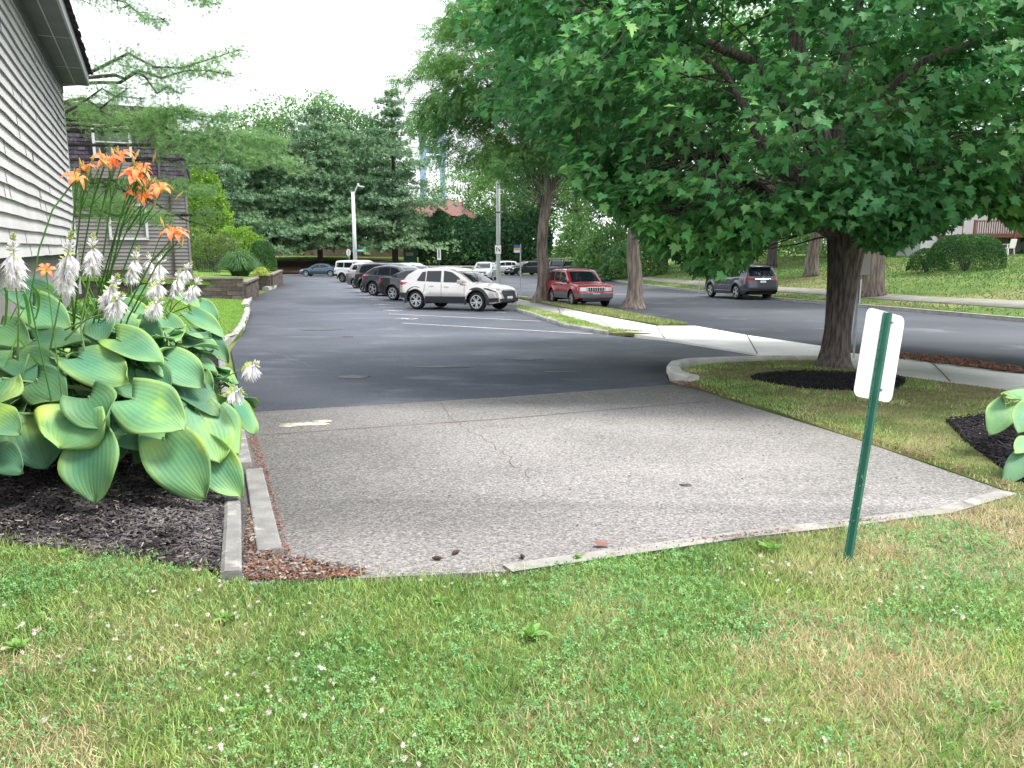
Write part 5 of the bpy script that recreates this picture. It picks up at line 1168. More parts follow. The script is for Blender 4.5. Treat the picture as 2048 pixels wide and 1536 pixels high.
r1, r2 = gp(1515, 762), gp(1815, 785); mc = gp(1662, 772); RING = [(mc[0]+1.05*math.cos(a)*(1+.1*math.sin(3*a)), mc[1]+.85*math.sin(a)) for a in np.linspace(0, 2*math.pi, 28)[:-1]]
isz = lambda x, y: ilz(x, y)+.012
drape('mulch_ring', RING, M_mulch, .014, ilz, step=.3, xstep=.3)
M_chipd = mat('black_mulch_chip', (.035, .032, .037), (.012, .011, .013), 2.2, .8, .25, isl=.7)
litter('ring_chips', RING, 6000, isz, M_chipd, (.008, .02), (.02, .06), (.004, .012), .5, .04)
RM = GP((1890, 856), (1960, 845), (2048, 830))+[(6.2, 7.4), (6.4, 5.2)]+GP((2048, 975), (1990, 940), (1930, 900))
drape('mulch_bed', RM, M_mulch, .014, ilz, step=.3, xstep=.3)
litter('bed_chips', RM, 6000, isz, M_chipd, (.008, .018), (.02, .06), (.004, .012), .5, .035)
litter('pale_bed_chips', RM, 140, isz, M_chipl, (.006, .012), (.012, .04), (.003, .006), .5, .05)
M_rust = mat('rusty_litter', (.26, .12, .08), (.16, .09, .06), 6, .9, isl=.5)
DEB = GP((490, 1166), (492, 1080), (500, 1010), (520, 1100), (560, 1120), (640, 1130), (740, 1150), (700, 1162), (560, 1168))
pdz = lambda x, y: G(y)+.014
litter('rusty_debris', DEB, 2600, pdz, M_rust, (.003, .008), (.01, .035), (.002, .005), .5, .02)
litter('debris_chips', DEB, 260, pdz, M_chipl, (.006, .014), (.015, .04), (.003, .007), .4, .03)
litter('dark_debris_chips', DEB, 260, pdz, M_chip, (.006, .016), (.015, .04), (.004, .009), .4, .03)
G1 = GP((497, 880), (512, 870), (540, 960), (565, 1060), (590, 1130), (560, 1120), (530, 1000)); litter('rusty_debris', G1, 700, pdz, M_rust, (.003, .008), (.01, .03), (.002, .005), .5, .012)
litter('debris_chips', G1, 60, pdz, M_chipl, (.004, .01), (.01, .03), (.002, .005), .4, .015)
G2 = GP((1335, 768), (1400, 782), (1540, 815), (1700, 872), (1900, 942), (2030, 985), (2030, 978), (1900, 935), (1700, 868), (1540, 812), (1400, 770), (1376, 764)); litter('rusty_debris', G2, 2200, lambda x, y: G(y)+.015, M_rust, (.004, .008), (.012, .04), (.002, .005), .5, .03)
G3 = GP((1160, 1118), (1300, 1096), (1500, 1070), (1840, 1030), (1840, 1036), (1500, 1078), (1300, 1106), (1160, 1128)); litter('rusty_debris', G3, 700, pdz, M_rust, (.003, .006), (.01, .03), (.002, .004), .5, .01)
GS = GP((1700, 704), (1790, 711), (1900, 719), (2048, 742), (2048, 753), (1797, 722)); litter('gravel_bits', GS, 1500, lambda x, y: G(y)+.05, M_rust, (.015, .04), (.02, .07), (.01, .025), .5, .02)
PADF = GP((560, 1120), (1300, 1085), (1900, 1000), (1500, 830), (700, 850)); litter('pad_litter', PADF, 110, pdz, M_chip, (.004, .009), (.01, .03), (.003, .006), .3, .003)
# ---------------------------------------------------------------- lawns: blades, clover, weeds
M_blade1 = mat('grass_blade', (.20, .34, .10), (.35, .46, .16), 1.6, .55, .35, isl=.6, transl=.3, c3=(.50, .50, .26), sc3=.85, t3=(.50, .68))
M_straw = mat('dry_blade', (.70, .61, .40), (.52, .44, .27), 4, .8, .2, isl=.25, transl=.15)
M_clover = mat('clover_leaf', (.13, .31, .12), (.22, .40, .14), 3, .6, .3, isl=.3, transl=.25)
M_cflow = mat('clover_head', (.85, .78, .76), (.68, .55, .5), 12, .9, isl=.25)
T_blade = ([(-.5, 0, 0), (.5, 0, 0), (.42, .08, .5), (-.42, .08, .5), (0, .42, 1)], [(0, 1, 2, 3), (3, 2, 4)])
def nfield(P, s, seed): return np.array([noise.noise(Vector((x*s, y*s, seed))) for x, y in P])
def grass(name, P, zf, m, h, w_, lean=.5):
    n = len(P); z_ = np.array([zf(a, b) for a, b in P]); a = rng.random(n)*6.283
    ax = np.stack([np.cos(a), np.sin(a), np.zeros(n)], 1); up = norm(np.stack([rng.normal(size=n)*lean, rng.normal(size=n)*lean, np.ones(n)], 1)); Rm = frames(ax, up)
    S = np.stack([rng.uniform(w_[0], w_[1], n), rng.uniform(h[0], h[1], n)*.9, rng.uniform(h[0], h[1], n)], 1)
    o = scatter(name, T_blade, np.column_stack([P, z_]), Rm, S, m); o['kind'] = 'stuff'; return o
fz = lambda x, y: G(y)+.008
rng = np.random.default_rng(12)
LV = [(-3.4, 1.7), (3.6, 1.7), (4.9, 4.3)]+GP((2034, 996), (1900, 1036), (1700, 1062), (1500, 1086), (1250, 1124), (1020, 1156), (700, 1172), (505, 1180), (470, 1150), (300, 1118), (0, 1080))+[(-4.2, 4.25)]
P = sample(LV, 190000)
dry = nfield(P, .85, 2.0)+.5*nfield(P, 3.1, 5.0)
dry = dry+.42*np.clip((P[:, 0]-1.3)/1.6, -.3, 1)+.32*np.clip((2.6-P[:, 1])/.7, 0, 1)-.04-.3*((P[:, 1] > 3.0) & (P[:, 0] < 1))
isd = rng.random(len(P)) < 1/(1+np.exp(-(dry-.12)*9)); bare = (dry > .55) & (rng.random(len(P)) < .4)
Pg = P[~isd]; hh_ = nfield(Pg[::1], 2.4, 9)
grass('lawn_grass', Pg[hh_ > -.05], fz, M_blade1, (.022, .055), (.003, .0055), .8)
grass('lawn_grass_long', Pg[hh_ <= -.05], fz, M_blade1, (.03, .07), (.003, .0055), .7)
grass('dry_grass', P[isd & ~bare], fz, M_straw, (.03, .065), (.0025, .0045), .95)
T_clov = ([], [])
for k in range(3):
    a = 2.094*k; b = len(T_clov[0]); 
    for (rr, da, zz_) in ((.05, 0, 0), (.6, -.55, .12), (1, -.32, .1), (.92, 0, .02), (1, .32, .1), (.6, .55, .12)): T_clov[0].append((rr*math.cos(a+da), rr*math.sin(a+da), zz_))
    T_clov[1].append(tuple(range(b, b+6)))
Pc = sample(LV, 60000); cf = nfield(Pc, 1.1, 20)+.5*nfield(Pc, 3.7, 23)-.25*np.clip((Pc[:, 0]-1.5)/1.6, -.4, 1); Pc = Pc[rng.random(len(Pc)) < 1/(1+np.exp(-(cf-.15)*8))][:26000]
n = len(Pc); z_ = np.array([fz(*p) for p in Pc])+rng.uniform(.018, .045, n); nr = norm(np.stack([rng.normal(size=n)*.4, rng.normal(size=n)*.4-.15, np.ones(n)], 1))
o = scatter('clover', T_clov, np.column_stack([Pc, z_]), frames(rvec(n), nr), rng.uniform(.008, .014, n), M_clover); o['kind'] = 'stuff'
T_head = tuft_tmpl(26, .13, 1.5, 8)
Ph = sample(LV, 5000); cf = nfield(Ph, .9, 40)+.3*nfield(Ph, 3, 4); Ph = Ph[cf > .05][:620]; n = len(Ph)
z_ = np.array([fz(*p) for p in Ph])+rng.uniform(.04, .062, n); o = scatter('clover_flowers', T_head, np.column_stack([Ph, z_]), frames(rvec(n), np.tile([0, 0, 1.], (n, 1))+rvec(n)*.3), rng.uniform(.009, .017, n), M_cflow); o['kind'] = 'stuff'
# island, verge, strips
Pi = sample(ISL, 60000)
ring_in = in_poly(Pi, RING) | in_poly(Pi, RM); Pi = Pi[~ring_in]; dI = nfield(Pi, .9, 7)+.5*nfield(Pi, 3, 3)+.42-.6*np.clip(1-np.abs((Pi[:, 1]-11)/(8)*0+np.array([seg_dist(x, y, GP((1376, 771), (1700, 876), (2026, 990))) for x, y in Pi]))/.7, 0, 1)
sI = rng.random(len(Pi)) < 1/(1+np.exp(-(dI-.2)*8))
M_dull = mat('dull_blade', (.30, .27, .15), (.22, .22, .10), 3, .8, .2, isl=.35, transl=.1)
grass('island_grass', Pi[~sI], ilz, M_blade1, (.02, .055), (.004, .008), .7); grass('island_dry_grass', Pi[sI], ilz, M_dull, (.012, .04), (.003, .007), 1.0)
Pv = sample(VERGE, 14000); grass('verge_grass', Pv, lambda x, y: G(y)+.06, M_dull, (.03, .08), (.01, .02), .8)
Pv = sample(VERGE, 9000); grass('verge_grass', Pv, lambda x, y: G(y)+.06, M_blade1, (.03, .09), (.01, .02), .8)
LS = GP((1035, 615), (1122, 636), (1229, 667), (1300, 671), (1225, 671), (1130, 655), (1035, 622)); grass('strip_grass', sample(LS, 9000), lambda x, y: G(y)+.09, M_blade1, (.03, .09), (.008, .016), .7)
grass('side_lawn_grass', sample([q_ for q_ in LL], 26000), llz, mat('fresh_blade', (.15, .29, .05), (.2, .34, .07), 2, .6, isl=.25, transl=.3), (.03, .07), (.008, .02), .7)
# bank across the street: coarse turf and a leaf-covered mound
bankp = offset(FARK[2:11], .3)+offset(FARK[2:11], 24)[::-1]; Pb = sample(bankp, 90000)
ok = np.array([seg_dist(x, y, fo1) > .0 and not (1.35 < seg_dist(x, y, FARK[1:13]) < 3.05) for x, y in Pb]); Pb = Pb[ok]; db = nfield(Pb, .16, 31)+.4*nfield(Pb, .6, 33)
sb = rng.random(len(Pb)) < 1/(1+np.exp(-(db-.3)*9)); M_bank = mat('shaded_bank_blade', (.09, .19, .06), (.14, .24, .07), .3, .7, isl=.35, transl=.15)  # darker blades: the trees' shade on the bank is put into their colour
grass('bank_grass', Pb[~sb], lambda x, y: GZ(x, y)-.03, M_bank, (.07, .14), (.02, .05), .8); grass('bank_dry_grass', Pb[sb], lambda x, y: GZ(x, y)-.03, M_dull, (.06, .12), (.02, .05), 1)
# more tufts: taller seed stalks along the driveway edge
Ps = np.array([gp(random.uniform(700, 1050), random.uniform(1158, 1175)) for _ in range(60)])
grass('seed_stalks', Ps, fz, M_straw, (.08, .13), (.0015, .0025), .2)
# broad-leaved weeds in the lawn
M_weed = mat('weed_leaf', (.19, .36, .10), (.26, .42, .12), 6, .55, isl=.2, transl=.3)
T_weed = ([(0, 0, 0), (.16, .3, .1), (.22, .6, .1), (.12, .9, .03), (0, 1, -.03), (-.12, .9, .03), (-.22, .6, .1), (-.16, .3, .1), (0, .5, .02)], [(0, 1, 2, 8), (8, 2, 3, 4), (8, 4, 5, 6), (0, 8, 6, 7)])
for i, (px, py, s, lab) in enumerate(((1060, 1285, .10, 'largest leafy weed rosette, in the middle of the front lawn'), (1540, 1110, .11, 'sprawling weed rosette left of the green sign post'), (310, 1130, .06, 'bright weed at the mulch edge under the hosta'), (40, 1310, .09, 'broad weed leaves near the left edge of the lawn'), (455, 1250, .08, 'weed rosette with clover flowers below the kerb corner'), (880, 1215, .06, 'small weed below the driveway edge'), (1155, 1125, .05, 'weed tuft growing against the pale lawn edging'), (495, 1440, .05, 'small round weed near the bottom of the lawn, left'), (1990, 1430, .05, 'pale weed near the bottom right corner'), (130, 1120, .07, 'weed beside the mulch at the left'))):
    x, y = gp(px, py); t = thing('lawn_weed', lab, 'weed', (x, y, fz(x, y)), 0, 'weeds in the front lawn'); k = 11; a = np.arange(k)*2.4+i
    ax = np.stack([np.cos(a), np.sin(a), rng.uniform(.1, .7, k)], 1); scatter('rosette', T_weed, np.tile([0, 0, .02], (k, 1)), frames(ax, np.tile([0, 0, 1.], (k, 1))), s*.8*rng.uniform(.4, 1.1, k), M_weed, t)
    k = 6; a = np.arange(k)*1.1+i; ax = np.stack([np.cos(a)*.4, np.sin(a)*.4, np.ones(k)], 1); scatter('young_leaves', T_weed, np.tile([0, 0, .02], (k, 1)), frames(ax, np.stack([np.cos(a), np.sin(a), np.zeros(k)], 1)), s*.5*rng.uniform(.6, 1.1, k), M_weed, t)
# stone, fallen leaf, cones, twigs
def rock(name, label, cat, c, r_, m, seed, fl=.5):
    bm = bmesh.new(); bmesh.ops.create_icosphere(bm, subdivisions=3, radius=1)
    for v in bm.verts:
        k = 1+.3*noise.noise(v.co*1.5+Vector((seed, 0, 0)))+.08*noise.noise(v.co*5); v.co = Vector((v.co.x*r_*k, v.co.y*r_*k*.7, v.co.z*r_*k*fl))
    me = bpy.data.meshes.new(name); bm.to_mesh(me); bm.free(); me.materials.append(m); o = link(bpy.data.objects.new(name, me), None); o.location = c; return tag(o, label, cat)
x, y = gp(1945, 1013); rock('stone', 'pale flat stone lying in the grass at the right end of the lawn edging', 'stone', (x, y, G(y)+.02), .05, M_walk, 3)
M_cone = mat('cone_scale', (.09, .06, .05), (.05, .035, .03), 60, .9, bump=(120, 1))
for i, (px, py, lab) in enumerate(((875, 1124, 'larger dark pod on the driveway near the rusty debris'), (912, 1112, 'slim dark pod right of the larger one'), (1045, 1120, 'thin dark twig-like pod at the lawn edge'))):
    x, y = gp(px, py); mb = MB(); a = i*.9; d = Vector((math.cos(a), math.sin(a), 0)); mb.tube([d*-.03, d*-.012, d*.012, d*.03], [.002, .011, .009, .002], 8, rough=.4); o = mb.build('seed_pod', M_cone, smooth=True); o.location = (x, y, G(y)+.022); tag(o, lab, 'seed pod')
x, y = gp(1205, 1098); o = npmesh('fallen_leaf', [(-.05, 0, .01), (-.01, -.02, 0), (.05, -.005, .012), (.02, .03, .004), (-.03, .03, .012)], [0, 1, 2, 3, 4], [5], M_rust); o.location = (x, y, G(y)+.025); tag(o, 'curled reddish brown leaf on the driveway edge', 'leaf')

# ---------------------------------------------------------------- posts, signs, lamps
M_green = mat('green_enamel', (.025, .14, .10), (.02, .11, .08), 12, .45, .5, c3=(.3, .33, .28), sc3=45, t3=(.64, .74))
M_signw = mat('sign_back', (.84, .84, .85), (.78, .78, .79), 8, rough=.4, c3=(.5, .46, .4), sc3=22, t3=(.7, .82))
M_bolt = mat('bolt_steel', (.5, .5, .52), None, rough=.35, metal=.9)
M_polew = mat('pole_paint', (.66, .70, .70), (.58, .62, .62), 4, .5)
M_galv = mat('galvanised', (.42, .45, .48), (.36, .38, .4), 5, .5, metal=.4)
M_sgrey = mat('grey_sign', (.45, .45, .44), None, rough=.6)
M_black = mat('black_mark', (.02, .02, .025), None, rough=.6)
def plate(w_, h_, r_, t_=.003, n=6):
    pts = []
    for cx_, cy_, a0 in ((w_/2-r_, h_/2-r_, 0), (-w_/2+r_, h_/2-r_, 90), (-w_/2+r_, -h_/2+r_, 180), (w_/2-r_, -h_/2+r_, 270)):
        for k in range(n+1): a = R(a0+90*k/n); pts.append((cx_+r_*math.cos(a), cy_+r_*math.sin(a)))
    return pts
# front leaning sign post
bx, by = gp(1692, 1128); bz_ = G(by); top = at(1775, 626, by+.22); base = Vector((bx, by, bz_-.03))
sp_ = thing('sign_post', 'leaning green channel post in the lawn with the blank back of a white sign', 'sign', (bx, by, bz_)); ax = (top-base).normalized(); L = (top-base).length
yaw = R(28); xw = Vector((math.cos(yaw), math.sin(yaw), 0)); xw = (xw-ax*xw.dot(ax)).normalized(); nb = ax.cross(xw).normalized()
if nb.y > 0: nb = -nb
mb = MB(); prof = [(-.040, .000), (-.040, .004), (-.018, .004), (-.012, .030), (.012, .030), (.018, .004), (.040, .004), (.040, 0), (.014, 0), (.008, .026), (-.008, .026), (-.014, 0)]
sc_ = .80; vs = []
for k, s in enumerate((0, L)): vs += [base+ax*s+xw*u*sc_+nb*v*sc_ for u, v in prof]
n = len(prof); mb.add(vs, [(i, (i+1) % n, n+(i+1) % n, n+i) for i in range(n)]+[tuple(range(n, 2*n))]); mb.build('post', M_green, sp_, world=True)
pl = MB(); sw, sh = .305, .46; cs = base+ax*(L-.225)-nb*.006; pp = plate(sw, sh, .04); n = len(pp)
vs = [cs+xw*u+ax*v+nb*.0015 for u, v in pp]+[cs+xw*u+ax*v-nb*.0015 for u, v in pp]; pl.add(vs, [tuple(range(n)), tuple(range(2*n-1, n-1, -1))]+[(i, (i+1) % n, n+(i+1) % n, n+i) for i in range(n)]); pl.build('sign_plate', M_signw, sp_, world=True)
for s in (.045, .40):
    bo = MB(); c_ = base+ax*(L-s)+xw*.033+nb*.004; bo.tube([c_, c_+nb*.012], .009, 6); bo.build('bolt', M_bolt, sp_, world=True)
hl = MB()
for k in range(24):
    for u in (-.031, .031): c_ = base+ax*(.1+k*(L-.15)/24)+xw*u+nb*.0038; hl.tube([c_, c_+nb*.0012], .004, 6)
hl.build('punched_holes', M_black, sp_, world=True)
# street lamp
def pole(px, Y, pybase, pytop, r0, r1, m, name, label, cat):
    a = at(px, pybase, Y); b = at(px+ (px-1024)/9600*(pytop-pybase)*0, pytop, Y); gz = GZ(a.x, Y); t = thing(name, label, cat, (a.x, Y, gz)); mb = MB(); mb.tube([(0, 0, -.1), (0, 0, b.z-gz)], [r0, r1], 14); mb.build('pole', m, t, smooth=True); return t, b.z-gz
t, hh_ = pole(711, 80, 540, 384, .22, .16, M_polew, 'street_lamp', 'tall white street lamp with a bent arm behind the parked off-roader', 'street lamp')
mb = MB(); mb.tube([(0, 0, hh_-.5), (.45, 0, hh_+.55), (.55, 0, hh_+.62), (.7, 0, hh_+.58)], [.08, .06, .06, .05], 8); mb.build('arm', M_polew, t, smooth=True)
mb = MB(); mb.box((.85, 0, hh_+.54), (.6, .3, .12), M=Matrix.Rotation(R(12), 3, 'Y')); mb.build('lamp_head', M_polew, t, bevel=.03); mb = MB(); mb.tube([(.55, 0, hh_+.62), (.55, 0, hh_+.85)], .1, 8); mb.build('photocell', M_polew, t)
# green street name sign on its own arm of the lamp
a = at(722, 501, 79.6); ns = thing('street_name_sign', 'small green street name sign mounted on the street lamp', 'sign', a)
M_sgreen = mat('sign_green', (.03, .42, .33), None, rough=.5); mb = MB(); mb.box((0, 0, 0), (1.0, .02, .24)); mb.build('sign_plate', M_sgreen, ns, bevel=.01)
mb = MB(); 
for k in range(6): mb.box((-.24+.09*k, -.013, 0), (.05, .004, .10)); 
mb.build('lettering', M_signw, ns); mb = MB(); mb.box((-.55, 0, 0), (.2, .04, .05)); mb.build('bracket', M_galv, ns)
# stop sign seen nearly edge-on from behind
a = at(697, 505, 78); ss = thing('stop_sign', 'octagonal road sign seen almost edge-on left of the street lamp', 'sign', (a.x, 78, GZ(a.x, 78)), R(66))
hz_ = a.z-GZ(a.x, 78); mb = MB(); pts = [(.38*math.cos(R(22.5+45*k)), .38*math.sin(R(22.5+45*k))) for k in range(8)]; mb.add([(x_, 0, hz_+z_) for x_, z_ in pts]+[(x_, .01, hz_+z_) for x_, z_ in pts], [tuple(range(8)), tuple(range(15, 7, -1))]+[(i, (i+1) % 8, 8+(i+1) % 8, 8+i) for i in range(8)]); mb.build('sign_plate', M_sgrey, ss); mb = MB(); mb.tube([(0, -.04, 0), (0, -.04, hz_+.3)], .03, 6); mb.build('post', M_galv, ss)
# white pole with small white sign
t, hh_ = pole(997, 40, 612, 150, .115, .085, M_polew, 'utility_pole', 'slim white pole rising into the locust crown behind the silver crossover', 'pole')
mb = MB(); mb.tube([(0, 0, 2.55), (0, 0, 2.62)], .13, 12); mb.tube([(0, 0, 4.2), (0, 0, 4.26)], .12, 12); mb.build('band', M_black, t)
mb = MB(); mb.tube([(0, 0, hh_-.1), (.8, -.2, hh_+.5), (1.6, -.4, hh_+.55)], .04, 8); mb.build('arm', M_polew, t)
a = at(996, 499, 39.85); s1 = thing('parking_sign', 'small square white sign with black arrow marks on the slim pole', 'sign', a)
mb = MB(); mb.box((0, 0, 0), (.30, .01, .42)); mb.build('sign_plate', M_signw, s1, bevel=.003); mb = MB(); mb.box((-.07, -.008, .01), (.035, .004, .2)); mb.bar((-.0, -.008, .06), (.1, -.008, -.05), .004, .035); mb.box((.08, -.008, -.05), (.08, .004, .05)); mb.bar((-.07, -.008, .1), (-.03, -.008, .07), .004, .03); mb.build('sign_marks', M_black, s1)
mb = MB(); 
for zz_ in (-.12, .12): mb.box((0, .06, zz_), (.28, .10, .02))
mb.build('bracket', M_galv, s1)
# bus-type sign: blue over orange and white
a = at(1041, 497, 38); gz = GZ(a.x, 38); s2 = thing('roadside_sign', 'thin grey post with a small blue, orange and white sign', 'sign', (a.x, 38, gz)); hz_ = a.z-gz
mb = MB(); mb.tube([(0, 0, -.1), (-.0, 0, hz_+.2)], .03, 8); mb.build('post', M_galv, s2); M_blue = mat('sign_blue', (.06, .14, .42), None, rough=.5); M_or = mat('sign_orange', (.62, .36, .22), None, rough=.5)
mb = MB(); mb.box((-.17, -.04, hz_+.10), (.3, .01, .15), m=0); mb.box((-.17, -.04, hz_-.03), (.3, .01, .11), m=1); mb.box((-.17, -.04, hz_-.14), (.3, .01, .11), m=2); mb.build('sign_plate', [M_blue, M_or, M_signw], s2)
# narrow white sign on the far grass bank
a = at(878, 508, 104); gz = GZ(a.x, 104); s3 = thing('narrow_sign', 'narrow upright white sign with a dark stripe on the far grass bank', 'sign', (a.x, 104, gz)); hz_ = a.z-gz
mb = MB(); mb.box((0, 0, hz_), (.5, .03, 1.55)); mb.build('sign_plate', M_signw, s3); mb = MB(); mb.box((0, -.02, hz_+.05), (.14, .01, 1.1)); mb.build('stripe', M_black, s3); mb = MB(); mb.tube([(0, .05, -.3), (0, .05, hz_)], .035, 6); mb.build('post', M_green, s3)
# estate sign below the brown house
a = at(812, 508, 112); gz = GZ(a.x, 112); s4 = thing('entrance_sign', 'dark green board with a pale panel on the bank under the pines', 'sign', (a.x, 112, gz)); hz_ = a.z-gz
mb = MB(); mb.box((.6, 0, hz_-.3), (1.9, .12, 2.2)); mb.build('board', M_green, s4); mb = MB(); mb.box((.5, -.08, hz_), (1.0, .03, .5)); mb.build('panel', mat('cream_panel', (.6, .5, .36), None), s4)
# two sign backs behind the maple trunk, street side
x_, y_ = gp(1712, 640); y_ = 16.6; a = at(1731, 520, y_); gz = G(y_); s5 = thing('blank_sign', 'large grey sign back half hidden behind the maple trunk', 'sign', (a.x, y_, gz), R(12)); hz_ = a.z-gz
mb = MB(); pp = plate(.42, .62, .05); n = len(pp); mb.add([(u-.08, 0, hz_+v) for u, v in pp]+[(u-.08, .004, hz_+v) for u, v in pp], [tuple(range(n)), tuple(range(2*n-1, n-1, -1))]+[(i, (i+1) % n, n+(i+1) % n, n+i) for i in range(n)]); mb.build('sign_plate', mat('sign_back_grey', (.42, .40, .37), None, rough=.7), s5); mb = MB(); mb.tube([(-.12, .03, -.1), (-.12, .03, hz_+.3)], .022, 6); mb.build('post', M_galv, s5)
a = at(1722, 582, 14.2); gz = G(14.2); s6 = thing('blank_sign', 'narrow white sign edge sticking out right of the maple trunk', 'sign', (a.x, 14.2, gz), R(62)); hz_ = a.z-gz
mb = MB(); pp = plate(.3, .42, .04); mb.add([(u-.12, 0, hz_+v) for u, v in pp]+[(u-.12, .004, hz_+v) for u, v in pp], [tuple(range(n)), tuple(range(2*n-1, n-1, -1))]+[(i, (i+1) % n, n+(i+1) % n, n+i) for i in range(n)]); mb.build('sign_plate', M_signw, s6); mb = MB(); mb.tube([(-.15, .03, -.1), (-.15, .03, hz_+.2)], .02, 6); mb.build('post', M_galv, s6)
# small pale notice on a post by the far kerb
a = at(1439, 503, 40); gz = GZ(a.x, 44); s7 = thing('notice_sign', 'small pale sign on a post above the grey car', 'sign', (a.x, 44, gz)); hz_ = at(1439, 503, 44).z-gz
mb = MB(); mb.box((0, 0, hz_), (.32, .02, .3)); mb.build('sign_plate', mat('pale_sign', (.5, .5, .42), None), s7); mb = MB(); mb.tube([(0, .03, -.1), (0, .03, hz_)], .03, 6); mb.build('post', M_galv, s7)
# ---------------------------------------------------------------- cars
def paint(name, c, metal=.3, rough=.32, coat=.8): return mat(name, c, None, rough=rough, spec=.5, metal=metal, coat=coat)
P_silver = paint('champagne_paint', (.56, .53, .51), .55, .25); P_black = paint('black_paint', (.012, .013, .018)); P_dgrey = paint('dark_green_grey_paint', (.045, .055, .065)); P_grey = paint('grey_paint', (.16, .165, .19), .5); P_white = paint('white_paint', (.74, .75, .76), 0)
P_red = paint('red_paint', (.33, .012, .03), .1); P_blue = paint('teal_blue_paint', (.035, .075, .11), .4); P_gm = paint('gunmetal_paint', (.055, .057, .075), .5); P_slv2 = paint('silver_paint', (.5, .52, .54), .4); P_pink = paint('pearl_paint', (.62, .55, .56), .1)
C_clad = mat('black_cladding', (.03, .032, .038), None, rough=.65); C_cladg = mat('grey_cladding', (.12, .14, .15), None, rough=.65)
C_tyre = mat('tyre_rubber', (.018, .018, .02), None, rough=.85); C_rim = mat('alloy', (.55, .56, .58), None, rough=.3, metal=.7); C_rimd = mat('wheel_shadow', (.02, .02, .022), None, rough=.8)
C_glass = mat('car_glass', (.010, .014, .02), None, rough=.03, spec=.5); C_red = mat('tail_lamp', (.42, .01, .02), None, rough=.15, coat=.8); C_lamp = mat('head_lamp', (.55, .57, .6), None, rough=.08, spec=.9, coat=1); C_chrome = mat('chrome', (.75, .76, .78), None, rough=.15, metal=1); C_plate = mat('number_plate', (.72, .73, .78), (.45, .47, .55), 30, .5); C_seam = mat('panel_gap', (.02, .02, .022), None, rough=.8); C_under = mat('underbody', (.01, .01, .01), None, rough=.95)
def ip(x, pts): return float(np.interp(x, [p[0] for p in pts], [p[1] for p in pts]))
def make_car(S, label, group, loc, rz, name='parked_car'):
    L, W, H, r = S['L'], S['W'], S['H'], S['r']; xw = S['xw']; t = thing(name, label, S.get('cat', 'car'), loc, rz, group)
    # stations along x from rear (0) to front (L); body is centred
    deck, roof, sill = S['deck'], S['roof'], S.get('sill', .24); ra = r*S.get('arch', 1.17)
    xs_ = sorted(set([round(v, 4) for v in list(np.linspace(0, L, 46))+[.02, .05, .09, .14, L-.02, L-.05, L-.09, L-.14]+[w_+ra*k for w_ in xw for k in (-1.001, -.97, -.9, -.75, -.55, -.3, 0, .3, .55, .75, .9, .97, 1.001)]+[p[0] for p in deck]]))
    nr_ = 9; vs = []; ring = 2*nr_+9-0
    plan = S.get('plan', [(0, .80), (.06, .88), (.25, .95), (.8, 1), (L-1.2, 1), (L-.5, .955), (L-.18, .87), (L-.05, .77), (L, .66)])
    sq = S.get('sq', 0)
    for x in xs_:
        zt = ip(x, deck); zl = sill+S.get('rise', .10)*max(0, 1-x/.35)+.07*max(0, 1-(L-x)/.3)
        for w_ in xw:
            if abs(x-w_) <= ra*1.0005: zl = max(zl, r+math.sqrt(max(0, ra*ra-(x-w_)**2)))
        zl = min(zl, zt-.03); pw = W/2*ip(x, plan)
        side = []
        for k in range(nr_):
            z = zl+(zt-zl)*k/(nr_-1); f = (z-sill)/(zt-sill+1e-6); y = pw*(1-.055*(1-min(1, f*2.2))**2-(.075-.04*sq)*max(0, f-.55)**1.3*2); flare = 0
            for w_ in xw:
                dd = math.hypot(x-w_, z-r)/ra
                if dd < 1.35: flare = max(flare, .028*(1-abs(dd-1.08)/.3)) if abs(dd-1.08) < .3 else flare
            side.append((y+flare, z))
        ys_, zs2 = side[-1]; cr_ = S.get('crown', .035)*(1 if x > .1 and x < L-.1 else .3); tops = [(ys_*.985, zt+.012), (ys_*.9, zt+.5*cr_), (ys_*.6, zt+.85*cr_), (0, zt+cr_)]
        half = side+tops; full = [(-y, z) for y, z in half]+[(y, z) for y, z in half[:-1][::-1]]
        vs += [(x-L/2, y, z) for y, z in full]; nfull = len(full)
    fs = [(i*nfull+j, i*nfull+j+1, (i+1)*nfull+j+1, (i+1)*nfull+j) for i in range(len(xs_)-1) for j in range(nfull-1)]
    fs += [tuple(range(nfull-1, -1, -1)), tuple(range((len(xs_)-1)*nfull, len(xs_)*nfull))]
    body = MB(); body.add(vs, fs)
    # greenhouse
    gx0, gx1 = roof[0][0], roof[-1][0]; gx = sorted(set([round(v, 4) for v in list(np.linspace(gx0, gx1, 34))+[p[0] for p in roof]])); vs = []; gh = MB()
    tum = S.get('tum', .16)
    for x in gx:
        zt = max(ip(x, roof), ip(x, deck)+.0); zb = ip(x, deck)-.04; pw = W/2*ip(x, plan)*S.get('gw', .935); half = []
        e = min(1, (x-gx0)/.5+.0, 1)*.06; pwx = pw*(1-.06*max(0, 1-(x-gx0)/.5)-.05*max(0, 1-(gx1-x)/.7))
        Hh = H-zb
        for k in range(6):
            z = zb+(zt-zb)*k/5*.86; half.append((pwx*(1-tum*((z-zb)/Hh)**1.15), z))
        yl = half[-1][0]; dz = zt-half[-1][1]
        half += [(yl*.965, half[-1][1]+dz*.55), (yl*.90, zt-dz*.10), (yl*.7, zt+.012), (yl*.35, zt+.03), (0, zt+.035)]
        full = [(-y, z) for y, z in half]+[(y, z) for y, z in half[:-1][::-1]]; vs += [(x-L/2, y, z) for y, z in full]; ng = len(full)
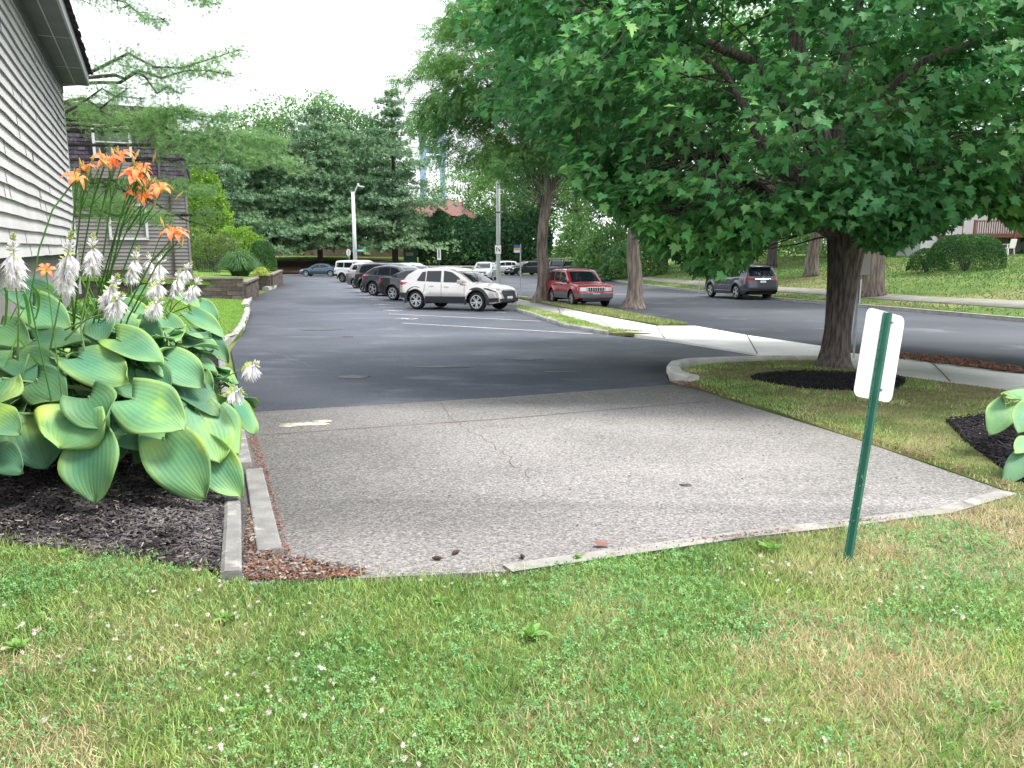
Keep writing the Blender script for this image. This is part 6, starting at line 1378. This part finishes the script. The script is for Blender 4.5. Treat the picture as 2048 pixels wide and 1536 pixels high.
    gh.add(vs, [(i*ng+j, i*ng+j+1, (i+1)*ng+j+1, (i+1)*ng+j) for i in range(len(gx)-1) for j in range(ng-1)]+[tuple(range(ng-1, -1, -1)), tuple(range((len(gx)-1)*ng, len(gx)*ng))])
    allv = [Vector(v) for v in body.v]+[Vector(v) for v in gh.v]; nb_ = len(body.v); bvh = BVHTree.FromPolygons(allv, body.f+[tuple(i+nb_ for i in f) for f in gh.f])
    body.add(gh.v, gh.f); body.build('body', S['paint'], t, smooth=True)
    def patch(nm, poly, m, face, off=.006, res=.09, parent=None, both=False):
        """poly in (x,z) for face 'l'/'r', in (y,z) for 'f'/'b', in (x,y) for 't'; laid on the surface by ray casting"""
        bm = bmesh.new(); bm.faces.new([bm.verts.new((p[0], p[1], 0)) for p in poly])
        for ax_ in (0, 1):
            lo, hi = min(p[ax_] for p in poly), max(p[ax_] for p in poly); n_ = int((hi-lo)/res)+1
            for k in range(1, n_):
                co_ = [0, 0, 0]; no = [0, 0, 0]; co_[ax_] = lo+(hi-lo)*k/n_; no[ax_] = 1; bmesh.ops.bisect_plane(bm, geom=bm.verts[:]+bm.edges[:]+bm.faces[:], plane_co=co_, plane_no=no)
        bad = []
        for v in bm.verts:
            a_, b_ = v.co.x, v.co.y
            if face in 'lr': s = 1 if face == 'l' else -1; o = Vector((a_-L/2, s*3, b_)); d = Vector((0, -s, 0))
            elif face in 'fb': s = 1 if face == 'f' else -1; o = Vector((s*5, a_, b_)); d = Vector((-s, 0, 0))
            else: o = Vector((a_-L/2, b_, 4)); d = Vector((0, 0, -1))
            h, nrm_, i_, ds = bvh.ray_cast(o, d)
            if h is None: bad.append(v); continue
            if nrm_.dot(d) > 0: nrm_ = -nrm_
            v.co = h-d*off*.6+nrm_*off*.6
        bmesh.ops.delete(bm, geom=bad, context='VERTS')
        ref = {'l': Vector((0, 1, 0)), 'r': Vector((0, -1, 0)), 'f': Vector((1, 0, 0)), 'b': Vector((-1, 0, 0)), 't': UZ}[face]; bm.normal_update()
        for f in bm.faces:
            if f.normal.dot(ref) < 0: f.normal_flip()
            f.smooth = True
        me = bpy.data.meshes.new(nm); bm.to_mesh(me); bm.free(); me.materials.append(m); return link(bpy.data.objects.new(nm, me), parent or t)
    belt = lambda x: ip(x, deck)
    for wdw in S['windows']:
        for fc in 'lr': patch('side_window', wdw, C_glass, fc)
    ws = S['ws']; patch('windscreen', ws, C_glass, 'f', .008); 
    if 'rw' in S: patch('rear_window', S['rw'], C_glass, 'b', .008)
    for nm, poly, m, face in S.get('patches', []):
        fcs = 'lr' if face == 's' else face
        for fc in fcs: patch(nm, poly, m, fc, .009)
        if face == 'f2' or face == 'b2': pass
    for nm, poly, m, face in S.get('pairs', []):      # mirrored on front or back
        for s in (1, -1): patch(nm, [(s*a_, b_) for a_, b_ in poly][::s], m, face, .011)
    for x0, z0_, x1, z1_ in S.get('seams', []):
        for fc in 'lr': patch('door_seam', [(x0-.006, z0_), (x0+.006, z0_), (x1+.006, z1_), (x1-.006, z1_)], C_seam, fc, .004)
    for hx_, hz_ in S.get('handles', []):
        for s in (1, -1):
            h, n_, _, _ = bvh.ray_cast(Vector((hx_-L/2, s*3, hz_)), Vector((0, -s, 0)))
            if h: mb = MB(); mb.box(h+Vector((0, s*.02, 0)), (.19, .035, .035)); mb.build('door_handle', S.get('hm', S['paint']), t, bevel=.01)
    mx, mz = S['mirror']
    for s in (1, -1):
        mb = MB(); yb = W/2*.9; mb.box((mx-L/2, s*(yb+.14), mz), (.15, .2, .14), rz=s*-.25); mb.box((mx-L/2, s*(yb+.02), mz-.05), (.06, .14, .04)); mb.build('mirror', S.get('mm', S['paint']), t, bevel=.03)
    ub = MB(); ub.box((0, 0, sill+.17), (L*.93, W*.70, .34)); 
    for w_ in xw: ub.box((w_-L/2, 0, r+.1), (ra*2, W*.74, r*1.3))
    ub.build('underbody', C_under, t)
    tw = S.get('tw', .22)
    for w_ in xw:
        for s in (1, -1):
            M = Matrix.Translation((w_-L/2, s*(W/2-tw/2-.015), r))@Matrix.Rotation(R(-90*s), 4, 'X'); mb = MB()
            ri = r*S.get('ri', .66); mb.lathe([(ri*.98, -tw/2), (r*.9, -tw/2), (r*.985, -tw*.36), (r, -tw*.2), (r, tw*.2), (r*.985, tw*.36), (r*.9, tw/2), (ri*1.03, tw/2-.005), (ri, tw/2-.02), (ri*.96, tw/2-.05)], M, 28)
            wo = mb.build('wheel', C_tyre, t, smooth=True)
            rm = MB(); rm.lathe([(ri, tw/2-.008), (ri*.93, tw/2-.012), (ri*.9, tw/2-.05), (.001, tw/2-.10)], M, 24, 1); rm.lathe([(ri*1.02, tw/2-.004), (ri*.9, tw/2-.004)], M, 28, 0); rm.lathe([(ri*.2, tw/2-.03), (ri*.18, tw/2-.01), (.001, tw/2-.01)], M, 12, 0)
            ns_ = S.get('spokes', 10)
            for k in range(ns_):
                a = 2*math.pi*k/ns_+(.18 if k % 2 else -.05 if S.get('twin') else 0); 
                p0 = M@Vector((ri*.12*math.cos(a), ri*.12*math.sin(a), tw/2-.022)); p1 = M@Vector((ri*.95*math.cos(a), ri*.95*math.sin(a), tw/2-.012)); rm.bar(p0, p1, ri*S.get('sw', .13), .02, up=(M.to_3x3()@Vector((0, 0, 1))))
            rm.build('rim', [S.get('rim', C_rim), C_rimd], wo, smooth=False)
    for k in S.get('extra', []): k(t, S)
    # settle on the sloping ground
    dx = Vector((math.cos(rz), math.sin(rz))); f = Vector(loc[:2])+dx*L*.3; b = Vector(loc[:2])-dx*L*.3; sdx = Vector((-dx.y, dx.x))
    zf_, zb_ = GR(f.x, f.y), GR(b.x, b.y); l_ = Vector(loc[:2])+sdx*.7; r_ = Vector(loc[:2])-sdx*.7
    t.location.z = (zf_+zb_)/2; t.rotation_mode = 'XYZ'
    pitch = math.atan2(zb_-zf_, L*.6); roll = math.atan2(GR(l_.x, l_.y)-GR(r_.x, r_.y), 1.4)
    Mx = Matrix.Rotation(rz, 4, 'Z')@Matrix.Rotation(pitch, 4, 'Y')@Matrix.Rotation(roll, 4, 'X'); t.rotation_euler = Mx.to_euler()
    return t
def GR(x, y): return G(y)+.012
def rails(z=.0, m=None, x0=.22, x1=.62):
    def f(t, S):
        L, W = S['L'], S['W']
        for s in (1, -1):
            mb = MB(); y = s*W*.36; xa, xb = L*x0-L/2, L*x1-L/2; mb.tube([(xa-.06, y, S['H']-.03), (xa, y, S['H']+.05), (xb, y, S['H']+.05), (xb+.06, y, S['H']-.03)], .018, 6); mb.build('roof_rail', m or C_clad, t, smooth=True)
    return f
def rack(t, S):
    L, W, H = S['L'], S['W'], S['H']; mb = MB()
    for k in range(4): mb.bar((-L/2+.5+k*1.0, -W/2+.1, H+.28), (-L/2+.5+k*1.0, W/2-.1, H+.28), .08, .08)
    for s in (1, -1): mb.bar((-L/2+.2, s*(W/2-.1), H+.28), (-L/2+4.3, s*(W/2-.1), H+.28), .09, .12); mb.bar((-L/2+.5, s*(W/2-.1), .9), (-L/2+.5, s*(W/2-.1), H+.28), .06, .06); mb.bar((-L/2+3.4, s*(W/2-.15), H-.1), (-L/2+3.4, s*(W/2-.1), H+.28), .06, .06)
    mb.build('ladder_rack', C_chrome, t)
def frame(L, H, **k):
    d = dict(L=L, H=H); d.update(k); return d
# side windows helper: polygons following the greenhouse
CX = frame(4.4, 1.54, W=1.80, r=.345, xw=(.86, 3.51), paint=P_silver, arch=1.2, sill=.27, rise=.2, twin=True, spokes=10, sw=.14, ri=.69,
 deck=[(0, .55), (.03, .98), (.1, 1.06), (.5, 1.05), (1.2, 1.0), (2.2, .97), (3.1, .985), (3.5, .945), (3.95, .865), (4.2, .78), (4.30, .70), (4.36, .60), (4.40, .50)],
 roof=[(.16, 1.07), (.42, 1.30), (.75, 1.46), (1.2, 1.52), (1.8, 1.54), (2.3, 1.50), (2.75, 1.34), (3.3, 1.0)],
 windows=[[(.88, 1.07), (.98, 1.05), (1.26, 1.04), (1.26, 1.40), (1.10, 1.38)], [(1.31, 1.04), (1.96, 1.02), (1.94, 1.43), (1.31, 1.42)], [(2.08, 1.02), (2.92, 1.01), (2.70, 1.22), (2.42, 1.38), (2.06, 1.44)]],
 ws=[(-.66, 1.04), (.66, 1.04), (.58, 1.42), (-.58, 1.42)], rw=[(-.6, 1.12), (.6, 1.12), (.52, 1.40), (-.52, 1.40)],
 patches=[('sill_cladding', [(1.22, .27), (3.15, .27), (3.13, .52), (1.24, .50)], C_clad, 's'), ('rear_bumper_cladding', [(.02, .42), (.50, .42), (.46, .60), (.1, .62), (.02, .62)], C_clad, 's'), ('rear_bumper_cladding', [(-.8, .42), (.8, .42), (.8, .62), (-.8, .62)], C_clad, 'b'), ('front_bumper_cladding', [(3.88, .33), (4.28, .36), (4.36, .50), (3.88, .46)], C_clad, 's'), ('grille', [(-.42, .46), (.42, .46), (.5, .68), (.3, .76), (-.3, .76), (-.5, .68)], C_clad, 'f'), ('lower_intake', [(-.8, .34), (.8, .34), (.8, .46), (-.8, .46)], C_clad, 'f'), ('number_plate', [(-.2, .42), (.2, .42), (.2, .53), (-.2, .53)], C_plate, 'f'), ('tail_lamp', [(.05, .93), (.10, 1.0), (.46, 1.005), (.34, .93), (.12, .90)], C_red, 's'), ('head_lamp', [(3.80, .80), (4.02, .75), (4.26, .69), (4.24, .72), (3.98, .82), (3.80, .84)], C_clad, 's')],
 pairs=[('head_lamp', [(.5, .66), (.78, .70), (.74, .75), (.5, .72)], C_lamp, 'f')], seams=[(2.02, .42, 2.0, 1.02), (3.02, .45, 3.0, .98), (1.22, .6, 1.3, 1.02)], handles=[(1.55, .88), (2.22, .86)], mirror=(2.86, 1.05), extra=[])
def arches(t, S):
    L, W, r = S['L'], S['W'], S['r']; ra = r*S.get('arch', 1.17)
    for w_ in S['xw']:
        for s in (1, -1):
            mb = MB(); n = 22; vs = []
            for k in range(n+1):
                a = R(-14)+R(208)*k/n
                for rr, yy in ((ra*.985, W/2+.022), (ra*1.23, W/2+.018), (ra*1.25, W/2-.04)): z = r+rr*math.sin(a); vs.append((w_-L/2+rr*math.cos(a), s*yy*(.985 if 1 else 1), max(z, .2)))
            mb.add(vs, [(3*k+i, 3*k+i+1, 3*k+i+4, 3*k+i+3) for k in range(n) for i in range(2)]); mb.build('arch_cladding', S.get('cladm', C_clad), t, smooth=True)
CX['extra'] = [arches, rails(m=P_silver)]
def variant(B, **k): d = dict(B); d.update(k); return d
SED = frame(4.65, 1.43, W=1.82, r=.335, xw=(.98, 3.78), paint=P_black, spokes=10, ri=.71, sw=.12, sill=.24, rise=.14,
 deck=[(0, .55), (.02, .92), (.08, 1.0), (.5, 1.05), (.85, 1.05), (1.6, .98), (2.6, .94), (3.2, .95), (3.6, .91), (4.2, .80), (4.5, .70), (4.6, .6), (4.65, .5)],
 roof=[(.75, 1.05), (1.15, 1.25), (1.6, 1.39), (2.1, 1.43), (2.6, 1.40), (3.0, 1.25), (3.5, .96)],
 windows=[[(1.15, 1.10), (1.32, 1.03), (2.12, .99), (2.12, 1.34), (1.7, 1.33), (1.4, 1.24)], [(2.2, .99), (3.1, .98), (2.85, 1.18), (2.62, 1.31), (2.2, 1.35)]],
 ws=[(-.64, .98), (.64, .98), (.56, 1.34), (-.56, 1.34)], rw=[(-.6, 1.09), (.6, 1.09), (.52, 1.33), (-.52, 1.33)],
 patches=[('grille', [(-.4, .52), (.4, .52), (.42, .68), (-.42, .68)], C_clad, 'f'), ('tail_lamp', [(.02, .80), (.30, .84), (.26, .96), (.03, .94)], C_red, 's'), ('number_plate', [(-.22, .7), (.22, .7), (.22, .82), (-.22, .82)], C_plate, 'b'), ('head_lamp', [(4.1, .7), (4.45, .64), (4.4, .72), (4.1, .78)], C_lamp, 's')],
 pairs=[('tail_lamp', [(.45, .80), (.82, .80), (.82, .95), (.45, .92)], C_red, 'b'), ('head_lamp', [(.48, .6), (.8, .64), (.78, .73), (.48, .68)], C_lamp, 'f')], seams=[(2.16, .32, 2.16, .98), (3.2, .35, 3.15, .94)], handles=[(1.5, .86), (2.35, .84)], mirror=(3.0, 1.02))
SUV = frame(4.75, 1.70, W=1.88, r=.37, xw=(.98, 3.82), paint=P_white, spokes=10, ri=.68, sw=.14, sill=.28, rise=.2,
 deck=[(0, .6), (.02, 1.0), (.08, 1.12), (.6, 1.12), (1.8, 1.08), (3.2, 1.07), (3.6, 1.05), (4.2, .98), (4.5, .90), (4.66, .78), (4.72, .65), (4.75, .55)],
 roof=[(.08, 1.12), (.30, 1.45), (.5, 1.62), (.9, 1.68), (1.9, 1.70), (2.6, 1.66), (3.0, 1.50), (3.6, 1.1)],
 windows=[[(.55, 1.2), (.75, 1.15), (1.15, 1.15), (1.15, 1.55), (.75, 1.53)], [(1.22, 1.14), (2.05, 1.13), (2.05, 1.57), (1.22, 1.57)], [(2.13, 1.13), (3.15, 1.12), (2.95, 1.32), (2.65, 1.53), (2.13, 1.57)]],
 ws=[(-.68, 1.15), (.68, 1.15), (.60, 1.58), (-.60, 1.58)], rw=[(-.66, 1.2), (.66, 1.2), (.58, 1.52), (-.58, 1.52)],
 patches=[('grille', [(-.42, .62), (.42, .62), (.5, .86), (-.5, .86)], C_clad, 'f'), ('lower_intake', [(-.6, .42), (.6, .42), (.5, .56), (-.5, .56)], C_clad, 'f'), ('number_plate', [(-.2, .55), (.2, .55), (.2, .67), (-.2, .67)], C_plate, 'f'), ('tail_lamp', [(.02, .98), (.35, 1.0), (.3, 1.1), (.03, 1.12)], C_red, 's'), ('sill_cladding', [(1.4, .29), (3.4, .29), (3.4, .42), (1.4, .42)], C_clad, 's'), ('number_plate', [(-.22, .85), (.22, .85), (.22, .98), (-.22, .98)], C_plate, 'b'), ('rear_bumper_cladding', [(-.8, .42), (.8, .42), (.8, .62), (-.8, .62)], C_clad, 'b')],
 pairs=[('head_lamp', [(.52, .78), (.84, .82), (.8, .92), (.52, .86)], C_lamp, 'f'), ('tail_lamp', [(.4, .98), (.84, .98), (.84, 1.1), (.4, 1.08)], C_red, 'b')], seams=[(2.09, .45, 2.09, 1.1), (3.25, .5, 3.2, 1.05), (1.3, .7, 1.18, 1.1)], handles=[(1.5, .98), (2.35, .97)], mirror=(3.05, 1.17), extra=[rails(x0=.15, x1=.6)])
BOX = frame(4.7, 1.86, W=1.92, r=.40, xw=(.95, 3.75), paint=P_white, spokes=5, ri=.6, sw=.3, rim=C_chrome, sill=.38, rise=.1, tum=.08, sq=1, plan=[(0, .93), (.1, .97), (.5, 1), (4.0, 1), (4.5, .95), (4.7, .88)],
 deck=[(0, .6), (.02, 1.1), (.06, 1.2), (3.3, 1.16), (4.3, 1.12), (4.55, 1.05), (4.66, .9), (4.7, .65)], roof=[(.05, 1.2), (.14, 1.75), (.25, 1.82), (1.2, 1.86), (2.6, 1.86), (2.9, 1.80), (3.45, 1.2)],
 windows=[[(.28, 1.28), (1.1, 1.27), (1.1, 1.68), (.3, 1.68)], [(1.18, 1.27), (2.05, 1.26), (2.05, 1.68), (1.18, 1.68)], [(2.13, 1.26), (3.15, 1.25), (2.85, 1.66), (2.13, 1.68)]], ws=[(-.72, 1.24), (.72, 1.24), (.68, 1.72), (-.68, 1.72)], rw=[(-.6, 1.28), (.6, 1.28), (.58, 1.7), (-.58, 1.7)],
 patches=[('rear_bumper_cladding', [(0.02, .52), (.5, .52), (.46, .72), (.02, .72)], C_clad, 's'), ('rear_bumper_cladding', [(-.85, .52), (.85, .52), (.85, .72), (-.85, .72)], C_clad, 'b'), ('tail_lamp', [(.04, .92), (.28, .92), (.28, .98), (.04, .98)], C_clad, 's'), ('sill_cladding', [(1.4, .39), (3.3, .39), (3.3, .5), (1.4, .5)], C_clad, 's'), ('grille', [(-.8, .78), (.8, .78), (.8, .98), (-.8, .98)], C_clad, 'f')], pairs=[('head_lamp', [(.55, .8), (.82, .8), (.82, .96), (.55, .96)], C_lamp, 'f'), ('tail_lamp', [(.62, .85), (.85, .85), (.85, 1.05), (.62, 1.05)], C_red, 'b')], seams=[(2.1, .5, 2.1, 1.15), (3.3, .6, 3.25, 1.12)], handles=[(1.5, 1.03), (2.4, 1.03)], mirror=(3.0, 1.28), extra=[arches])
JEEP = frame(4.5, 1.66, W=1.78, r=.365, xw=(.95, 3.64), paint=P_red, spokes=5, ri=.56, sw=.34, sill=.34, rise=.1, tum=.13, sq=.8, crown=.025, plan=[(0, .90), (.08, .96), (.5, 1), (3.8, 1), (4.2, .97), (4.42, .93), (4.5, .88)],
 deck=[(0, .6), (.03, 1.0), (.08, 1.06), (3.1, 1.04), (3.3, 1.05), (4.1, .985), (4.34, .96), (4.42, .90), (4.46, .66), (4.50, .64)],
 roof=[(.08, 1.06), (.3, 1.42), (.45, 1.60), (.8, 1.64), (1.9, 1.66), (2.45, 1.63), (2.65, 1.54), (3.25, 1.05)],
 windows=[[(.45, 1.14), (1.12, 1.12), (1.12, 1.52), (.62, 1.52)], [(1.22, 1.12), (1.93, 1.11), (1.93, 1.53), (1.22, 1.53)], [(2.03, 1.11), (2.92, 1.10), (2.62, 1.42), (2.50, 1.52), (2.03, 1.53)]], ws=[(-.68, 1.10), (.68, 1.10), (.60, 1.55), (-.60, 1.55)], rw=[(-.62, 1.14), (.62, 1.14), (.55, 1.5), (-.55, 1.5)],
 patches=[('front_bumper', [(4.05, .46), (4.49, .46), (4.49, .63), (4.05, .63)], C_cladg, 's'), ('front_bumper', [(-.86, .44), (.86, .44), (.86, .66), (-.86, .66)], C_cladg, 'f'), ('sill_cladding', [(1.38, .35), (3.2, .35), (3.2, .63), (1.38, .63)], C_cladg, 's'), ('rear_bumper', [(.02, .46), (.5, .46), (.5, .66), (.02, .66)], C_cladg, 's'), ('number_plate', [(-.17, .50), (.17, .50), (.17, .63), (-.17, .63)], C_plate, 'f')],
 pairs=[('head_lamp', [(.45, .72), (.74, .72), (.74, .88), (.45, .88)], C_lamp, 'f'), ('turn_lamp', [(.745, .72), (.83, .72), (.83, .88), (.745, .88)], mat('amber_lamp', (.6, .45, .3), None, rough=.2), 'f'), ('fog_lamp', [(.3, .36), (.42, .36), (.42, .42), (.3, .42)], C_lamp, 'f')], seams=[(1.98, .4, 1.98, 1.05), (3.08, .45, 3.05, 1.05), (1.3, .75, 1.17, 1.05), (1.2, 1.04, 3.1, 1.03)], handles=[(1.45, .95), (2.3, .95)], mirror=(2.92, 1.14), mm=C_clad, hm=C_clad, cladm=P_red)
def jeep_extra(t, S):
    L = S['L']; mb = MB(); mb.box((L/2-.055, 0, .795), (.04, .86, .20), m=0); mb.build('grille', C_chrome, t, bevel=.01); mb = MB()
    for k in range(7): mb.box((L/2-.03, -.33+.11*k, .795), (.012, .068, .165))
    mb.build('grille_slot', C_clad, t)
    mb = MB(); mb.box((L/2-.1, 0, .36), (.3, 1.3, .12)); mb.build('front_valance', C_clad, t)
    mb = MB(); mb.bar((-.9, -.55, 1.72), (-.9, .55, 1.72), .06, .03); mb.bar((.15, -.55, 1.72), (.15, .55, 1.72), .06, .03); mb.build('rack_bar', C_clad, t)
JEEP['extra'] = [jeep_extra, rails(x0=.18, x1=.55)]
HIG = variant(SUV, L=4.89, H=1.73, W=1.92, r=.375, paint=P_gm, spokes=5, sw=.3, xw=(1.05, 3.84), sill=.27,
 deck=[(0, .5), (.02, .72), (.06, 1.0), (.16, 1.14), (.7, 1.13), (1.8, 1.08), (3.2, 1.06), (3.7, 1.04), (4.3, .97), (4.62, .88), (4.8, .75), (4.86, .6), (4.89, .5)],
 roof=[(.12, 1.14), (.30, 1.45), (.46, 1.66), (.9, 1.71), (1.9, 1.73), (2.6, 1.69), (3.05, 1.5), (3.7, 1.08)],
 windows=[[(.62, 1.25), (.95, 1.18), (1.35, 1.16), (1.35, 1.56), (.8, 1.55)], [(1.42, 1.15), (2.2, 1.14), (2.2, 1.6), (1.42, 1.59)], [(2.28, 1.13), (3.25, 1.12), (3.0, 1.35), (2.75, 1.54), (2.28, 1.6)]],
 patches=[('tail_lamp', [(.06, .99), (.10, 1.12), (.5, 1.1), (.42, 1.04), (.2, .97)], C_red, 's'), ('number_plate', [(-.16, .86), (.16, .86), (.16, .97), (-.16, .97)], C_plate, 'b'), ('rear_bumper_cladding', [(-.85, .42), (.85, .42), (.85, .62), (-.85, .62)], C_clad, 'b'), ('chrome_strip', [(-.45, 1.03), (.45, 1.03), (.45, 1.05), (-.45, 1.05)], C_chrome, 'b'), ('sill_trim', [(1.55, .42), (3.3, .40), (3.3, .44), (1.55, .46)], C_chrome, 's'), ('rear_sill_trim', [(.1, .50), (.5, .48), (.5, .51), (.1, .53)], C_chrome, 's')],
 pairs=[('tail_lamp', [(.42, .99), (.86, .99), (.88, 1.1), (.42, 1.06)], C_red, 'b'), ('head_lamp', [(.52, .78), (.84, .82), (.8, .9), (.52, .86)], C_lamp, 'f')], rw=[(-.72, 1.18), (.72, 1.18), (.64, 1.55), (-.64, 1.55)], ws=[(-.68, 1.14), (.68, 1.14), (.60, 1.6), (-.60, 1.6)], mirror=(3.15, 1.18))
def spoiler(t, S):
    mb = MB(); L = S['L']; mb.box((-L/2+.3, 0, S['H']-.09), (.34, 1.28, .05)); mb.build('rear_spoiler', S['paint'], t, bevel=.02); mb = MB(); mb.tube([(-.3, 0, S['H']+.03), (-.45, 0, S['H']+.11)], .03, 6); mb.build('antenna', C_clad, t)
HIG['extra'] = [spoiler, rails(x0=.15, x1=.6)]
def carat(px, py, S, ang, wheel, side):
    """centre of a car whose wheel (0 rear, 1 front) on the given side touches the ground at that pixel"""
    x, y = gp(px, py); lx = S['xw'][wheel]-S['L']/2; ly = side*(S['W']/2-.12); c, s = math.cos(ang), math.sin(ang); return (x-(lx*c-ly*s), y-(lx*s+ly*c), 0)
LOTG = 'cars parked nose-in along the right side of the lot'; STG = 'cars on the street'
A1 = R(-29)
make_car(CX, 'champagne silver compact crossover with black arches, nearest car in the lot', LOTG, carat(835, 619, CX, A1, 0, -1), A1)
S2_ = variant(SED, paint=P_black, ri=.70); make_car(S2_, 'black sedan with silver multi-spoke wheels beside the silver crossover', LOTG, carat(788, 601, S2_, R(-33), 0, -1), R(-33))
S3_ = variant(SUV, paint=P_dgrey, H=1.60, L=4.5, W=1.84, spokes=5, sw=.28, xw=(.9, 3.6), roof=[(.08, 1.05), (.45, 1.3), (.9, 1.5), (1.4, 1.58), (1.9, 1.60), (2.5, 1.54), (2.9, 1.36), (3.4, 1.02)],
 deck=[(0, .6), (.02, .95), (.08, 1.05), (.6, 1.06), (1.8, 1.02), (3.2, 1.0), (3.5, .97), (4.0, .90), (4.3, .80), (4.42, .7), (4.47, .6), (4.5, .5)], windows=[[(.95, 1.14), (1.1, 1.10), (1.2, 1.35), (1.05, 1.3)], [(1.25, 1.10), (2.05, 1.08), (2.05, 1.47), (1.3, 1.44)], [(2.13, 1.08), (3.0, 1.06), (2.8, 1.25), (2.5, 1.42), (2.13, 1.48)]],
 ws=[(-.62, 1.08), (.62, 1.08), (.56, 1.45), (-.56, 1.45)], rw=[(-.6, 1.12), (.6, 1.12), (.54, 1.4), (-.54, 1.4)], patches=[('tail_lamp', [(.03, .92), (.42, .96), (.36, 1.06), (.04, 1.04)], C_red, 's'), ('rear_bumper_cladding', [(.02, .42), (.5, .42), (.46, .58), (.02, .6)], C_clad, 's')], mirror=(2.9, 1.1), extra=[arches])
make_car(S3_, 'dark green-grey hatchback crossover with red corner lamp, third car in the row', LOTG, carat(748, 592, S3_, R(-34), 0, -1), R(-34))
S4_ = variant(SUV, paint=P_black, H=1.62, rim=C_rim, spokes=5, sw=.22, extra=[]); make_car(S4_, 'black car with only tail and rear wheel showing left of the green-grey crossover', LOTG, carat(730, 586, S4_, R(-36), 0, -1), R(-36))
S5_ = variant(SED, paint=P_grey, H=1.45); make_car(S5_, 'grey sedan with sloping rear window, fifth car in the row', LOTG, carat(712, 577, S5_, R(-34), 0, -1), R(-34))
S6_ = variant(SUV, paint=P_pink, H=1.74); c6 = carat(713, 570, S6_, R(-34), 0, -1); make_car(S6_, 'pearl white estate car whose roof shows above the grey sedan', LOTG, c6, R(-34))
make_car(BOX, 'white boxy off-roader with black wheel arches, farthest in the row', LOTG, carat(686, 565, BOX, R(-30), 0, -1), R(-30))
S8_ = variant(SUV, paint=P_white, H=1.66, L=4.6); c8 = gp(822, 580); make_car(S8_, 'white car whose roof shows between the green-grey crossover and the silver one', LOTG, (c8[0], c8[1], 0), R(-34))
S9_ = variant(SED, paint=P_blue, H=1.47); x, y = gp(642, 553); make_car(S9_, 'teal blue hatchback on the side street under the pines', STG, (x, y, 0), R(176))
ac = variant(SUV, paint=paint('dark_silver_paint', (.36, .39, .41), .4), patches=SUV['patches'][:3]+[('grille_bar', [(-.5, .72), (0, .66), (.5, .72), (.5, .75), (0, .69), (-.5, .75)], C_chrome, 'f')]); 
x, y = gp(968, 562); make_car(ac, 'grey-silver car facing forward in the street behind the silver crossover', STG, (x, y+2, 0), R(-96))
wv = variant(SUV, paint=P_slv2); x, y = gp(1000, 549); make_car(wv, 'silver car parked across the street, left of the slim white pole', STG, (at(1000, 549, 97).x, 97, 0), R(-150))
bk = variant(SUV, paint=P_black, L=5.0); make_car(bk, 'black car parked across the street behind the roadside sign', STG, (at(1050, 546, 95).x, 95, 0), R(-148))
tr = variant(BOX, paint=P_black, L=4.9, extra=[rack], H=1.75); make_car(tr, 'dark truck with silver ladder rack parked at the far bend', STG, (at(1118, 546, 86).x, 86, 0), R(-118), 'parked_truck')
dv = variant(SUV, paint=P_black); make_car(dv, 'dark car mostly hidden by the shrub at the bend', STG, (at(1186, 530, 95).x, 100, 0), R(-100))
bpy.data.objects[-1] if False else None
make_car(JEEP, 'old red off-roader with grey lower cladding and slotted grille between the two trunks', STG, carat(1147, 614, variant(JEEP, W=1.56, L=3.96, xw=(.84, 3.2)), R(-74), 1, -1), R(-74)).scale = (.88,)*3
make_car(HIG, 'dark grey family car parked across the street under the maple boughs', STG, carat(1474, 599, HIG, R(103), 0, 1), R(103)).scale = (.93,)*3
